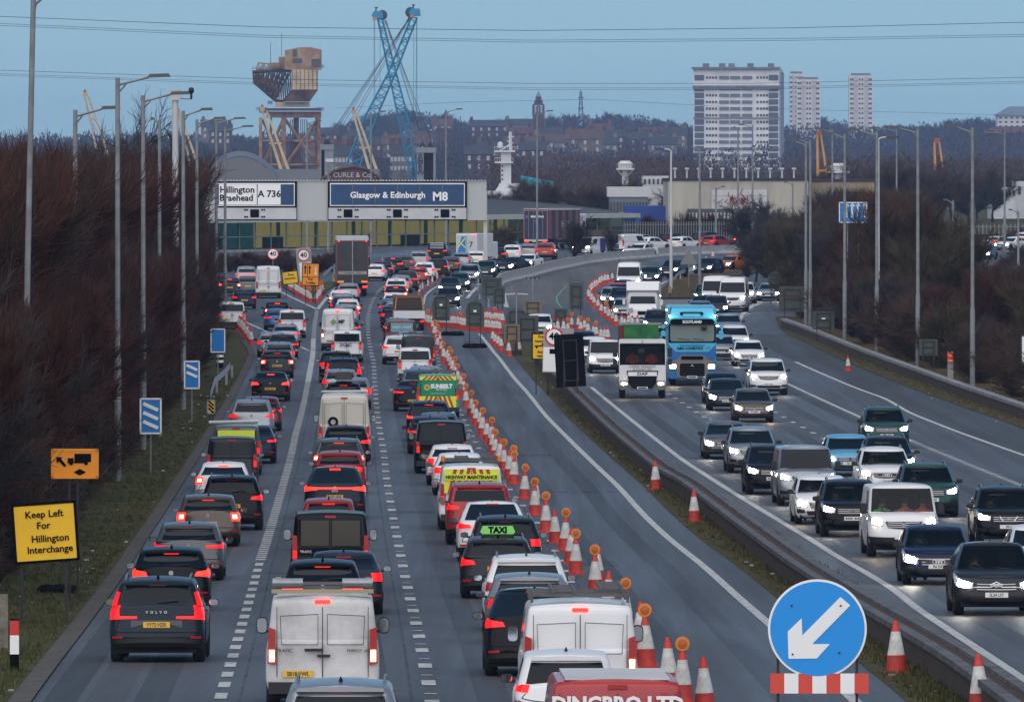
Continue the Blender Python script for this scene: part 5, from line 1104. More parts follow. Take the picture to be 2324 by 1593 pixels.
# marker posts
def mpost(x, yb, h, parts, label, name='marker_post', w=.14):
    q = P(x, yb); t = thing(name, label, 'post', q)
    for nm, z0, z1, m in parts: build(nm, MB().box(0, 0, (z0+z1)/2*h, w, .12, (z1-z0)*h), m, t)
mpost(33, 1523, 1.0, [('black_base',0,.33,M_sk),('white_band',.33,.69,M_sw2),('red_band',.69,.97,M_sr),('cap',.97,1,M_sk)], 'slim black, white and red marker post in the grass near the camera', w=.17)
mpost(2157, 862, 1.5, [('concrete_post',0,.66,M_conc),('orange_face',.66,.97,mat('dayglo_orange', (.8,.12,.03), .5, emit=(1,.15,.05), es=.15)),('cap',.97,1,M_conc)], 'concrete marker post with a glowing orange face beyond the verge barrier', w=.3)
mpost(6, 1470, 1.1, [('concrete_post',0,1,mat('mossy_concrete', (.17,.15,.12), .9, var=.4, vscale=4))], 'mossy concrete post at the frame edge beside the marker post', 'concrete_post', w=.22)
# blue lane sign in the trees and the pale sign at the frame edge
t, w, h, zc, b = board('lane_direction_sign', 'blue motorway lane sign with white upward arrows behind bare branches', 'road sign', 1905, 1967, 460, 505, 670, M_sb, (.3,.7), 0, border=M_sw2, legm=M_post)
for x in (-.45,-.05,.35,.8): arrow(b, x, -.35, .45, M_sw2, True, .07)
t, w, h, zc, b = board('route_sign', 'pale framed sign edge cut off by the right side of the picture', 'road sign', 2318, 2400, 762, 882, 470, M_sw2, (.3,.7), 0, border=M_sgb)
# floodlight masts
def flood(x, yb, yt, label, two=True):
    q = P(x, yb); s = F/q[1]; h = (yb-yt)/s; t = thing('floodlight_mast', label, 'floodlight', q)
    build('lower_mast', MB().tube([(0,0,0),(0,0,h*.5)], .09, 6), M_frame, t); build('upper_mast', MB().tube([(0,0,h*.45),(0,0,h)], .045, 6), M_galv, t)
    if two:
        for a in (-1, 1): build('lamp_bar', MB().box(a*.38, 0, h+.02, .62, .12, .07, Matrix.Rotation(a*.05, 3, 'Y')), M_offw, t)
    else: [build('camera_head', MB().box(dx, 0, h, .12, .14, .12), M_frame, t) for dx in (-.45,-.15,.15,.45)]; build('cross_arm', MB().box(0,0,h-.06,1.1,.05,.05), M_galv, t)
    build('ballast', MB().box(0,0,.14,.7,.6,.28), M_frame, t)
flood(1172, 806, 668, 'floodlight mast with two bright lamp bars beside the plywood sign'); flood(1209, 736, 632, 'dark camera pole with four small heads on the planed lane', False)
# ---- traffic cones
M_cred = mat('cone_red', (.36,.03,.02), .6, col2=(.6,.05,.035), vscale=4); M_cwh = mat('cone_sleeve', (.40,.39,.36), .5, col2=(.66,.66,.64), vscale=5); M_cblk = mat('cone_base_black', (.02,.02,.02), .8); M_amb = mat('beacon_amber', (.30,.06,.004), .3, emit=(1,.3,.02), es=.04); M_ambr = mat('beacon_ring', (.62,.17,.012), .4, emit=(1,.4,.05), es=.03)
def cone_parts():
    b = MB(); b.box(0,0,.025,.46,.46,.05); b.lathe([(.19,.05),(.165,.36)], 14); red = b.mesh('cone_body', M_cred, 40)
    b = MB(); b.lathe([(.166,.36),(.085,.80)], 14); wh = b.mesh('reflective_sleeve', M_cwh, 40)
    b = MB(); b.lathe([(.085,.80),(.04,1.0),(.001,1.005)], 14); tip = b.mesh('cone_tip', M_cred, 40)
    b = MB(); b.lathe([(.001,-.05),(.125,-.05),(.135,0),(.125,.05),(.001,.05)], 16, 'y', (0,0,1.08)); b.box(0,0,.92,.07,.05,.12); ring = b.mesh('beacon', M_ambr, 40)
    b = MB(); b.lathe([(.001,-.07),(.08,-.065),(.09,-.045)], 14, 'y', (0,0,1.08)); lens = b.mesh('beacon_lens', M_amb, 40); return red, wh, tip, ring, lens
CP = cone_parts(); nc = [0]
def cone(px, py, lampd, label, group, scale=1.0):
    q = P(px, py); t = thing('traffic_cone', label, 'traffic cone', (q[0], q[1], q[2]+.012), rng.uniform(-.2,.2), group); t.scale = (scale*rng.uniform(.94,1.04),)*3; t.rotation_euler.x = rng.uniform(-.03,.03); t.rotation_euler.y = rng.uniform(-.04,.04)
    link('cone_body', CP[0], t); link('reflective_sleeve', CP[1], t)
    link('cone_tip', CP[2], t)
    if lampd: o = link('beacon', CP[3], t); link('beacon_lens', CP[4], o)
    return t
def run(lst, desc, group, first='nearest'):
    lst = sorted(lst, key=lambda p: -p[1])
    for i, p in enumerate(lst):
        lampd = len(p) > 2 and p[2]; cone(p[0], p[1], lampd, '%s cone, %s in %s' % ('amber-beaconed' if lampd else 'plain red-white', ordn(i, first), desc), group)
A = [(*K2(x, y), l) for x, y, l in [(1630,1612,1),(1550,1537,0),(1765,1660,0),(1413,1392,1),(1382,1305,0),(1293,1168,1),(1185,1062,0),(1110,950,1),(1125,890,0),(992,832,1),(965,768,0),(928,692,1),(870,647,0),(815,582,1),(748,484,1),(752,440,0),(685,384,1),(623,297,1),(598,263,0),(560,214,1),(541,182,0)]]
A += [(*K6(x, y), l) for x, y, l in [(1830,1605,1),(1785,1575,0),(1697,1508,1),(1658,1430,0),(1600,1362,1),(1570,1290,0),(1552,1205,1),(1500,1160,0),(1432,1082,1),(1415,1000,0),(1362,948,1),(1340,880,0),(1293,825,1),(1235,720,1),(1195,585,1),(1180,520,0),(1135,450,1),(1110,400,0),(1092,345,1),(1070,320,0),(1042,275,1),(1020,215,1),(1005,180,0),(960,158,1)]]
A += [(*K2b(x, y), l) for x, y, l in [(930,1545,0),(872,1500,1),(902,1420,0),(876,1395,1),(840,1345,1),(852,1290,1),(822,1262,0),(805,1215,0),(768,1210,1)]]
run(A, 'the long line beside the right-hand queue', 'cones closing the outer lane')
run([(*K2b(745+35*i, 1196+i*2.4), i in (7, 12)) for i in range(13)], 'the wall of cones across the carriageway, left half', 'cones across the carriageway', 'first')
run([(*K2b(1190+33*i, 1240+i*3.2), 0) for i in range(15)], 'the wall of cones across the carriageway, right half', 'cones across the carriageway', 'first')
run([(*K2b(1425+33*i, 1158+i*3.5), i == 5) for i in range(9)], 'the upper row stepping up towards the guard rail', 'cones by the guard rail', 'first')
run([(*K2b(x, y), 0) for x, y in [(1568,1412),(1602,1448),(1638,1478),(1672,1508)]], 'the short row of four beside the plywood sign', 'cones beside the plywood sign')
cone(*K2b(1768,1570), 0, 'lone red and white cone in front of the floodlight ballast', 'stray cones'); cone(*K2b(1888,1548), 0, 'thin red and white cone left of the yellow tow truck sign', 'stray cones')
run([(*K3(x, y), l) for x, y, l in [(1045,690,0),(1005,702,0),(980,708,0),(953,716,0),(930,732,0),(905,750,0),(885,766,0),(865,782,0),(848,800,0),(836,818,0),(830,838,0),(842,858,0),(860,884,0),(882,908,0),(915,938,1),(947,985,0),(987,1008,1),(1012,1032,0),(1047,1057,1),(1077,1082,0),(1130,1106,0),(1150,1120,0),(1188,1092,0),(1225,1110,0),(1266,1118,0)]], 'the curved line left of the motorhome', 'cones curving round the planed lane')
run([(*K3(x, y), l) for x, y, l in [(480,1140,1),(520,1150,0),(560,1150,0),(610,1150,0),(650,1160,1),(680,1110,1),(743,1112,0),(765,1150,1),(800,1140,0),(828,1165,1),(875,1190,0),(905,1195,1),(945,1215,0),(975,1222,0),(1005,1228,0)]], 'the scattered group behind the yellow tow truck sign', 'cones behind the tow truck sign')
run([(*K3(x, y), 0) for x, y in [(1937,492),(1880,542),(2145,520),(2225,508),(2265,494)]], 'the far line behind the orange car', 'cones behind the orange car')
run([(*K1b(x, y), 1) for x, y in [(1062,640),(1088,655),(1120,672),(1145,690),(1170,706),(1195,722),(1220,738),(1245,752),(1270,768),(1292,782),(1315,796)]], 'the left arm of the exit island chevron', 'cones round the exit island')
run([(*K1b(x, y), 1) for x, y in [(1390,800),(1405,775),(1420,755),(1432,735),(1445,712),(1470,690)]], 'the right arm of the exit island chevron', 'cones round the exit island')
run([(*K1b(x, y), 0) for x, y in [(395,1092),(412,1110),(430,1128),(447,1146),(463,1165),(480,1185),(497,1205),(513,1228),(530,1250),(548,1275),(562,1296),(580,1322)]], 'the slanting row beside the exit lane', 'cones beside the exit lane')
cone(*K7(73,1020), 0, 'lone red and white cone standing in the grass by the median barrier, lower of two', 'cones on the central reservation'); cone(*K2(1472,328), 0, 'lone red and white cone standing on the median, upper of two', 'cones on the central reservation')
cone(*K4d(1410,858), 0, 'large red and white cone beside the median barrier right of the blue arrow sign', 'cones on the central reservation'); cone(*K4d(2012,1150), 0, 'red tipped cone cut off by the bottom edge beside the barrier', 'cones on the central reservation')
cone(*K4b(918,1243), 0, 'lone bright orange cone standing on the hard shoulder', 'stray cones', .85)
# thin divider posts between opposing streams
M_dp = [M_cred, M_cwh]
dp = []
for i, (x, y) in enumerate([K2b(655,925), K2b(652,860), K2b(662,800), K2b(692,775), K2b(760,735), K2b(815,690), K2b(875,642), K2b(945,590), K2b(1017,572), K2b(1070,530), K3(375,492), K3(515,485), K3(970,432), K3(1462,392), K3(1230,415)]):
    q = P(x, y); t = thing('lane_divider_post', 'slim red and white flexible post, %s along the line between the opposing streams' % ordn(i, 'first'), 'post', q, group='flexible divider posts')
    if not dp: dp = [MB().tube([(0,0,0),(0,0,.3)], .09, 8).mesh('red_base', M_cred), MB().tube([(0,0,.3),(0,0,.78)], .075, 8).mesh('white_sleeve', M_cwh), MB().tube([(0,0,.78),(0,0,1.0)], .06, 8).mesh('red_tip', M_cred)]
    for me in dp: link(me.name, me, t)
# red barrels
for x, y, lb in ((550,1090,'red barrel with a white band among the scattered cones'),(625,1110,'red barrel at the edge of the scattered cones')):
    q = P(*K3(x, y)); t = thing('traffic_drum', lb, 'drum', q); build('drum', MB().lathe([(.26,0),(.3,.1),(.27,.9),(.001,.92)], 12), M_cred, t, smooth=40); build('band', MB().lathe([(.295,.35),(.29,.5)], 12), M_cwh, t)
# ------------------------------------------------------------------ vehicles
def paint(name, c, metal=.35, rough=.34): return mat('paint_'+name, c, rough, metal=metal, coat=.5 if max(c) > .08 else .2, spec=.35 if max(c) > .08 else .12)
PAINT = dict(black=paint('black',(.004,.005,.007)), white=paint('white',(.70,.71,.72),0,.4), silver=paint('silver',(.30,.32,.35),.6), grey=paint('grey',(.09,.095,.10),.4),
    darkgrey=paint('darkgrey',(.026,.028,.033),.4), navy=paint('navy',(.008,.016,.045),.4), blue=paint('blue',(.02,.10,.30),.3), red=paint('red',(.30,.018,.02),.2),
    darkred=paint('darkred',(.13,.015,.02),.3), brown=paint('brown',(.085,.065,.05),.4), orange=paint('orange',(.5,.13,.03),.3), green=paint('green',(.02,.06,.05),.3),
    steelblue=paint('steelblue',(.07,.13,.19),.4), slate=paint('slate',(.014,.021,.03),.4), skyblue=paint('skyblue',(.10,.33,.52),.2), lorryblue=paint('lorryblue',(.06,.42,.62),.05,.4),
    deepblue=paint('deepblue',(.01,.12,.36),.05,.4), vangreen=paint('vangreen',(.0,.26,.13),0,.45), vanred=paint('vanred',(.36,.02,.025),0,.35), cream=paint('cream',(.55,.52,.45),0,.5), dirtywhite=mat('paint_dirtywhite', (.42,.42,.42), .5, col2=(.62,.62,.62), vscale=1.4))
M_glass = mat('car_glass', (.006,.011,.015), .05, spec=.2)
M_rubber = mat('tyre_rubber', (.012,.012,.013), .9); M_rim = mat('alloy', (.3,.3,.31), .35, metal=.8)
M_plast = mat('black_plastic', (.008,.009,.010), .55); M_under = mat('underbody_black', (.005,.005,.006), .95)
M_tailoff = mat('tail_lens', (.22,.01,.012), .2, emit=(1,.02,.015), es=.05, coat=.5)
M_tail = mat('tail_lamp_lit', (.22,.003,.003), .3, emit=(1,.004,.004), es=.7); M_brake = mat('brake_lamp_lit', (.4,.01,.005), .3, emit=(1,.015,.008), es=2.4)
M_core = mat('brake_lamp_core', (.9,.3,.2), .3, emit=(1,.22,.1), es=7)
M_head = mat('headlamp_lit', (.9,.9,.85), .2, emit=(1,.93,.78), es=55); M_headw = mat('headlamp_warm', (.9,.85,.7), .2, emit=(1,.74,.42), es=40)
M_lens = mat('headlamp_lens', (.45,.48,.52), .12, metal=.3, coat=1); M_amber = mat('amber_lamp', (.8,.3,.02), .3, emit=(1,.4,.03), es=2.5)
M_py = mat('plate_yellow', (.75,.45,.03), .4); M_pw = mat('plate_white', (.75,.75,.72), .4); M_ink = mat('plate_ink', (.01,.01,.012), .5)
M_chrome = mat('chrome', (.5,.5,.52), .15, metal=1); M_mirror = mat('mirror_glass', (.7,.75,.8), .05, metal=1)
M_hyel = mat('hivis_yellow', (.72,.82,.05), .5, emit=(.7,.85,.05), es=0); M_hred = mat('hivis_red', (.5,.03,.02), .5)

# half-outline parameter t: 0 rear centre .. 1 rear corner .. 2 front corner .. 3 front centre
class Shape:
    def __init__(s, **k):
        d = dict(L=4.3, W=1.80, Hh=1.48, belt=.95, hood0=.70, hood1=.93, deck=None, cowl=1.05, roofF=.35, roofR=-1.55, rwb=-2.0, wb=2.6, wr=.33, cr=.42, cf=.6, nr=3.2, nf=2.6,
                 tumble=.78, rin=.06, fin=.16, sill=.2, gw=.94, gcr=.28, fo=None, roofdrop=.09, rwx=.84, rwv=(.14,.80), wsv=(.06,.93), swv=(.12,.84), side='car', beltr=None, fwheel=None, pan=0)
        d.update(k); s.__dict__.update(d)
        s.yr0, s.yf0 = -s.L/2, s.L/2
        s.yfw = s.fwheel if s.fwheel is not None else s.L/2-.86; s.yrw = s.yfw-s.wb
        if s.beltr is None: s.beltr = s.belt+.06
    def top(s, y):       # height of the lower body's upper edge
        if y > s.cowl: u = (s.yf0-y)/(s.yf0-s.cowl); u = max(0, min(1, u)); return s.hood0+(s.hood1-s.hood0)*(1-(1-u)**1.7)
        if s.deck and y < s.rwb: return s.deck
        u = (s.cowl-y)/(s.cowl-s.yr0); return s.hood1+(s.beltr-s.hood1)*min(1, u)
    def bot(s, y):
        b = s.sill+.05*max(0, abs(y)/(s.L/2)-.8)/.2
        for yw in (s.yfw, s.yrw):
            q = (s.wr+.055)**2-(y-yw)**2
            if q > 0: b = max(b, s.wr+math.sqrt(q))
        return b
    def plan(s, t, w, yr, yf, cr, cf, nr, nf):
        if t <= 1:
            a = t*math.pi/2; return w*max(0, math.sin(a))**(2/nr), yr+cr*(1-max(0, math.cos(a))**(2/nr))
        if t >= 2:
            a = (3-t)*math.pi/2; return w*max(0, math.sin(a))**(2/nf), yf-cf*(1-max(0, math.cos(a))**(2/nf))
        return w, (yr+cr)+(yf-cf-yr-cr)*(t-1)
    def low(s, t, v):
        ws = [(0,.93),(.12,.975),(.3,1),(.55,.995),(.8,.965),(.92,.945),(1,.90)]
        ri = [(0,.07),(.1,.0),(.35,.0),(.5,.05),(.8,.05+s.rin*.5),(.95,.05+s.rin),(1,.09+s.rin)]
        fi = [(0,.10),(.12,.01),(.35,.0),(.6,.05),(.85,s.fin),(.95,s.fin+.05),(1,s.fin+.14)]
        def L(tab):
            for a, b in zip(tab, tab[1:]):
                if v <= b[0]: return a[1]+(b[1]-a[1])*(v-a[0])/(b[0]-a[0])
            return tab[-1][1]
        x, y = s.plan(t, s.W/2*L(ws), s.yr0+L(ri), s.yf0-L(fi), s.cr, s.cf, s.nr, s.nf)
        b = s.bot(y); tp = s.top(y); return Vector((x, y, b+v*(tp-b)))
    def high(s, t, v):
        u = min(1, v/.94); w = s.W/2*(s.gw+(s.tumble-s.gw)*u**1.15); e = max(0, (v-.88)/.12); w -= .05*e*e; 
        yr = s.rwb+(s.roofR-s.rwb)*u**(1.0); yf = s.cowl+(s.roofF-s.cowl)*u**1.05; yr += .08*e*e; yf -= .08*e*e
        x, y = s.plan(t, w, yr, yf, s.gcr, s.gcr*1.1, 4, 3.2)
        zb = min(s.top(max(s.rwb, min(s.cowl, y))), s.top(y)+.0)-.015; mid = (s.roofF+s.roofR)/2; span = max(.5, (s.roofF-s.roofR)/2)
        zt = s.Hh-.045-s.roofdrop*min(1.6, ((y-mid)/span)**2) if not s.pan else s.Hh-.045
        return Vector((x, y, zb+v*(zt-zb)))
    def tx(s, xf, n): return math.asin(min(1, xf)**(n/2))*2/math.pi
def grid(fn, ts, vs, mb, keep=None, sgn=1):
    k = len(mb.v); nT = len(ts)
    for v in vs:
        for t in ts:
            p = fn(t, v); mb.v.append((p.x*sgn, p.y, p.z))
    for i in range(len(vs)-1):
        for j in range(nT-1):
            if keep and not keep((ts[j]+ts[j+1])/2, (vs[i]+vs[i+1])/2): continue
            q = (k+i*nT+j, k+i*nT+j+1, k+(i+1)*nT+j+1, k+(i+1)*nT+j)
            mb.f.append(q if sgn < 0 else q[::-1]); mb.m.append(mb.cm)
def clean(mb):     # merge coincident points and drop unused ones
    key = {}; nv = []; mp = []
    for p in mb.v:
        q = (round(p[0], 4), round(p[1], 4), round(p[2], 4))
        if q not in key: key[q] = len(nv); nv.append(p)
        mp.append(key[q])
    nf = []; nm = []
    for f, m in zip(mb.f, mb.m):
        g = []
        for i in f:
            if mp[i] not in g: g.append(mp[i])
        if len(g) > 2: nf.append(tuple(g)); nm.append(m)
    used = sorted({i for f in nf for i in f}); re = {i: k for k, i in enumerate(used)}
    mb.v = [nv[i] for i in used]; mb.f = [tuple(re[i] for i in f) for f in nf]; mb.m = nm; return mb
def lamp_patch(S, fn, quad, nu=6, nv=3, out=.014, sgn=1, mb=None):     # quad: four (t, v) corners on the skin, raised shell
    mb = mb or MB(); k = len(mb.v); N = []
    for i in range(nv+1):
        for j in range(nu+1):
            a, b = j/nu, i/nv
            t = (1-a)*(1-b)*quad[0][0]+a*(1-b)*quad[1][0]+a*b*quad[2][0]+(1-a)*b*quad[3][0]
            v = (1-a)*(1-b)*quad[0][1]+a*(1-b)*quad[1][1]+a*b*quad[2][1]+(1-a)*b*quad[3][1]
            p = fn(t, v); e = .01; du = fn(t+e, v)-fn(t-e, v); dv = fn(t, v+e)-fn(t, v-e); nn = du.cross(dv)
            c = Vector((p.x, p.y, 0)); 
            if nn.length < 1e-9: nn = c
            nn.normalize()
            if nn.dot(Vector((p.x, p.y, 0))) < 0: nn = -nn
            q = p+nn*out; N.append((p-nn*.004, q))
    for _, q in N: mb.v.append((q.x*sgn, q.y, q.z))
    k2 = len(mb.v)
    for p, _ in N: mb.v.append((p.x*sgn, p.y, p.z))
    W1 = nu+1
    for i in range(nv):
        for j in range(nu):
            q = (k+i*W1+j, k+i*W1+j+1, k+(i+1)*W1+j+1, k+(i+1)*W1+j); mb.f.append(q if sgn > 0 else q[::-1]); mb.m.append(mb.cm)
    rim = [j for j in range(W1)]+[i*W1+nu for i in range(1, nv+1)]+[nv*W1+j for j in range(nu-1, -1, -1)]+[i*W1 for i in range(nv-1, 0, -1)]
    for a, b in zip(rim, rim[1:]+rim[:1]): mb.f.append((k+a, k2+a, k2+b, k+b)); mb.m.append(mb.cm)
    return mb
def vz(S, y, z): b = .22; return max(0, min(1, (z-b)/(S.top(y)-b)))
WHEELS = {}
def wheel_meshes(r, w=.22):
    if (r, w) in WHEELS: return WHEELS[(r, w)]
    m = MB(); m.lathe([(r*.62,-w/2), (r*.93,-w/2), (r,-w*.36), (r,w*.36), (r*.93,w/2), (r*.62,w/2)], 20, 'x'); ty = m.mesh('tyre', M_rubber, 40)
    m = MB(); m.lathe([(.0,w*.25), (r*.14,w*.3), (r*.16,w*.2), (r*.6,w*.12), (r*.66,w*.42)], 20, 'x')
    for k in range(5):
        a = 2*math.pi*k/5; m.box(w*.3, math.cos(a)*r*.36, math.sin(a)*r*.36, .03, r*.5, r*.14, Matrix.Rotation(a, 3, 'X'))
    m.lathe([(r*.1,-w*.4), (r*.62,-w*.42)], 16, 'x'); ri = m.mesh('rim', M_rim, 40)
    WHEELS[(r, w)] = (ty, ri); return WHEELS[(r, w)]
PROTO = {}
TS = sorted(set([0,.12,.25,.38,.5,.6,.7,.78,.86,.93,1,1.06,1.16,1.3,1.42,1.46,1.6,1.75,1.9,1.96,2,2.06,2.13,2.22,2.32,2.45,2.6,2.8,3]))
def car_meshes(key, S):
    """all shared meshes of one body shape"""
    if key in PROTO: return PROTO[key]
    d = {}
    # lower body: side stations dense round the wheel arches
    ts = set(TS)
    span = (S.yf0-S.cf-.1)-(S.yr0+S.cr+.05)
    for yw in (S.yfw, S.yrw):
        for a in range(-90, 91, 12):
            y = yw+(S.wr+.056)*math.sin(R(a)); t = 1+(y-(S.yr0+S.cr+.05))/span
            if 1.01 < t < 1.99: ts.add(round(t, 4))
            t2 = (y-(S.yf0-S.cf-.1))
    ts = sorted(ts)
    vs = [0,.06,.14,.26,.42,.58,.72,.84,.93,.98,1]
    b = MB(); b.cm = 0
    for sg in (1, -1): grid(S.low, ts, vs, b, None, sg)
    # bonnet, shoulder and deck
    K = [0,.25,.5,.7,.85,.95,1]; prev = None
    for t in ts:
        p = S.low(t, 1); row = [(p.x*k, p.y, p.z+.035*(1-k*k)*min(1, p.x/.5)) for k in K]
        if prev:
            for i in range(len(K)-1):
                for sg in (1, -1):
                    q = [prev[i], prev[i+1], row[i+1], row[i]]; q = [(x*sg, y, z) for x, y, z in q]
                    b.poly(q if sg > 0 else q[::-1])
        prev = row
    # glasshouse; the panes are separate meshes sharing the same skin
    tr = S.tx(S.rwx, 4); tw = 3-S.tx(.93, 3.2)
    ts2 = sorted(set([0, tr*.35, tr*.7, tr, 1.05, 1.92, tw, 3-(3-tw)*.6, 3-(3-tw)*.3, 3, 1, 1.2, 1.4, 1.44, 1.6, 1.75, 2, .9, (tr+1)/2])|({1.5, 1.3} if S.side == 'van' else set()))
    rv, wv, sv = S.rwv, S.wsv, S.swv
    vs2 = sorted(set([0, *rv, *wv, *sv, .3, .45, .6, .72, .9, .94, .97, 1]))
    isr = lambda t, v: t < tr and rv[0] < v < rv[1]; isw = lambda t, v: t > tw and wv[0] < v < wv[1]
    if S.side == 'van': iss = lambda t, v: 1.62 < t < 1.92 and sv[0] < v < sv[1]
    elif S.side == 'vanrow': iss = lambda t, v: (1.08 < t < 1.4 or 1.44 < t < 1.92) and sv[0] < v < sv[1]
    else: iss = lambda t, v: (1.05 < t < 1.4 or 1.44 < t < 1.92) and sv[0] < v < sv[1]
    if S.side == 'van': ts2 = sorted(set(ts2)|{1.62})
    if S.side == 'vanrow': ts2 = sorted(set(ts2)|{1.08})
    if rv[1] <= rv[0]: isr = lambda t, v: False
    for sg in (1, -1): grid(S.high, ts2, vs2, b, lambda t, v: not (isr(t, v) or isw(t, v) or iss(t, v)), sg)
    prev = None
    for t in ts2:
        p = S.high(t, 1); row = [(p.x*k, p.y, p.z+.045*(1-k*k)) for k in K]
        if prev:
            for i in range(len(K)-1):
                for sg in (1, -1):
                    q = [prev[i], prev[i+1], row[i+1], row[i]]; q = [(x*sg, y, z) for x, y, z in q]; b.poly(q if sg > 0 else q[::-1])
                    if S.pan and 1.1 < t < 1.95 and i < 4: b.m[-1] = 1
        prev = row
    clean(b); d['body'] = b.mesh('body', [PAINT['black'], M_glass], 42)
    for nm, fn in (('rear_window', isr), ('windscreen', isw)):
        w = MB()
        for sg in (1, -1): grid(S.high, ts2, vs2, w, fn, sg)
        clean(w)
        if w.f: d[nm] = w.mesh(nm, M_glass, 60)
    for sg in (1, -1):
        w = MB(); grid(S.high, ts2, vs2, w, iss, sg); clean(w)
        if w.f: d['side%d' % sg] = w.mesh('side_window', M_glass, 60)
    u = MB(); u.box(0, 0, .36, S.W*.84, S.L*.9, .34); d['underbody'] = u.mesh('underbody', M_under)
    PROTO[key] = d; return d
def mirror_meshes(big=False):
    k = ('mir', big)
    if k in PROTO: return PROTO[k]
    m = MB(); h, w = (.30, .2) if big else (.14, .2)
    n = 8; pr = []
    for i in range(12):
        a = 2*math.pi*i/12; pr.append((w/2*math.copysign(abs(math.cos(a))**.6, math.cos(a)), h/2*math.copysign(abs(math.sin(a))**.6, math.sin(a))))
    m.prism(pr, -.04, .03); m.prism([(x*.75, z*.75) for x, z in pr], .03, .09); m.box(-w*.55, 0, -h*.35, w*.5, .05, .05)
    g = MB(); g.prism([(x*.86, z*.86) for x, z in pr], -.052, -.041)
    PROTO[k] = (m.mesh('wing_mirror', M_plast, 50), g.mesh('mirror_glass', M_mirror)); return PROTO[k]
SH = dict(
    hatch=Shape(), city=Shape(L=3.6, W=1.65, Hh=1.50, cowl=1.0, roofF=.45, roofR=-1.35, rwb=-1.62, wb=2.42, wr=.3, belt=.92, tumble=.8, rwv=(.04,.86)),
    suv=Shape(L=4.5, W=1.86, Hh=1.66, belt=1.05, hood0=.86, hood1=1.05, cowl=1.0, roofF=.3, roofR=-1.75, rwb=-2.05, wb=2.68, wr=.37, sill=.27, tumble=.77, cr=.4),
    big=Shape(L=4.75, W=1.92, Hh=1.80, belt=1.15, hood0=.98, hood1=1.17, cowl=1.1, roofF=.45, roofR=-2.0, rwb=-2.22, wb=2.75, wr=.39, sill=.3, tumble=.83, cr=.35, nr=3.6),
    sedan=Shape(L=4.7, W=1.83, Hh=1.43, belt=.92, hood0=.68, hood1=.92, cowl=1.15, roofF=.4, roofR=-1.0, rwb=-1.75, deck=1.0, wb=2.8, tumble=.74, rwv=(.08,.88), rwx=.88, beltr=.98),
    coupe=Shape(L=4.6, W=1.86, Hh=1.40, belt=.92, hood0=.68, hood1=.9, cowl=1.1, roofF=.3, roofR=-.7, rwb=-1.9, deck=1.03, wb=2.8, wr=.35, tumble=.70, rwv=(.08,.92), rwx=.88),
    fast=Shape(L=4.75, W=1.92, Hh=1.62, belt=1.02, hood0=.76, hood1=1.0, cowl=1.25, roofF=.4, roofR=-1.0, rwb=-2.05, wb=2.85, wr=.37, sill=.24, tumble=.72, rwv=(.1,.95), rwx=.86, pan=1, roofdrop=0, beltr=1.12),
    estate=Shape(L=4.7, W=1.81, Hh=1.49, belt=.95, hood0=.7, hood1=.93, cowl=1.15, roofF=.4, roofR=-1.9, rwb=-2.22, wb=2.75, tumble=.76),
    mpv=Shape(L=4.4, W=1.83, Hh=1.82, belt=1.08, hood0=.85, hood1=1.08, cowl=1.3, roofF=.75, roofR=-2.02, rwb=-2.12, wb=2.73, wr=.33, tumble=.86, cr=.25, nr=5, rwv=(.1,.82), rwx=.88, side='vanrow', roofdrop=.02, gcr=.18),
    van=Shape(L=5.0, W=1.96, Hh=1.97, belt=1.15, hood0=1.0, hood1=1.2, cowl=1.75, roofF=1.15, roofR=-2.38, rwb=-2.44, wb=3.1, wr=.345, sill=.26, tumble=.88, gw=.955, cr=.14, nr=6, gcr=.13, rin=-.02, rwv=(0,0), side='van', roofdrop=.015, swv=(.1,.8), fin=.12),
    winvan=Shape(L=5.1, W=1.93, Hh=1.92, belt=1.12, hood0=.98, hood1=1.18, cowl=1.7, roofF=1.05, roofR=-2.36, rwb=-2.46, wb=3.2, wr=.35, sill=.24, tumble=.86, gw=.955, cr=.2, nr=5, gcr=.16, rin=-.02, rwv=(.06,.9), rwx=.9, side='vanrow', roofdrop=.015),
    bigvan=Shape(L=5.9, W=2.04, Hh=2.55, belt=1.35, hood0=1.1, hood1=1.4, cowl=2.2, roofF=1.45, roofR=-2.86, rwb=-2.9, wb=3.7, wr=.36, sill=.3, tumble=.87, gw=.965, cr=.12, nr=7, gcr=.12, rin=-.03, rwv=(0,0), side='van', wsv=(.06,.72), swv=(.08,.62), roofdrop=.01, fin=.12),
    )
def paint_obj(o, m):
    o.material_slots[0].link = 'OBJECT'; o.material_slots[0].material = m
CAT = dict(hatch='car', city='car', suv='car', big='car', sedan='car', coupe='car', fast='car', estate='car', mpv='van', van='van', winvan='van', bigvan='van')
def cached(key, fn):
    if key not in PROTO: PROTO[key] = fn()
    return PROTO[key]
def part(t, key, fn, loc=None, rot=None, name=None, m=None, parent=None):
    me = cached(key, fn); o = link(name or me.name, me, parent or t, loc, rot)
    if m is not None: paint_obj(o, m)
    return o
def plate(t, me_col, x, y, z, text, rear, far):
    def f():
        m = MB(); m.box(0, 0, 0, .52, .012, .112); return m.mesh('number_plate', me_col)
    o = part(t, ('plate', me_col.name), f, (x, y, z), (0, 0, 0 if rear else math.pi))
    if text:
        text_on(o, text, .098, M_ink, 0, -.009, -.002, bold=.002, sx=.92, depth=.001, space=.95)
    elif not far:
        def f2():
            m = MB()
            for i, w in enumerate((-.2,-.145,-.09,-.035,.06,.115,.17)): m.box(w, 0, 0, .035, .002, .066-.012*(i % 2))
            return m.mesh('plate_marks', M_ink)
        part(o, 'pmarks', f2, (0, -.0075, 0))
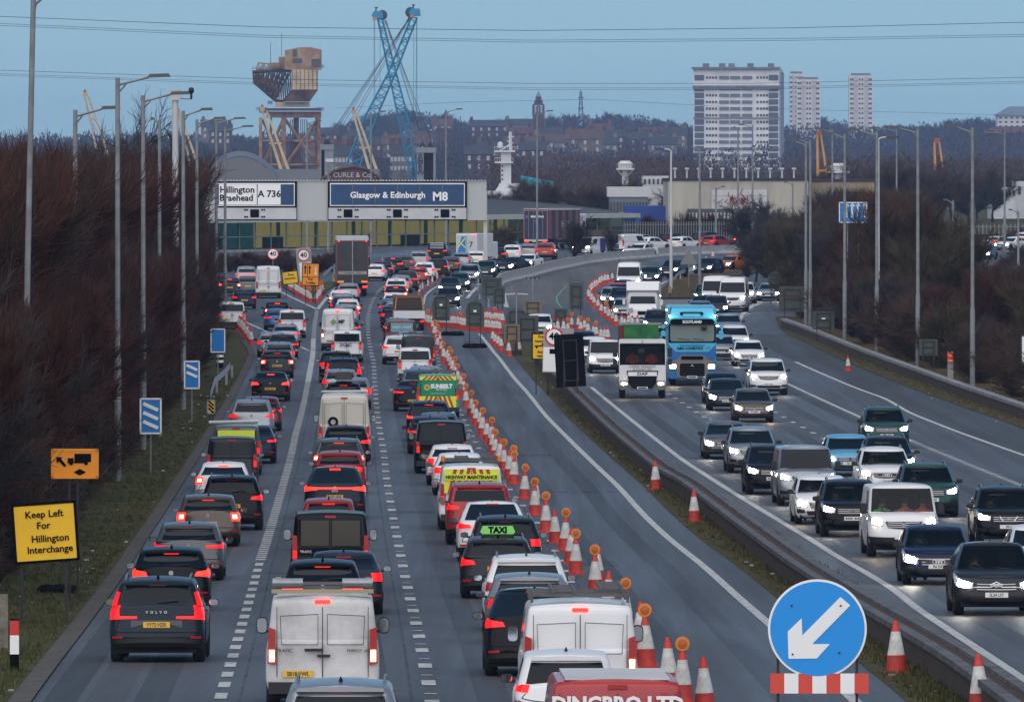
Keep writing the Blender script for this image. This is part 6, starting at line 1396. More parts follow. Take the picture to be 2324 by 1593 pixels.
def vehicle(kind, col, label, X, Y, ang, view, st='block', text=None, lit=1, rails=None, z=None, group=None, trim=None, name=None, see=False, hood2=None):
    """ang: heading, 0 = driving away from the camera. view 'r' or 'f' is the end facing the camera"""
    S = SH[kind]; far = Y > 560; M = car_meshes(kind, S); pm = PAINT[col]
    nm = name or dict(hatch='hatchback', city='small_car', suv='sport_utility_car', big='large_sport_utility_car', sedan='saloon_car', coupe='coupe_car', fast='crossover_car', estate='estate_car', mpv='small_van', van='panel_van', winvan='window_van', bigvan='tall_panel_van')[kind]
    d = 1 if view == 'r' else -1
    cx, cy = X-math.sin(ang)*S.L/2*(1 if view == 'r' else -1), Y+math.cos(ang)*S.L/2*(1 if view == 'r' else -1)
    slope = (gz(cy+3)-gz(cy-3))/6
    t = thing(nm, label, CAT[kind], (cx, cy, gz(cy)+.015 if z is None else z), 0, group or ('queuing traffic' if view == 'r' else 'oncoming traffic'))
    t.rotation_euler = (math.atan(slope)*math.cos(ang), 0, ang)
    o = link('body', M['body'], t); paint_obj(o, pm)
    for k in ('windscreen', 'rear_window'):
        if k in M:
            g = link(k, M[k], t)
            if see and k == 'windscreen': paint_obj(g, see_glass())
    for sg in (1, -1):
        if 'side%d' % sg in M: link('side_window', M['side%d' % sg], t)
    link('underbody', M['underbody'], t)
    ty, ri = wheel_meshes(S.wr, .24 if S.wr > .34 else .215)
    for sg in (1, -1):
        for yw in (S.yfw, S.yrw):
            w = link('wheel', ty, t, (sg*(S.W/2-.13), yw, S.wr), (0, 0, 0 if sg > 0 else math.pi))
            if not far: link('rim', ri, w)
    mm = mirror_meshes(kind in ('van', 'bigvan', 'winvan'))
    if Y < 760:
        for sg in (1, -1):
            w = link('wing_mirror', mm[0], t, (sg*(S.W/2+.09), S.cowl-.28, S.top(S.cowl)+(.12 if kind in ('van','bigvan','winvan') else .05)), None, (sg, 1, 1))
            if view == 'r' and not far: link('mirror_glass', mm[1], w)
    yR, yF = S.yr0+.1, S.yf0-.1
    van = kind in ('van', 'bigvan', 'winvan', 'mpv')
    # ------ rear end
    if view == 'r' or Y < 300:
        lm = {0: M_tailoff, 1: M_tail, 2: M_brake}[lit if view == 'r' else 0]
        tz = lambda z: vz(S, yR, z); h = S.top(yR); q = lambda a, b: [(a[0], tz(b[0])), (a[1], tz(b[0])), (a[1], tz(b[1])), (a[0], tz(b[1]))]
        T = lambda xf: S.tx(xf, S.nr)
        shapes = []
        if van:
            def vlamp(sg):
                w = MB(); x0 = S.W/2*(.965 if kind != 'mpv' else .96); hh = {'van': (.78,1.42), 'winvan': (.75,1.2), 'bigvan': (.8,1.35), 'mpv': (.75,1.25)}[kind]; n = 6
                yb = -S.L/2-.008
                w.prism([(sg*(x0-.14), hh[0]), (sg*(x0+.0), hh[0]+.03), (sg*(x0-.02), hh[1]), (sg*(x0-.13), hh[1]-.04)][::sg], yb, yb+.14)
                return w.mesh('tail_light', M_tail)
            for sg in (1, -1):
                o = part(t, ('vl', kind, sg), lambda: vlamp(sg), m=M_tailoff if lit != 0 else M_tailoff)
                if lit and view == 'r':
                    def core():
                        w = MB(); w.box(0, 0, 0, .09, .01, .2); return w.mesh('lamp_core', M_brake)
                    part(o, 'vcore', core, (sg*(S.W/2*.965-.075), -S.L/2-.014, {'van': .93, 'winvan': .88, 'bigvan': .95, 'mpv': .9}[kind]), m=M_core if lit == 2 else M_tail)
        else:
            if st == 'block': shapes = [q((T(.76), 1.03), (h-.27, h-.04))]
            elif st == 'round': shapes = [q((T(.72), T(.97)), (h-.24, h-.05))]
            elif st == 'wide': shapes = [[(T(.62), tz(h-.19)), (1.04, tz(h-.22)), (1.06, tz(h-.02)), (T(.68), tz(h-.1))]]
            elif st == 'slim': shapes = [[(T(.50), tz(h-.18)), (1.05, tz(h-.18)), (1.06, tz(h-.07)), (T(.50), tz(h-.12))]]
            elif st == 'bar': shapes = [[(0, tz(h-.17)), (T(.6), tz(h-.17)), (T(.6), tz(h-.12)), (0, tz(h-.12))], [(T(.6), tz(h-.2)), (1.05, tz(h-.24)), (1.08, tz(h-.06)), (T(.6), tz(h-.11))]]
            elif st == 'ell': shapes = [[(T(.42), tz(h-.28)), (1.0, tz(h-.30)), (1.0, tz(h-.22)), (T(.42), tz(h-.23))], [(T(.80), tz(h-.24)), (1.04, tz(h-.24)), (1.0, tz(h+.0)), (T(.84), tz(h+.0))]]
            elif st == 'claw': shapes = [[(T(a), tz(h-.22)), (T(a+.055), tz(h-.22)), (T(a+.09), tz(h-.06)), (T(a+.035), tz(h-.06))] for a in (.60,.70,.80)]
            for sg in (1, -1):
                def tl():
                    w = MB()
                    for s_ in shapes: lamp_patch(S, S.low, s_, 7, 3, .016, sg, w)
                    return w.mesh('tail_light', M_tail)
                o = part(t, ('tl', kind, st, sg), tl, m=lm)
                if st == 'ell':
                    def up():
                        w = MB(); lamp_patch(S, S.high, [(S.tx(.90,4), .02), (1.0, .02), (1.0, .62), (S.tx(.93,4), .62)], 4, 5, .016, sg, w); return w.mesh('upper_lamp', M_tail)
                    part(o, ('tlu', kind, sg), up, m=lm)
                if lit == 2 and st in ('block', 'round') and view == 'r':
                    def co():
                        w = MB(); lamp_patch(S, S.low, [(T(.80), tz(h-.21)), (T(.93), tz(h-.21)), (T(.93), tz(h-.1)), (T(.80), tz(h-.1))], 3, 2, .024, sg, w); return w.mesh('lamp_core', M_core)
                    part(o, ('tlc', kind, sg), co)
                def rf():
                    w = MB(); lamp_patch(S, S.low, q((T(.72), T(.93)), (.40, .45)), 4, 1, .014, sg, w); return w.mesh('reflector', M_tailoff)
                part(t, ('rf', kind, sg), rf)
            def bump():
                w = MB()
                for sg in (1, -1): lamp_patch(S, S.low, [(0, 0), (1.03, 0), (1.03, tz(.36)), (0, tz(.40))], 10, 2, .012, sg, w)
                return w.mesh('rear_bumper', M_plast)
            part(t, ('rb', kind), bump)
            def seam():
                w = MB()
                for sg in (1, -1):
                    lamp_patch(S, S.low, q((0, T(.86)), (.525, .54)), 8, 1, .006, sg, w); lamp_patch(S, S.low, [(T(.86), tz(.53)), (T(.875), tz(.53)), (T(.80), tz(h-.3)), (T(.785), tz(h-.3))], 1, 4, .006, sg, w)
                return w.mesh('tailgate_seam', M_under)
            part(t, ('sm', kind), seam)
        if van:
            yb = -S.L/2-.012+.03
            def doors():
                w = MB(); xx = S.W/2*.86
                zt = S.Hh-.2
                w.box(0, yb-.012, (S.sill+.25+zt)/2, .016, .02, zt-S.sill-.25)
                w.box(-xx+.06, yb-.0, (S.sill+.3+zt)/2, .012, .02, zt-S.sill-.3); w.box(xx-.06, yb, (S.sill+.3+zt)/2, .012, .02, zt-S.sill-.3)
                if kind in ('van', 'bigvan'):
                    for a in (-1, 1):
                        pts = [(a*.08, 1.12), (a*(xx-.14), 1.12), (a*(xx-.12), S.Hh-.36), (a*.08, S.Hh-.33)]
                        for p0, p1 in zip(pts, pts[1:]+pts[:1]): w.tube([(p0[0], yb-.012, p0[1]), (p1[0], yb-.012, p1[1])], .007, 3)
                w.box(.02, yb-.02, .93, .22, .03, .045)
                return w.mesh('rear_door_seams', M_plast)
            part(t, ('ds', kind), doors)
            def vb():
                w = MB(); w.box(0, -S.L/2+.02, .38, S.W*.95, .16, .2); return w.mesh('rear_bumper', M_plast)
            part(t, ('vb', kind), vb)
        # plate
        pz, py = {'hatch': (.66,0), 'city': (.66,0), 'suv': (.74,0), 'big': (.82,0), 'sedan': (.62,0), 'coupe': (.5,0), 'fast': (.72,0), 'estate': (.72,0)}.get(kind, (.62,0))
        p = S.low(0, vz(S, yR, pz)) if not van else Vector((0, -S.L/2+.0, pz))
        plate(t, M_py, 0 if not van else -.42, p.y-.02, pz, text if view == 'r' else None, True, Y > 640)
        # high brake lamp
        def hb():
            w = MB(); p = S.high(0, .93 if not van else .92); w.box(0, p.y-.015, p.z+(.0 if van else .01), .34 if not van else .26, .03, .035 if not van else .06); return w.mesh('high_brake_light', M_tailoff)
        part(t, ('hb', kind), hb, m=M_brake if lit == 2 else M_tailoff)
        if not van and not far:
            def sp():
                w = MB(); p = S.high(0, .985); w.prism([(x, z) for x, z in ((-S.W/2*.68, p.z-.03), (S.W/2*.68, p.z-.03), (S.W/2*.66, p.z+.02), (0, p.z+.045), (-S.W/2*.66, p.z+.02))], p.y-.12, p.y+.15); return w.mesh('roof_spoiler', M_plast)
            if kind in ('hatch', 'suv', 'big', 'estate', 'city'): part(t, ('sp', kind), sp, m=pm)
            def bd():
                w = MB(); p = S.low(0, vz(S, yR, h-.1)); w.lathe([(0,-.012), (.055,-.012), (.06,0)], 14, 'y', (0, p.y-.005, h-.12)); return w.mesh('badge', M_chrome)
            if st != 'ell': part(t, ('bd', kind), bd)
            if kind in ('hatch', 'suv', 'big', 'estate', 'mpv') :
                def wi():
                    w = MB(); a = S.high(0, .2); c = S.high(S.tx(.5, 4), .3); w.tube([(0, a.y-.03, a.z), (c.x, c.y-.03, c.z)], .012, 4); return w.mesh('rear_wiper', M_plast)
                part(t, ('wi', kind), wi)
    # ------ front end
    if view == 'f' or Y < 300:
        on = view == 'f' and lit
        tz = lambda z: vz(S, yF, z); T = lambda xf: 3-S.tx(xf, S.nf); h = S.hood0; c = .0
        for sg in (1, -1):
            def hl():
                w = MB(); lamp_patch(S, S.low, [(T(.58), tz(h-.19)), (T(1.0)-.03, tz(h-.17)), (T(1.0)-.08, tz(h-.01)), (T(.56), tz(h-.06))], 8, 3, .016, sg, w); return w.mesh('headlight', M_lens)
            o = part(t, ('hl', kind, sg), hl)
            if on:
                def hc():
                    w = MB(); lamp_patch(S, S.low, [(T(.66), tz(h-.17)), (T(.90), tz(h-.16)), (T(.90), tz(h-.04)), (T(.66), tz(h-.07))], 4, 2, .03, sg, w); return w.mesh('lamp_core', M_head)
                part(o, ('hc', kind, sg), hc, m=M_headw if lit == 3 else M_head)
            def fg():
                w = MB(); lamp_patch(S, S.low, [(T(.66), tz(.34)), (T(.93), tz(.34)), (T(.93), tz(.46)), (T(.68), tz(.44))], 4, 2, .012, sg, w); return w.mesh('fog_lamp_recess', M_plast)
            part(t, ('fg', kind, sg), fg)
        def gr():
            w = MB()
            for sg in (1, -1):
                lamp_patch(S, S.low, [(3, tz(h-.25)), (T(.46), tz(h-.22)), (T(.54), tz(h-.06)), (3, tz(h-.05))], 6, 3, .012, sg, w)
                lamp_patch(S, S.low, [(3, tz(.28)), (T(.58), tz(.28)), (T(.64), tz(.40)), (3, tz(.42))], 6, 2, .012, sg, w)
            return w.mesh('grille', M_plast)
        part(t, ('gr', kind), gr)
        def gb():
            w = MB()
            for zz in (h-.2, h-.145, h-.09):
                for sg in (1, -1): lamp_patch(S, S.low, [(3, tz(zz)), (T(.47), tz(zz)), (T(.47), tz(zz+.012)), (3, tz(zz+.012))], 5, 1, .018, sg, w)
            return w.mesh('grille_bars', M_chrome)
        if not far:
            part(t, ('gb', kind), gb)
            def fb():
                w = MB(); p = S.low(3, tz(h-.12)); w.lathe([(0,.03), (.06,.03), (.07,.01)], 16, 'y', (0, p.y, h-.12)); return w.mesh('badge', M_chrome)
            part(t, ('fb', kind), fb)
            def wp():
                w = MB()
                for x0, x1 in ((-.55,-.05), (.05,.55)):
                    a = S.high(3-S.tx(abs(x0)/(S.W/2), 3.2), .03); b2 = S.high(3-S.tx(abs(x1)/(S.W/2), 3.2), .12); w.tube([(x0, a.y+.03, a.z), (x1, b2.y+.03, b2.z)], .011, 4)
                return w.mesh('windscreen_wipers', M_plast)
            part(t, ('wp', kind), wp)
        if trim:
            part(t, ('fbm', kind), lambda: (lambda w: ([lamp_patch(S, S.low, [(3, 0), (2.0, 0), (2.0, tz(.5)), (3, tz(.5))], 10, 3, .008, sg, w) for sg in (1, -1)], w.mesh('front_bumper', M_plast))[1])(MB()))
        p = S.low(3, tz(.47)); plate(t, M_pw, 0, p.y+.03, .47 if kind not in ('big','van','bigvan','suv') else .55, text if view == 'f' else None, False, Y > 640)
    # ------ roof
    if rails is None: rails = kind in ('suv', 'big', 'estate')
    if rails and Y < 760:
        def rl_():
            w = MB(); a = S.high(1.1, .97); c2 = S.high(1.9, .97); x = a.x-.06
            w.tube([(x, a.y, a.z), (x, a.y+.15, S.Hh+.03), (x, c2.y-.2, S.Hh+.03), (x, c2.y, c2.z)], .02, 4); return w.mesh('roof_rail', M_galv)
        for sg in (1, -1): part(t, ('rr', kind), rl_, None).scale = (sg, 1, 1)
    if not van and Y < 640:
        def ae():
            w = MB(); w.prism([(0, 0), (.0, 0)], 0, 0) if False else None; w.tube([(0, .1, 0), (0, -.05, .07)], [.035, .008], 5); return w.mesh('aerial', M_plast)
        part(t, 'aerial', ae, (0, S.roofR+.35, S.Hh-.03))
    if not far:
        def dh():
            w = MB()
            for tt in (1.36, 1.66):
                p = S.low(tt, .86); w.box(p.x+.012, p.y, p.z, .03, .2, .03)
            return w.mesh('door_handles', M_chrome)
        o = part(t, ('dh', kind), dh, m=pm); o2 = part(t, ('dh', kind), dh, m=pm); o2.scale = (-1, 1, 1)
    return t
_SG = []
def see_glass():
    if not _SG:
        m = bpy.data.materials.new('clear_windscreen'); m.use_nodes = True; t = m.node_tree; b = t.nodes['Principled BSDF']; b.inputs['Base Color'].default_value = (.01,.015,.018,1); b.inputs['Roughness'].default_value = .04
        tr = t.nodes.new('ShaderNodeBsdfTransparent'); tr.inputs[0].default_value = (.75,.82,.82,1); mx = t.nodes.new('ShaderNodeMixShader'); mx.inputs[0].default_value = .35
        t.links.new(tr.outputs[0], mx.inputs[1]); t.links.new(b.outputs[0], mx.inputs[2]); t.links.new(mx.outputs[0], t.nodes['Material Output'].inputs[0]); _SG.append(m)
    return _SG[0]
# ------------------------------------------------------------------ people in the cabs
M_skin = mat('skin', (.36,.2,.14), .6); M_hair = mat('dark_hair', (.02,.014,.01), .8)
def person_mesh():
    V = [(0,0,.0),(0,0,.28),(0,-.01,.5),(0,.0,.60),(0,.02,.70),(0,.03,.80),
         (.17,0,.48),(.26,.10,.26),(.22,.36,.22),(.20,.42,.23),(-.17,0,.48),(-.26,.10,.26),(-.22,.36,.22),(-.20,.42,.23),
         (.1,.1,-.02),(.13,.45,.02),(.13,.5,-.38),(-.1,.1,-.02),(-.13,.45,.02),(-.13,.5,-.38)]
    Rr = [.15,.15,.13,.055,.10,.075,.07,.05,.035,.03,.07,.05,.035,.03,.09,.07,.05,.09,.07,.05]
    E = [(0,1),(1,2),(2,3),(3,4),(4,5),(2,6),(6,7),(7,8),(8,9),(2,10),(10,11),(11,12),(12,13),(0,14),(14,15),(15,16),(0,17),(17,18),(18,19)]
    for base, sg in ((9,1),(13,-1)):
        for k in range(4):
            V.append((V[base][0]+sg*(-.03+.018*k), V[base][1]+.05, V[base][2]+.01)); Rr.append(.009); E.append((base, len(V)-1)); V.append((V[-1][0], V[-1][1]+.025, V[-1][2]-.03)); Rr.append(.008); E.append((len(V)-2, len(V)-1))
        V.append((V[base][0]-sg*.045, V[base][1]+.01, V[base][2]+.02)); Rr.append(.011); E.append((base, len(V)-1))
    me = bpy.data.meshes.new('sk'); me.from_pydata(V, E, []); o = bpy.data.objects.new('sk', me); COL.objects.link(o)
    md = o.modifiers.new('s', 'SKIN'); o.modifiers.new('u', 'SUBSURF').levels = 1
    for i, q in enumerate(me.skin_vertices[0].data): q.radius = (Rr[i], Rr[i]); q.use_root = (i == 0)
    dg = bpy.context.evaluated_depsgraph_get(); m = bpy.data.meshes.new_from_object(o.evaluated_get(dg)); bpy.data.objects.remove(o); m.name = 'person'; m.materials.clear(); m.materials.append(M_skin)
    return m
def person(parent_t, lx, ly, lz, jacket, label, grp=None):
    """seated figure placed in a vehicle's own frame but kept as a thing of its own"""
    M = Matrix.LocRotScale(parent_t.location, parent_t.rotation_euler, None); p = M @ Vector((lx, ly, lz))
    bm = cached('person', person_mesh); o = link('person', bm, None, p, parent_t.rotation_euler.copy()); tag(o, label, 'person', grp or 'people in vehicles')
    def jk():
        m = MB(); m.lathe([(.001,.0),(.175,.02),(.18,.28),(.2,.42),(.15,.53),(.065,.575),(.001,.58)], 12)
        for sg in (1,-1): m.tube([(sg*.15,0,.48),(sg*.26,.10,.26),(sg*.22,.36,.22)], [.09,.07,.055], 8)
        me = m.mesh('jacket', jacket, 60); return me
    link('jacket', cached(('jk', jacket.name), jk), o)
    def hr():
        m = MB(); m.lathe([(.112,.70),(.118,.76),(.10,.83),(.05,.875),(.001,.88)], 12); return m.mesh('hair', M_hair, 60)
    link('hair', cached('hr', hr), o)
    def fc():
        m = MB(); m.lathe([(.001,-.02),(.02,0),(.001,.02)], 6, 'x', (0,.13,.715)); [m.lathe([(.001,-.01),(.012,0),(.001,.01)], 6, 'x', (q,.118,.745)) for q in (-.035,.035)]; m.box(0,.115,.675,.05,.01,.01); return m.mesh('face_features', M_hair)
    link('face_features', cached('fc', fc), o)
    return o
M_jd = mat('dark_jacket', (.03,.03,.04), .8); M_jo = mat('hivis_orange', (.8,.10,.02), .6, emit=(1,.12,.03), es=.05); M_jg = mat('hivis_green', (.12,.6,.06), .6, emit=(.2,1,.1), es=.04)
M_seat = mat('seat_fabric', (.012,.012,.014), .9)
def interior(t, kind):
    S = SH[kind]
    def f():
        m = MB(); zb = S.top(0)-.12; ys = S.cowl-1.35
        m.box(0, S.cowl-.25, zb-.02, S.W*.8, .5, .12); m.box(0, (S.cowl+S.rwb)/2-.2, zb-.35, S.W*.82, S.cowl-S.rwb-.4, .3)
        for q in (-.38,.38): m.box(q, ys-.2, zb+.12, .46, .14, .62); m.box(q, ys-.2, zb+.5, .26, .1, .18)
        m.box(0, ys-.75, (zb+S.Hh)/2-.05, S.W*.72, .05, S.Hh-zb-.1, top=(.8,1)); return m.mesh('cabin_interior', M_seat)
    part(t, ('int', kind), f)
    def g():
        m = MB(); m.lathe([(.17,-.012),(.19,0),(.17,.012),(.155,0),(.17,-.012)], 16, 'y', (.38, S.cowl-.62, S.top(0)+.02)); m.box(.38, S.cowl-.62, S.top(0)+.02, .3, .02, .04); return m.mesh('steering_wheel', M_seat)
    part(t, ('sw', kind), g)

# ------------------------------------------------------------------ add-ons
def on_rear_text(t, kind, s_, size, m, x, z, **k):
    S = SH[kind]; text_on(t, s_, size, m, x, -S.L/2-.03, z, **k)
def ladder_rack(t, S, ladder=True, bars=2, beacons=False):
    m = MB(); z = S.Hh+.12
    for y in ([-S.L*.42, -S.L*.1, .6] if bars > 2 else [-S.L*.40, .2]): m.box(0, y, z, S.W*.86, .05, .05); [m.box(q*S.W*.41, y, z-.06, .05, .06, .14) for q in (-1,1)]
    for q in (-1,1): m.box(q*S.W*.39, -S.L*.16, z-.0, .04, S.L*.58, .04)
    build('roof_rack', m, M_rack, t)
    if ladder:
        for k, x0 in enumerate((-.45,.35)):
            m = MB(); [m.box(x0+q, -.6, z+.07+.05*k, .04, 3.2, .06) for q in (0,.36)]; [m.box(x0+.18, -2.1+i*.3, z+.07+.05*k, .36, .03, .03) for i in range(11)]; build('ladder', m, M_rack, t)
    if beacons:
        for q in (-.85,.85): build('beacon', MB().lathe([(.001,0),(.07,.0),(.07,.14),(.001,.18)], 10, 'z', (q, -S.L*.42, z-.02)), M_ambr, t)
M_rack = mat('rack_steel', (.09,.095,.1), .6)
def roof_box(t, S):
    m = MB(); z = S.Hh+.08; m.box(0, -.4, z+.18, .8, 1.9, .34, top=(.75,.85)); build('roof_box', m, M_plast, t, smooth=50)
def roof_bars(t, S, bar=True):
    for y in (-1.2, .0): build('roof_bar', MB().box(0, y, S.Hh+.07, S.W*.8, .06, .05), M_galv, t)
def taxi_sign(t, S):
    m = MB(); m.prism([(-.36,-.0),(.36,-.0),(.42,.06),(.36,.2),(-.36,.2),(-.42,.06)], -.12, .12); o = build('taxi_sign', m, mat('taxi_green', (.2,.6,.12), .4, emit=(.3,1,.15), es=.05), t, (0, S.roofR+.75, S.Hh+.03)); text_on(o, 'TAXI', .2, M_ink0, 0, -.125, .10, bold=.012)
    build('sign_base', MB().box(0, S.roofR+.75, S.Hh+.01, .8, .25, .06), M_plast, t)
def chevrons(t, S, z0, z1, base=None, w=.84, n=4):
    y = -S.L/2-.01; hw = S.W/2*w
    if base: build('rear_panel', MB().box(0, y-.0, (z0+z1)/2, hw*2, .02, z1-z0), base, t)
    m = MB(); st = hw/n
    for sg in (1,-1):
        for i in range(n):
            x0 = i*st; a = [(sg*x0, z0), (sg*(x0+st*.5), z0), (sg*(x0+st*.5-st*.9), z1), (sg*(x0-st*.9), z1)]
            a = [(sg*max(0, sg*p[0]), p[1]) for p in a]; m.prism(a if sg > 0 else a[::-1], y-.026, y-.012)
    build('red_chevrons', m, M_hred, t)
# ------------------------------------------------------------------ lorries
def empty_at(name, label, cat, X, Y, ang, L, view='r', group=None):
    sg = 1 if view == 'r' else -1; cx, cy = X-math.sin(ang)*L/2*sg, Y+math.cos(ang)*L/2*sg
    t = thing(name, label, cat, (cx, cy, gz(cy)+.015), ang, group); return t
def axle(t, y, r=.5, w=.3, x=1.0):
    ty, ri = wheel_meshes(r, w)
    for sg in (1,-1): o = link('wheel', ty, t, (sg*x, y, r), (0,0,0 if sg > 0 else math.pi)); link('rim', ri, o)
def rounded(mb, x, y0, y1, z0, z1, w, b=.06):
    pts = [(x-w/2+b,z0),(x+w/2-b,z0),(x+w/2,z0+b),(x+w/2,z1-b),(x+w/2-b,z1),(x-w/2+b,z1),(x-w/2,z1-b),(x-w/2,z0+b)]; mb.prism(pts, y0, y1); return mb
def curtain_lorry(X, Y, ang):
    t = empty_at('articulated_lorry', 'tall dark curtain-doored lorry trailer seen from behind beside the exit island', 'lorry', X, Y, ang, 16, 'r', 'queuing traffic'); h = 4.75; w = 2.55; y = -8
    build('trailer_box', rounded(MB(), 0, y, 4.5, 1.0, h, w, .04), mat('trailer_side', (.06,.06,.07), .6), t); build('roof_cap', MB().box(0, -1.7, h-.14, w+.03, 12.7, .32), M_offw, t)
    for q in (-.62,.62): build('rear_door', MB().box(q, y-.03, 2.75, 1.18, .05, 3.3), mat('door_dark', (.045,.04,.04), .7, var=.2, vscale=2), t)
    build('door_bar', MB().box(0, y-.07, 2.4, .07, .03, 4.0), M_galv, t); m = MB(); [m.box(q*1.25, y-.05, 2.7, .05, .04, 3.4) for q in (-1,1)]; m.box(0, y-.05, 4.4, 2.5, .04, .04); build('red_outline', m, mat('red_edge', (.3,.05,.04), .5), t)
    b = build('lettered_band', MB().box(0, y-.065, 1.86, 2.3, .02, .26), mat('band_grey', (.3,.29,.27), .7), t); text_on(t, 'Transport        Hire', .16, M_ink0, 0, y-.085, 1.86)
    for q in (-.95,.95): build('orange_marker', MB().box(q, y-.08, 1.15, .5, .03, .16), mat('marker_orange', (.7,.2,.03), .5, emit=(1,.25,.03), es=.2), t)
    for q in (-1.1,1.1): build('top_lamp', MB().box(q, y-.08, 4.38, .08, .03, .08), M_brake, t); build('tail_light', MB().box(q*.9, y-.05, .75, .35, .05, .14), M_tail if q < 0 else M_brake, t)
    build('underrun_bar', MB().box(0, y+.1, .62, 2.3, .1, .16), M_plast, t); build('chassis', MB().box(0, -1.5, .85, 1.0, 12, .25), M_under, t)
    for ay in (-6,-4.7,-3.4): axle(t, ay)
    build('cab', rounded(MB(), 0, 5.2, 7.9, .5, 3.7, 2.5, .1), PAINT['darkgrey'], t); axle(t, 6.8); axle(t, 3.6)
    for q in (-1.5,1.5): build('mirror', MB().box(q, 7.2, 2.6, .16, .2, .7), M_plast, t)
def brand_lorry(X, Y, ang):
    t = empty_at('articulated_lorry', 'navy liveried lorry with white lettered doors on the upper road', 'lorry', X, Y, ang, 15, 'r', 'queuing traffic'); y = -7.5; h = 4.2; M_n = mat('livery_navy', (.012,.012,.05), .5); M_e = mat('livery_edge', (.42,.14,.12), .5)
    build('trailer_box', rounded(MB(), 0, y, 5, 1.1, h, 2.55, .04), stripes('livery_side', (.02,.018,.05), (.22,.09,.08), 'Y', .12), t); build('roof_cap', MB().box(0, -1.2, h-.02, 2.6, 12.6, .16), M_offw, t)
    for q in (-.62,.62): build('rear_door', MB().box(q, y-.03, 2.55, 1.2, .05, 2.95), M_n, t)
    m = MB(); [m.box(q*1.26, y-.04, 2.55, .07, .06, 3.1) for q in (-1,1)]; m.box(0, y-.04, 4.06, 2.5, .06, .08); build('red_outline', m, M_e, t)
    m = MB(); [m.box(q, y-.08, 2.55, .03, .03, 2.9) for q in (-.75,-.25,.25,.75)]; build('locking_bars', m, M_galv, t)
    text_on(t, 'BRENNTAG', .27, M_sw2, .18, y-.07, 3.42, bold=.01); m = MB(); [m.box(-.95, y-.07, 3.42+d, .22, .01, .045) for d in (-.11,0,.11)]; m.box(-1.05,y-.07,3.42,.04,.01,.26); build('emblem', m, mat('emblem_violet', (.25,.2,.5), .5), t)
    text_on(t, 'brenntag.com', .08, M_sw2, 0, y-.07, 2.95)
    build('bumper', MB().box(0, y+.05, .98, 2.55, .12, .2), M_offw, t); build('rear_plate', MB().box(-.1, y-.05, .84, .52, .02, .12), M_py, t)
    for q in (-1,.95): build('tail_light', MB().box(q, y-.04, .86, .38, .05, .16), M_brake if q < 0 else M_tail, t)
    for q in (1.3,): text_on(t, 'EFFENTS', .9, M_offw, 1.285, -.5, 2.6, rz=math.pi/2)
    build('chassis', MB().box(0, -1, .85, 1.0, 12, .25), M_under, t)
    for ay in (-5.5,-4.2,-2.9,3.4,6.3): axle(t, ay)
    build('cab', rounded(MB(), 0, 5.2, 7.5, .55, 3.7, 2.5, .12), PAINT['white'], t); build('side_window', MB().box(1.255, 6.6, 2.5, .02, .9, .7), M_glass, t); build('mirror', MB().box(1.5, 7.0, 2.6, .2, .2, .8), M_plast, t)
def flat_text(t, s_, size, m, x, y, z, **k): return link('lettering', text_mesh(s_, size, m, **k), t, (x, y, z), (R(90), 0, math.pi))
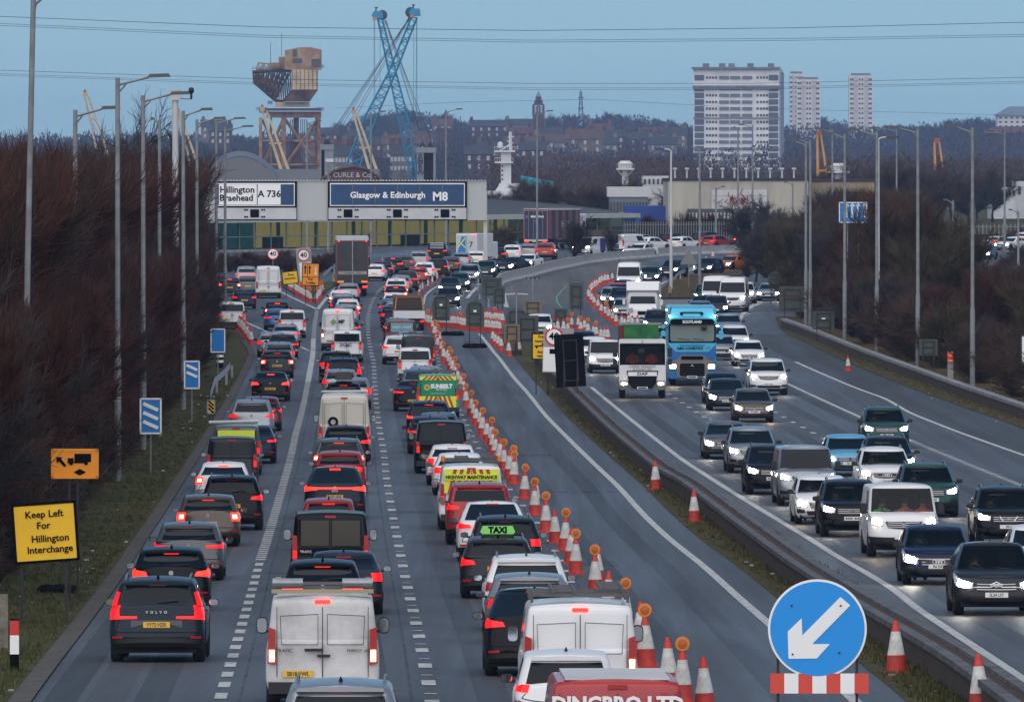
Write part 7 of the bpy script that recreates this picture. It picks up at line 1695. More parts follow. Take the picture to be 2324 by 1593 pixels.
def blue_lorry(X, Y, ang):
    t = empty_at('articulated_lorry', 'light blue lorry with SCOTLAND across its sun visor, headlamps lit', 'lorry', X, Y, ang, 15, 'f', 'oncoming traffic'); y = 7.5; C = PAINT['lorryblue']; D = PAINT['deepblue']
    F_ = lambda nm, mb, m: build(nm, mb, m, t)
    F_('cab', rounded(MB(), 0, y-2.2, y-.12, .9, 3.5, 2.48, .1), C)
    m = MB(); m.v += [(-1.2,y-.2,3.45),(1.2,y-.2,3.45),(1.2,y-1.6,3.45),(-1.2,y-1.6,3.45),(-1.05,y-.75,3.98),(1.05,y-.75,3.98),(1.1,y-1.6,4.1),(-1.1,y-1.6,4.1)]
    for f in ((0,1,5,4),(4,5,6,7),(1,2,6,5),(3,0,4,7),(2,3,7,6)): m.f.append(f[::-1]); m.m.append(0)
    F_('roof_deflector', m, C); F_('roof_slot', MB().box(0, y-.48, 3.78, .95, .04, .06, Matrix.Rotation(.8,3,'X')), M_plast)
    for q in (-.5,.55): F_('air_horn', MB().lathe([(.02,0),(.03,.12),(.09,.2)], 10, 'y', (q,y-.5,3.72)), M_plast)
    flat_text(t, 'www.adlogistics.co.uk', .11, M_ink0, 0, y-.28, 3.55)
    F_('sun_visor', rounded(MB(), 0, y-.2, y+.12, 3.14, 3.44, 2.3, .12), M_sk); flat_text(t, 'SCOTLAND', .19, M_sw2, 0, y+.13, 3.29, bold=.008)
    ws = F_('windscreen', rounded(MB(), 0, y-.2, y-.06, 2.28, 3.16, 2.28, .08), mat('lorry_glass', (.16,.21,.2), .08, spec=.8, coat=.6))
    m = MB(); m.tube([(-.6,y-.04,2.36),(-.05,y-.04,2.42)], .015, 4); m.tube([(.15,y-.04,2.36),(.75,y-.04,2.42)], .015, 4); F_('windscreen_wipers', m, M_plast); F_('front_mirror', MB().lathe([(.001,-.1),(.14,-.06),(.16,.06),(.001,.1)], 10, 'y', (-.62,y+.1,2.98)), M_plast)
    F_('window_surround', rounded(MB(), 0, y-.24, y-.10, 2.16, 3.2, 2.46, .08), M_sk)
    F_('front_panel', rounded(MB(), 0, y-.12, y-.0, 1.45, 2.2, 2.46, .06), C); 
    m = MB(); m.prism([(-1.23,2.12),(-.85,1.75),(.85,1.75),(1.23,2.12),(1.23,1.42),(.75,1.30),(-.75,1.30),(-1.23,1.42)], y-.02, y+.03); F_('dark_blue_panel', m, D); F_('name_band', MB().box(0,y+.0,2.08,1.3,.02,.06), D)
    flat_text(t, 'A&D LOGISTICS', .19, M_ink0, .12, y+.035, 1.93, bold=.006); flat_text(t, 'LTD', .11, M_ink0, -.82, y+.035, 1.95)
    M_gt = mat('titan_grey', (.17,.15,.14), .5)
    m = MB(); m.prism([(-1.2,1.22),(-.78,1.36),(-.62,1.58),(.62,1.58),(.78,1.36),(1.2,1.22),(.82,1.1),(.8,.42),(-.8,.42),(-.82,1.1)], y-.1, y+.09); F_('grille_surround', m, M_gt)
    F_('upper_grille', rounded(MB(), 0, y, y+.12, 1.34, 1.52, 1.15, .04), M_sk); g = F_('main_grille', rounded(MB(), 0, y, y+.13, .5, 1.14, 1.28, .06), M_sk)
    for z in (.6,.73,.86,.99): build('grille_bar', MB().box(0, y+.135, z, 1.2, .02, .03), M_plast, g)
    m = MB(); m.prism([(0,1.12),(.09,.98),(.05,.98),(0,1.06),(-.05,.98),(-.09,.98)][::-1], y+.13, y+.15); F_('badge', m, M_chrome)
    F_('lower_body', rounded(MB(), 0, y-2.2, y-.0, .35, 1.3, 2.46, .08), D)
    for sg in (1,-1):
        h_ = F_('headlight', MB().box(sg*1.0, y+.0, .98, .4, .1, .26), M_lens); build('lamp_core', MB().box(sg*1.0, y+.06, .98, .26, .03, .17), M_headw, h_)
        F_('marker_lamp', MB().box(sg*1.16, y-.1, 3.6, .07, .05, .07), M_head); F_('mirror', rounded(MB(), sg*1.5, y-.35, y-.15, 2.4, 2.85, .24, .06), C); F_('mirror', rounded(MB(), sg*1.5, y-.35, y-.15, 2.95, 3.15, .22, .05), C); F_('mirror_arm', MB().tube([(sg*1.2,y-.3,3.05),(sg*1.5,y-.25,2.9)], .03, 5), M_plast)
    F_('number_plate', MB().box(0, y+.14, .44, .52, .02, .12), M_pw); F_('plate_marks', MB().box(0, y+.155, .44, .4, .005, .06), M_plast)
    F_('trailer_box', rounded(MB(), 0, -7.5, y-2.6, 1.1, 4.0, 2.55, .04), C); F_('chassis', MB().box(0,-1,.8,1.0,14,.25), M_under); axle(t, y-1.3); axle(t, y-4.6); [axle(t, a) for a in (-6,-4.7,-3.4)]
def skip_lorry(X, Y, ang):
    t = empty_at('skip_lorry', 'white cab skip lorry with hauliers lettering and a green skip behind', 'lorry', X, Y, ang, 7.5, 'f', 'oncoming traffic'); y = 3.75; F_ = lambda nm, mb, m: build(nm, mb, m, t); Wt = PAINT['white']
    F_('cab', rounded(MB(), 0, y-1.7, y-1.1, .75, 2.9, 2.3, .09).box(-1.12,y-.6,1.83,.06,1.06,2.1).box(1.12,y-.6,1.83,.06,1.06,2.1).box(0,y-.6,2.8,2.18,1.06,.2).box(0,y-.62,1.15,2.18,1.0,.78), Wt)
    F_('windscreen_surround', MB().box(-1.06,y-.1,2.14,.1,.1,1.04).box(1.06,y-.1,2.14,.1,.1,1.04).box(0,y-.1,2.62,2.02,.1,.08).box(0,y-.1,1.66,2.02,.1,.08), M_sk)
    F_('windscreen', rounded(MB(), 0, y-.1, y-.03, 1.70, 2.58, 2.04, .06), see_glass()); F_('cab_lining', MB().box(0,y-1.07,2.1,2.1,.04,1.2), mat('cab_grey', (.16,.18,.18), .9))
    for q, s_ in ((2.77,'The Skip Man'),): flat_text(t, s_, .13, M_ink0, 0, y-.075, q)
    F_('front_panel', rounded(MB(), 0, y-.06, y+.02, 1.02, 1.64, 2.24, .05), Wt); flat_text(t, 'CHRIS WRIGHT', .15, M_ink0, 0, y+.03, 1.55, sx=1.25); flat_text(t, '& SONS LTD', .14, M_ink0, 0, y+.03, 1.42, sx=1.2)
    m = MB(); m.prism([(-.78,1.36),(.78,1.36),(.66,.75),(.48,.5),(-.48,.5),(-.66,.75)][::-1], y-.0, y+.05); F_('grille', m, M_sk); F_('badge_panel', MB().box(0,y+.05,1.2,1.42,.03,.2), M_sw2); flat_text(t, 'DAF', .17, M_ink0, 0, y+.07, 1.2, sx=1.6, bold=.006)
    F_('front_bumper', rounded(MB(), 0, y-.4, y+.03, .42, .86, 2.3, .08), M_gry); F_('lower_panel', rounded(MB(), 0, y-.3, y-.0, .85, 1.06, 2.28, .05), Wt)
    for z in (.62,.72,.82,.92,1.02): F_('grille_bar', MB().box(0, y+.055, z, 1.0+.25*(z-.6)/.4, .02, .025), M_plast)
    for sg in (1,-1):
        h_ = F_('headlight', MB().box(sg*.92, y+.03, .72, .42, .06, .17), M_lens); build('lamp_core', MB().box(sg*.9, y+.07, .72, .2, .02, .1), M_headw, h_)
        F_('mirror', MB().box(sg*1.34, y-.15, 2.25, .22, .14, .42), M_plast); F_('mirror', MB().box(sg*1.34, y-.15, 1.8, .22, .14, .3), M_plast); F_('marker_lamp', MB().box(sg*1.06, y-.1, 2.8, .06, .05, .05), M_headw)
    F_('front_mirror', MB().box(.05, y+.16, 2.35, .26, .12, .2).tube([(0,y-.05,2.85),(.05,y+.16,2.5)], .015, 4), M_plast); F_('number_plate', MB().box(0, y+.05, .52, .52, .02, .11), M_pw); F_('plate_marks', MB().box(0, y+.065, .52, .4, .005, .06), M_plast)
    m = MB(); m.prism([(-1.0,1.0),(1.0,1.0),(1.0,3.55),(-.8,3.62)], -2.6, y-2.6); F_('skip', m, mat('skip_green', (.015,.12,.03), .8, var=.5, vscale=1.2)); F_('skip_rim', MB().box(.1, y-2.7, 3.62, 2.1, .3, .1), mat('tarpaulin_grey', (.2,.25,.26), .8)); F_('skip_side', MB().box(1.03, y-3.2, 2.8, .3, 1.2, 1.4), mat('skip_rust', (.13,.035,.02), .9))
    for sg in (1,-1): F_('loader_arm', MB().box(sg*1.1, -1.2, 2.2, .14, 2.6, 1.5), M_sk)
    F_('chassis', MB().box(0,-.6,.8,1.0,6.4,.25), M_under); axle(t, y-1.25, .48, .28, .98); axle(t, -2.2, .48, .28, .98)
    for q in (-.45,.5): person(t, q, y-.72, 1.56, M_jo, 'person in orange hi-vis at the %s of the skip lorry cab' % ('passenger side' if q < 0 else 'wheel'))
    F_('steering_wheel', MB().lathe([(.2,-.012),(.22,0),(.2,.012),(.18,0),(.2,-.012)], 16, 'y', (.5,y-.35,1.82)), M_seat)
M_gry = mat('bumper_grey', (.10,.105,.11), .7)
def motorhome(X, Y, ang):
    t = empty_at('motorhome', 'white motorhome with an overcab bed behind the cone line', 'motorhome', X, Y, ang, 7, 'f', 'oncoming traffic'); y = 3.5; F_ = lambda nm, mb, m: build(nm, mb, m, t); Wt = PAINT['white']
    F_('coach_body', rounded(MB(), 0, -3.5, y-2.2, .6, 2.9, 2.32, .08), Wt); m = MB(); m.v += [(-1.15,y-1.1,2.15),(1.15,y-1.1,2.15),(1.15,y-2.3,2.15),(-1.15,y-2.3,2.15),(-1.1,y-.75,2.35),(1.1,y-.75,2.35),(1.14,y-1.5,2.95),(-1.14,y-1.5,2.95),(1.14,y-2.3,2.95),(-1.14,y-2.3,2.95)]
    for f in ((0,1,5,4),(4,5,6,7),(7,6,8,9),(1,2,8,6,5),(3,0,4,7,9)): m.f.append(f[::-1]); m.m.append(0)
    F_('overcab', m, Wt); F_('cab', rounded(MB(), 0, y-2.3, y-.9, .7, 2.2, 2.02, .1), Wt); m = MB(); m.quad((-.88,y-.62,1.42),(.88,y-.62,1.42),(.8,y-1.0,2.1),(-.8,y-1.0,2.1)); F_('windscreen', m, M_glass)
    m = MB(); m.v += [(-.98,y-.05,.5),(.98,y-.05,.5),(.98,y-.1,1.0),(-.98,y-.1,1.0),(.92,y-.65,1.42),(-.92,y-.65,1.42),(.98,y-1.0,.5),(-.98,y-1.0,.5),(.98,y-1,1.42),(-.98,y-1,1.42)]
    for f in ((0,1,2,3),(3,2,4,5),(1,6,8,4,2),(7,0,3,5,9)): m.f.append(f[::-1]); m.m.append(0)
    F_('bonnet', m, Wt); F_('grille', MB().box(-.05, y-.04, .78, .75, .08, .24), M_sk); F_('front_bumper', rounded(MB(), 0, y-.3, y+.03, .28, .6, 2.0, .06), Wt); F_('lower_grille', MB().box(0,y+.03,.4,1.3,.04,.1), M_sk)
    for sg in (1,-1): F_('headlight', MB().box(sg*.8, y-.06, .98, .3, .1, .3, Matrix.Rotation(.3*sg,3,'Y')), M_lens); F_('mirror', rounded(MB(), sg*1.3, y-.95, y-.75, 1.35, 1.7, .2, .05), Wt)
    F_('emblem', MB().lathe([(.001,0),(.06,.01),(.001,.02)], 10, 'y', (0,y-.95,2.45)), M_sr); F_('chassis', MB().box(0,0,.5,1.6,6.4,.3), M_under); axle(t, y-1.0, .34, .24, .9); axle(t, -2, .34, .24, .98)
def box_van(X, Y, ang):
    t = empty_at('box_van', 'white luton box van with yellow and blue graphics on its back under the gantry leg', 'van', X, Y, ang, 6, 'r', 'queuing traffic'); y = -3; F_ = lambda nm, mb, m: build(nm, mb, m, t)
    F_('box_body', rounded(MB(), 0, y, 1.4, .75, 3.0, 2.1, .05), PAINT['white']); F_('rear_panel', MB().box(0,y-.02,1.85,1.95,.03,2.0), M_offw); m = MB(); m.prism([(-.95,.9),(-.1,.9),(-.1,2.7),(-.5,2.7)], y-.05, y-.03); F_('blue_graphic', m, M_sb)
    m = MB(); [m.box(-.5,y-.07,2.0+d,1.2,.02,.09,Matrix.Rotation(a,3,'Y')) for d,a in ((0,.7),(.1,-.9))]; F_('yellow_stripes', m, M_hyel); text_on(t, '7', .8, M_ink0, .45, y-.06, 1.9); F_('centre_bar', MB().box(0,y-.05,1.85,.04,.03,2.0), M_galv)
    F_('top_lamp', MB().box(.8,y-.05,2.85,.25,.04,.08), M_brake); F_('tail_light', MB().box(.9,y-.03,.85,.2,.05,.12), M_brake); F_('cab', rounded(MB(), 0, 1.4, 2.9, .5, 2.2, 1.95, .1), PAINT['white']); F_('chassis', MB().box(0,0,.5,1.2,5.6,.25), M_under); axle(t, -1.8, .34, .24, .9); axle(t, 2, .34, .24, .9)
def tipper_rear(X, Y, ang):
    t = empty_at('tipper_pickup', 'small tipper lorry with a mesh headboard and yellow chevron corners', 'lorry', X, Y, ang, 5.8, 'r', 'queuing traffic'); y = -2.9; F_ = lambda nm, mb, m: build(nm, mb, m, t)
    F_('load_bed', MB().box(0, y+1.7, 1.05, 2.1, 3.4, .5), PAINT['white']); F_('cab', rounded(MB(), 0, 1.0, 2.9, .5, 2.15, 1.95, .1), PAINT['darkgrey'])
    m = MB(); m.box(0,.75,2.3,2.1,.08,.1); [m.box(q*1.0,.75,1.6,.08,.08,1.4) for q in (-1,1)]; [m.box(0,.75,z,2.0,.04,.03) for z in (1.5,1.7,1.9,2.1)]; [m.box(q*.3,.75,1.75,.03,.04,1.1) for q in range(-3,4)]; F_('mesh_headboard', m, mat('headboard_brown', (.1,.07,.05), .7))
    F_('headboard_panel', MB().box(0,.82,1.75,2.0,.02,1.1), mat('load_brown', (.07,.055,.045), .9)); [F_('chevron_strip', MB().box(q*.9,y+.4,1.8,.07,.03,.8,Matrix.Rotation(-q*.12,3,'Y')), mat('chevron_gold', (.5,.28,.03), .5)) for q in (-1,1)]
    F_('rear_mesh', MB().box(0,y+.5,2.25,2.05,.06,.08), mat('bar_red', (.35,.08,.05), .6)); F_('tail_board', MB().box(0,y-.02,1.05,2.1,.05,.48), PAINT['white']); F_('rear_bumper', MB().box(0,y+.05,.55,2.0,.1,.25), M_plast)
    [F_('tail_light', MB().box(q*.85,y-.02,.62,.25,.05,.13), M_tail) for q in (-1,1)]; F_('chassis', MB().box(0,0,.6,1.1,5.4,.2), M_under); axle(t, -1.6, .35, .26, .9); axle(t, 2, .35, .26, .9)
def tipper_front(X, Y, ang):
    S = SH['bigvan']; t = vehicle('van', 'white', 'white and purple recovery truck with a brown load frame on the upper road', X, Y, ang, 'f', lit=1, group='oncoming traffic', name='recovery_truck')
    b = MB(); b.box(0, -4.0, .95, 2.1, 3.2, .45); build('load_bed', b, PAINT['grey'], t); b = MB(); b.box(0,-2.6,1.9,2.1,.1,1.5); [b.box(q*1.0,-4,1.9,.06,2.8,1.3) for q in (-1,1)]; build('load_frame', b, mat('load_brown', (.07,.055,.045), .9), t); build('side_stripe', MB().box(.99,-1.4,1.2,.02,1.4,1.3).box(-.99,-1.4,1.2,.02,1.4,1.3), mat('purple', (.05,.03,.2), .5), t); axle(t, -4.3, .35, .26, .9)
def front_marks(t, S, kind, txt):
    p = S.low(3, vz(S, S.yf0-.1, S.hood0-.12)); y = p.y+.045; z = S.hood0-.12
    if txt in ('R6 DKB', 'S14 EYE'):
        m = MB()
        for q in (-.105,-.035,.035,.105):
            m.lathe([(.042,-.006),(.055,-.006),(.055,.006),(.042,.006)], 14, 'y', (q, y, z))
        build('ring_badge', m, M_sw2, t)
        m = MB(); pts = [(-.5,z+.07),(.5,z+.07),(.56,z-.06),(.4,z-.3),(-.4,z-.3),(-.56,z-.06)]
        for a, b in zip(pts, pts[1:]+pts[:1]): m.tube([(a[0],y,a[1]),(b[0],y,b[1])], .013, 4)
        build('grille_outline', m, M_chrome, t)
    elif txt == 'SG64':
        m = MB(); [m.tube([(q*.26,y,z+.1),(q*.1,y,z-.12)], .02, 4) for q in (-1,1)]; m.tube([(-.1,y,z-.12),(.1,y,z-.12)], .02, 4); build('grille_vee', m, M_sw2, t)
    elif txt == 'SL24 LSY':
        m = MB(); [m.tube([(-.14,y,z+d),(0,y,z+.07+d),(.14,y,z+d)], .014, 4) for d in (0,.05)]; m.tube([(-.75,y-.03,z),(-.14,y,z)], .01, 4); m.tube([(.75,y-.03,z),(.14,y,z)], .01, 4); build('chevron_badge', m, M_sw2, t)
    elif txt in ('SG76 CKE', 'SG6'):
        m = MB(); [m.box(q*.09, y, z-.06, .03, .03, .26) for q in range(-6,7)]; m.box(0,y,z-.2,1.2,.02,.03); build('barred_grille', m, M_chrome, t)
# ------------------------------------------------------------------ the traffic
KW = dict(hatch='hatchback', city='small city car', suv='SUV', big='large SUV', sedan='saloon', coupe='coupe', fast='crossover', estate='estate car', mpv='small van', van='panel van', winvan='window van', bigvan='tall panel van')
CW = dict(black='black', white='white', silver='silver', grey='grey', darkgrey='dark grey', navy='navy', blue='blue', red='red', darkred='dark red', brown='brown', orange='orange', green='dark green', steelblue='steel blue', slate='slate', skyblue='sky blue', vangreen='green', vanred='red', cream='cream', dirtywhite='grubby white')
LANES = {}
def V(lane, kind, col, x, yt, **k): LANES.setdefault(lane, []).append((kind, col, x, yt, k))
a = 'A'
V(a,'suv','slate',355,1312,st='ell',text='YY72 HZK',ex='with tall red L-shaped lamps'); V(a,'hatch','black',388,1243,st='wide',text='SL70 AGV',lit=2); V(a,'hatch','grey',428,1187,st='slim',lit=1); V(a,'hatch','brown',472,1124,st='block',lit=2,ex='with square glowing brake lamps')
V(a,'suv','black',526,1080,st='wide',lit=1); V(a,'sedan','white',506,1051,st='block'); V(a,'mpv','darkgrey',526,993,ex='with dirty rear doors',lit=1); V(a,'mpv','grey',536,966,ex='with a yellow panel and a pipe on its roof',lit=1,add='yellowtop')
V(a,'sedan','navy',572,968,st='slim',lit=1); V(a,'suv','silver',571,908,st='wide',lit=1); V(a,'hatch','darkred',592,901); V(a,'sedan','black',613,845,st='wide',text='',lit=2); V(a,'hatch','darkgrey',629,796,st='round',lit=2)
V(a,'hatch','silver',633,777); V(a,'sedan','darkgrey',642,760,lit=1); V(a,'hatch','silver',617,756,lit=1); V(a,'sedan','silver',648,737,st='slim'); V(a,'mpv','white',663,704,lit=1); V(a,'hatch','blue',631,701,lit=1); V(a,'hatch','black',630,685,st='round')
V(a,'mpv','white',527,686,lit=1); V(a,'hatch','navy',555,657,st='wide',lit=1); V(a,'bigvan','white',609,605,lit=0,ex='standing tall above the cars'); V(a,'hatch','grey',563,627,lit=1); V(a,'suv','silver',560,605,lit=1,st='bar'); V(a,'hatch','darkgrey',521,630,lit=2); V(a,'hatch','black',478,625,lit=2)
a = 'B'
V(a,'suv','silver',771,1549,lit=0); V(a,'van','dirtywhite',732,1352,lit=2,text='SB18 YWL',add='rolls'); V(a,'hatch','black',732,1272); V(a,'sedan','slate',780,1254); V(a,'van','black',750,1163,lit=1,add='trafic'); V(a,'city','red',746,1132)
V(a,'fast','slate',760,1063,st='bar',lit=2,ex='with one red light bar right across',pan=0); V(a,'hatch','red',771,1025,st='claw',lit=1,ex='with clawed tail lamps'); V(a,'suv','grey',769,996,st='round'); V(a,'hatch','black',785,967,lit=1); V(a,'bigvan','cream',781,896,lit=1,add='bigvan'); V(a,'hatch','black',780,868,add='box'); V(a,'hatch','silver',773,839); V(a,'hatch','silver',800,858)
V(a,'suv','navy',779,813,st='ell',lit=1); V(a,'suv','black',764,798,lit=1); V(a,'mpv','white',787,751,lit=1,add='cnc'); V(a,'bigvan','white',766,702,lit=2,add='mp'); V(a,'hatch','steelblue',786,722); V(a,'hatch','silver',785,691); V(a,'hatch','white',789,679); V(a,'sedan','navy',778,676); V(a,'hatch','silver',778,667)
V(a,'hatch','white',773,659); V(a,'hatch','silver',791,643,lit=1)
a = 'C'
V(a,'van','vanred',1402,1542,lit=0,add='ding'); V(a,'city','white',1287,1480,st='block',lit=1); V(a,'van','white',1317,1370,lit=2,add='rack'); V(a,'fast','black',1217,1341,st='wide',lit=1,pan=1); V(a,'hatch','silver',1203,1303,st='round'); V(a,'suv','white',1196,1261,st='round',lit=0); V(a,'estate','darkgrey',1131,1219,add='taxi',st='wide',lit=1)
V(a,'suv','slate',1148,1172,st='round',lit=1); V(a,'fast','white',1119,1142,st='wide',lit=1,pan=1,ex='with a dark glass roof'); V(a,'big','red',1089,1096,lit=1); V(a,'van','white',1070,1056,lit=1,add='highway'); V(a,'sedan','white',1044,1030,lit=1); V(a,'sedan','white',1028,1011,lit=1); V(a,'winvan','black',1002,957,lit=1,ex='with a wide brown reflecting rear window')
V(a,'hatch','darkgrey',977,946,lit=1); V(a,'sedan','steelblue',996,938); V(a,'suv','navy',974,911,st='slim',lit=2); V(a,'van','vangreen',994,851,lit=1,add='sunbelt'); V(a,'coupe','black',938,866,lit=1); V(a,'suv','steelblue',952,838); V(a,'hatch','silver',965,831); V(a,'mpv','white',942,790,lit=1); V(a,'van','darkgrey',949,764,lit=1,add='rack')
V(a,'suv','white',905,762,st='wide',lit=1); V(a,'hatch','silver',932,753); V(a,'winvan','darkred',912,728,lit=1,add='lettered'); V(a,'hatch','grey',902,723); V(a,'hatch','navy',893,695,lit=1); V(a,'hatch','silver',901,684); V(a,'hatch','steelblue',890,678,lit=1); V(a,'hatch','white',895,665,lit=1); V(a,'hatch','black',898,649,lit=2)
V(a,'suv','white',899,632,lit=1); V(a,'hatch','silver',908,625,lit=1); V(a,'suv','darkgrey',923,615,lit=1,st='bar'); V(a,'hatch','red',947,606); V(a,'suv','white',962,595); V(a,'suv','black',993,588,lit=1); V(a,'hatch','brown',1021,583,lit=1); V(a,'sedan','silver',1044,574,lit=1); V(a,'hatch','white',1079,570,lit=1); V(a,'hatch','black',1125,562,lit=1)
V(a,'suv','white',1161,556,lit=1,name2=1); V(a,'hatch','silver',1197,554,lit=1); V(a,'suv','red',1236,551,lit=1); V(a,'sedan','steelblue',1155,548)
a = 'D'
V(a,'hatch','white',849,600,lit=1,st='wide'); V(a,'hatch','navy',867,594,lit=1); V(a,'hatch','darkgrey',891,584); V(a,'suv','grey',915,578,lit=1); V(a,'suv','silver',949,570,lit=1); V(a,'big','black',991,553,lit=1,add='bars'); V(a,'suv','blue',1101,547,lit=1)
a = 'E'
V(a,'van','white',1398,532,lit=1,ang=-35); V(a,'hatch','white',1452,538,lit=0,ang=-40); V(a,'hatch','silver',1430,532,ang=-40); V(a,'suv','black',1504,530,lit=1,ang=-35); V(a,'hatch','white',1527,537,lit=0,ang=-35); V(a,'big','darkgrey',1580,526,lit=1,ang=-35); V(a,'hatch','red',1601,534,lit=1,ang=-38); V(a,'hatch','black',1682,530,lit=2,ang=-15)
V(a,'hatch','darkgrey',1938,536,lit=2,ang=-30); V(a,'hatch','black',2037,532,lit=2,ang=-30); V(a,'hatch','darkred',2178,532,lit=1,ang=-45); V(a,'hatch','navy',2225,530,lit=1,ang=-45); V(a,'sedan','white',2239,536,lit=1,ang=-35); V(a,'hatch','white',2310,527,lit=1,ang=-40)
for nm, lst in dict(F=[('hatch','darkgrey',1017,653,{}),('sedan','slate',1020,630,{}),('sedan','green',1041,620,{}),('suv','silver',1063,600,{}),('hatch','green',1101,592,{}),('sedan','slate',1140,584,{}),('sedan','white',1184,577,{}),('sedan','white',1427,553,dict(ang=150)),('sedan','white',2268,538,dict(ang=140)),('hatch','navy',2225,557,dict(ang=165))],
  G=[('bigvan','white',1426,597,dict(add='rack')),('hatch','steelblue',1448,605,{}),('hatch','green',1472,605,{}),('suv','slate',1514,590,dict(ang=165)),('hatch','navy',1591,586,dict(ang=160)),('coupe','orange',1634,580,dict(ang=150)),('hatch','darkgrey',1412,636,{}),('hatch','red',1404,643,{}),('hatch','silver',1389,652,{}),('suv','navy',1410,653,{}),('hatch','silver',1418,677,{}),
     ('suv','darkgrey',1490,704,{}),('mpv','white',1374,773,dict(trim=1)),('hatch','white',1348,766,{}),('hatch','navy',1322,753,{}),('hatch','white',1222,714,{})],
  J=[('bigvan','white',1621,628,{}),('bigvan','white',1661,631,{}),('suv','white',1685,641,{}),('big','green',1601,645,{}),('estate','slate',1594,671,{}),('hatch','darkgrey',1624,672,{}),('hatch','steelblue',1588,684,{}),('estate','silver',1654,713,{}),('suv','white',1667,740,{}),('hatch','blue',1634,743,{}),('hatch','silver',1636,761,{}),
     ('hatch','white',1701,773,{}),('big','white',1745,816,dict(ex='with a bold black lower grille')),('sedan','silver',1743,643,{}),('hatch','navy',1641,847,{}),('hatch','slate',1652,861,{}),('hatch','brown',1712,884,dict(lit=3,text='YP18 JMO')),('sedan','grey',1652,959,{}),('suv','silver',1710,972,dict(ex='with a wide barred grille',text='SG6')),('suv','black',1757,1013,{}),
     ('winvan','silver',1833,1016,{}),('hatch','white',1872,1082,dict(lit=3,see=1)),('suv','black',1936,1092,dict(see=1)),('van','white',2052,1103,dict(trim=1,text='BN17',see=1,lit=3,ex='carrying three people in hi-vis')),('hatch','skyblue',1930,989,dict(text='F21 FJB')),('suv','green',2013,926,dict(ex='with lit square lamps and barred grille',see=1,text='SG76 CKE')),('suv','black',2022,993,{}),
     ('suv','white',2014,1018,dict(lit=3,see=1,text='S14 EYE')),('suv','green',2112,1055,dict(see=1)),('suv','black',2290,1108,dict(lit=3,see=1,text='SG64')),('hatch','navy',2131,1195,dict(see=1,text='R6 DKB')),('fast','darkgrey',2262,1236,dict(see=1,text='SL24 LSY')),('hatch','white',2374,1195,{})]).items():
    for (kind, col, x, yt, k) in lst: V(nm, kind, col, x, yt, **k)
LN = dict(A='the slip lane queue', B='the middle queue', C='the queue beside the cones', D='the nearside lane past the curtain lorry', E='the far upper road', F='the single file facing us by the divider posts', G='the oncoming stream behind the cone curve', J='the oncoming carriageway')
allv = []
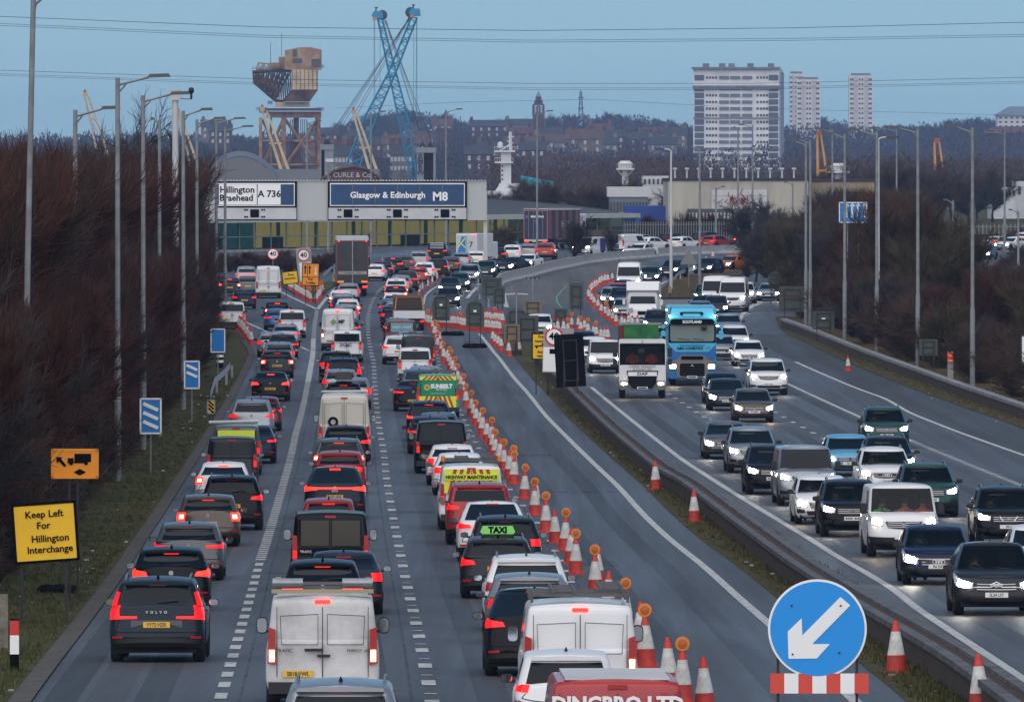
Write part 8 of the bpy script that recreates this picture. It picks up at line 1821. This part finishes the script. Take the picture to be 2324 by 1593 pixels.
for ln, lst in LANES.items():
    res = []
    for kind, col, x, yt, k in lst:
        hh = SH[kind].Hh; Y = dist_for(yt, hh); res.append([Y, (x-CX)*Y/F, kind, col, k])
    res.sort(key=lambda r: r[0])
    front = ln in 'FGJ'
    # nudge apart cars of one lane that would overlap
    for i in range(1, len(res)):
        a, b = res[i-1], res[i]; La = SH[a[2]].L+.5 if not front else SH[b[2]].L+.5
        if abs(a[1]-b[1]) < 2.0 and b[0]-a[0] < (SH[a[2]].L+.6 if not front else SH[a[2]].L*.0+.6+SH[a[2]].L) and ln in 'ABC':
            need = (SH[a[2]].L+.6)-(b[0]-a[0]); px = b[1]/b[0]; b[0] += need; b[1] = px*b[0]
    for i, (Y, X, kind, col, k) in enumerate(res):
        near = [(r[0], r[1]) for r in res if abs(r[0]-Y) < (55 if Y < 600 else 70)]
        sl = 0
        if len(near) > 3:
            my = sum(p[0] for p in near)/len(near); mx = sum(p[1] for p in near)/len(near); d = sum((p[0]-my)**2 for p in near); sl = sum((p[0]-my)*(p[1]-mx) for p in near)/d if d > 0 else 0
        if front and Y < 560: sl = (wL(Y+10)-wL(Y-10))/20
        sl = max(-.35, min(.6, sl))
        ang = -math.atan(sl)
        if 'ang' in k: ang = R(k['ang']) if not front else R(k['ang'])
        elif front: ang += math.pi
        lb = '%s %s %s%s, %s in %s' % (CW[col], KW[kind], k['ex']+' ' if 'ex' in k else ('' if front else ''), '', ordn(i, 'nearest'), LN[ln])
        lb = ' '.join(lb.replace(' ,', ',').split()); wl = lb.split()
        if len(wl) > 16: lb = '%s %s %s' % (CW[col], KW[kind], k['ex'])
        t = vehicle(kind, col, lb, X, Y, ang, 'f' if front else 'r', k.get('st', ['block','wide','slim','round'][i % 4]), k.get('text') or None, k.get('lit', [1,1,2][i % 3] if not front else 1), trim=k.get('trim'), see=k.get('see', False),
                    group={'A': 'slip lane queue', 'B': 'middle lane queue', 'C': 'outer queue', 'D': 'nearside far queue', 'E': 'upper road traffic', 'F': 'single file oncoming', 'G': 'oncoming stream at the junction', 'J': 'oncoming carriageway traffic'}[ln])
        S = SH[kind]; ad = k.get('add'); allv.append((ln, i, t))
        if k.get('see'):
            interior(t, kind); zs = S.top(0)-.52; yp = S.cowl-1.3
            if kind == 'van':
                zs = .74; yp = S.cowl-1.0
                person(t, .52, yp, zs, M_jg, 'person in green hi-vis driving the white panel van'); person(t, -.12, yp, zs, M_jo, 'person in orange hi-vis in the middle seat of the white van'); person(t, -.62, yp, zs, M_jo, 'person in orange hi-vis by the far door of the white van')
            else: person(t, .38, yp, zs, M_jd, 'dark-clothed person driving the %s %s %s' % (CW[col], KW[kind], 'ranked %s oncoming' % ordn(i)))
        if ln == 'A' and i == 0: on_rear_text(t, kind, 'V  O  L  V  O', .075, M_sw2, 0, .985); build('plate_recess', MB().box(0,-S.L/2+.062,.74,1.0,.02,.17), PAINT['grey'], t)
        if k.get('st') == 'bar' and col == 'slate': on_rear_text(t, kind, 'BYD', .1, M_sw2, 0, .9)
        if front and Y < 330: front_marks(t, S, kind, k.get('text') or '')
        if ad == 'rack': ladder_rack(t, S, ladder=kind != 'bigvan', bars=3)
        elif ad == 'box': roof_box(t, S)
        elif ad == 'taxi': taxi_sign(t, S)
        elif ad == 'yellowtop':
            build('yellow_panel', MB().box(0, -S.L/2-.01, 1.45, 1.35, .03, .38), M_hyel, t); build('roof_pipe', MB().tube([(-1.0,-1.9,S.Hh+.1),(.8,-1.9,S.Hh+.14)], .06, 8), M_offw, t); build('roof_bar', MB().box(0,-1.5,S.Hh+.05,1.5,.05,.06), M_galv, t)
        elif ad == 'rolls':
            ladder_rack(t, S, ladder=False)
            for q in (-.6,.6): build('pipe_tube', MB().tube([(q-.26,-2.25,S.Hh+.2),(q+.26,-2.25,S.Hh+.2)], .085, 10), M_galv, t)
            build('rack_beam', MB().box(0,-2.32,S.Hh+.06,1.75,.06,.07), mat('rack_timber', (.35,.3,.18), .7), t)
            on_rear_text(t, 'van', 'TRAFIC', .09, M_ink0, -.66, 1.02); on_rear_text(t, 'van', 'ENERGY  dCi', .07, M_ink0, .62, 1.02); build('handle', MB().box(-.15,-S.L/2-.03,1.03,.32,.04,.05), M_plast, t)
        elif ad == 'trafic':
            on_rear_text(t, 'van', 'TRAFIC', .09, M_sw2, -.6, 1.0); build('rear_window_pair', MB().box(-.38,-S.L/2+.0,1.45,.68,.04,.62).box(.38,-S.L/2,1.45,.68,.04,.62), mat('dusty_glass', (.05,.045,.035), .15, coat=.6), t)
        elif ad == 'cnc': on_rear_text(t, 'mpv', 'DCNC', .24, mat('navy_lettering', (.02,.05,.14), .5), -.05, 1.0, bold=.008); build('rear_window_pair', MB().box(0,-S.L/2+.0,1.42,1.25,.04,.36), M_glass, t)
        elif ad == 'mp':
            on_rear_text(t, 'bigvan', 'MP', .3, M_ink0, .24, 1.78, bold=.012); m = MB(); m.prism([(-.42,1.78),(-.24,1.96),(-.06,1.78),(-.24,1.6)], -S.L/2-.03, -S.L/2-.01); build('green_emblem', m, mat('emblem_green', (.2,.36,.06), .5), t)
        elif ad == 'bigvan': m = MB(); m.lathe([(.10,-.0),(.2,.0)], 20, 'y', (-.42, -S.L/2-.02, 1.5)); m.box(-.3,-S.L/2-.02,1.36,.25,.01,.06); build('emblem', m, M_ink0, t); build('roof_pipe', MB().tube([(-.85,-2.4,S.Hh+.1),(.9,-2.4,S.Hh+.12)], .05, 6), M_offw, t)
        elif ad == 'ding': build('roof_panel', MB().box(0,-.6,S.Hh-.015,1.42,3.3,.03), M_offw, t); on_rear_text(t, 'van', 'DINGBRO LTD', .27, M_sw2, 0, 1.62, bold=.012)
        elif ad == 'highway':
            chevrons(t, S, 1.12, 1.84, M_hyel); o = build('name_band', MB().box(0,-S.L/2-.05,1.6,1.60,.02,.19), M_hyel, t); text_on(o, 'HIGHWAY MAINTENANCE', .15, M_ink0, 0, -S.L/2-.07, 1.6, bold=.005, sx=.86); ladder_rack(t, S, ladder=True, bars=3, beacons=True)
        elif ad == 'sunbelt':
            chevrons(t, S, 1.72, 1.9, M_hyel); chevrons(t, S, .5, 1.0, M_hyel); build('rear_panel', MB().box(0,-S.L/2-.015,1.36,1.5,.02,.7), PAINT['vangreen'], t); on_rear_text(t, 'van', 'SUNBELT', .25, M_sw2, .16, 1.44, bold=.016, sx=.95); on_rear_text(t, 'van', 'RENTALS', .12, M_sw2, .16, 1.29); on_rear_text(t, 'van', 'www.sunbeltrentals.co.uk', .065, M_sw2, .0, 1.13)
            m = MB(); [m.prism([(-.5+.10*math.cos(q),1.4+.10*math.sin(q)),(-.5+.19*math.cos(q+.2),1.4+.19*math.sin(q+.2)),(-.5+.1*math.cos(q+.45),1.4+.1*math.sin(q+.45))], -S.L/2-.04, -S.L/2-.028) for q in [i*math.pi/5 for i in range(10)]]; m.lathe([(.06,0),(.12,0)], 16, 'y', (-.5,-S.L/2-.035,1.4)); build('sun_emblem', m, mat('emblem_gold', (.7,.5,.06), .5), t); ladder_rack(t, S, ladder=False)
        elif ad == 'lettered': m = MB(); o = build('window_film', MB().box(0,-S.L/2+.06,1.5,1.35,.03,.55), mat('film_blue', (.16,.32,.38), .5), t); text_on(o, 'WESTCOAST', .2, M_sw2, 0, -S.L/2+.03, 1.5)
        elif ad == 'bars': m = MB(); [m.box(0,-S.L/2+.1,1.35+q*.16,1.3,.05,.06) for q in range(4)]; build('white_slats', m, M_offw, t)
Yq = dist_for(674); curtain_lorry((800-CX)*Yq/F, Yq, R(1.5))
Yq = dist_for(568); brand_lorry((1216-CX)*Yq/F, Yq, R(-16))
Yq = dist_for(876); blue_lorry((1571-CX)*Yq/F, Yq, math.pi+R(-.5))
Yq = dist_for(905); skip_lorry((1458-CX)*Yq/F, Yq, math.pi+R(-.3))
Yq = dist_for(737); motorhome((1458-CX)*Yq/F, Yq, math.pi+R(-2))
Yq = dist_for(603); box_van((1059-CX)*Yq/F, Yq, R(-20))
Yq = dist_for(751); tipper_rear((929-CX)*Yq/F, Yq, R(2))
Yq = dist_for(584); tipper_front((1315-CX)*Yq/F, Yq, R(158))
# ------------------------------------------------------------------ the evening air
hz = MB(); hz.box(0, 4520, 36.4, 6400, 9160, 77.2)
hm_ = bpy.data.materials.new('haze_air'); hm_.use_nodes = True; ht = hm_.node_tree; ht.nodes.remove(ht.nodes['Principled BSDF'])
pv = ht.nodes.new('ShaderNodeVolumePrincipled'); pv.inputs['Color'].default_value = (.36, .58, 1, 1); pv.inputs['Density'].default_value = 6.5e-5; pv.inputs['Anisotropy'].default_value = 0
ht.links.new(pv.outputs[0], ht.nodes['Material Output'].inputs['Volume'])
tag(build('haze', hz, hm_), kind='stuff')
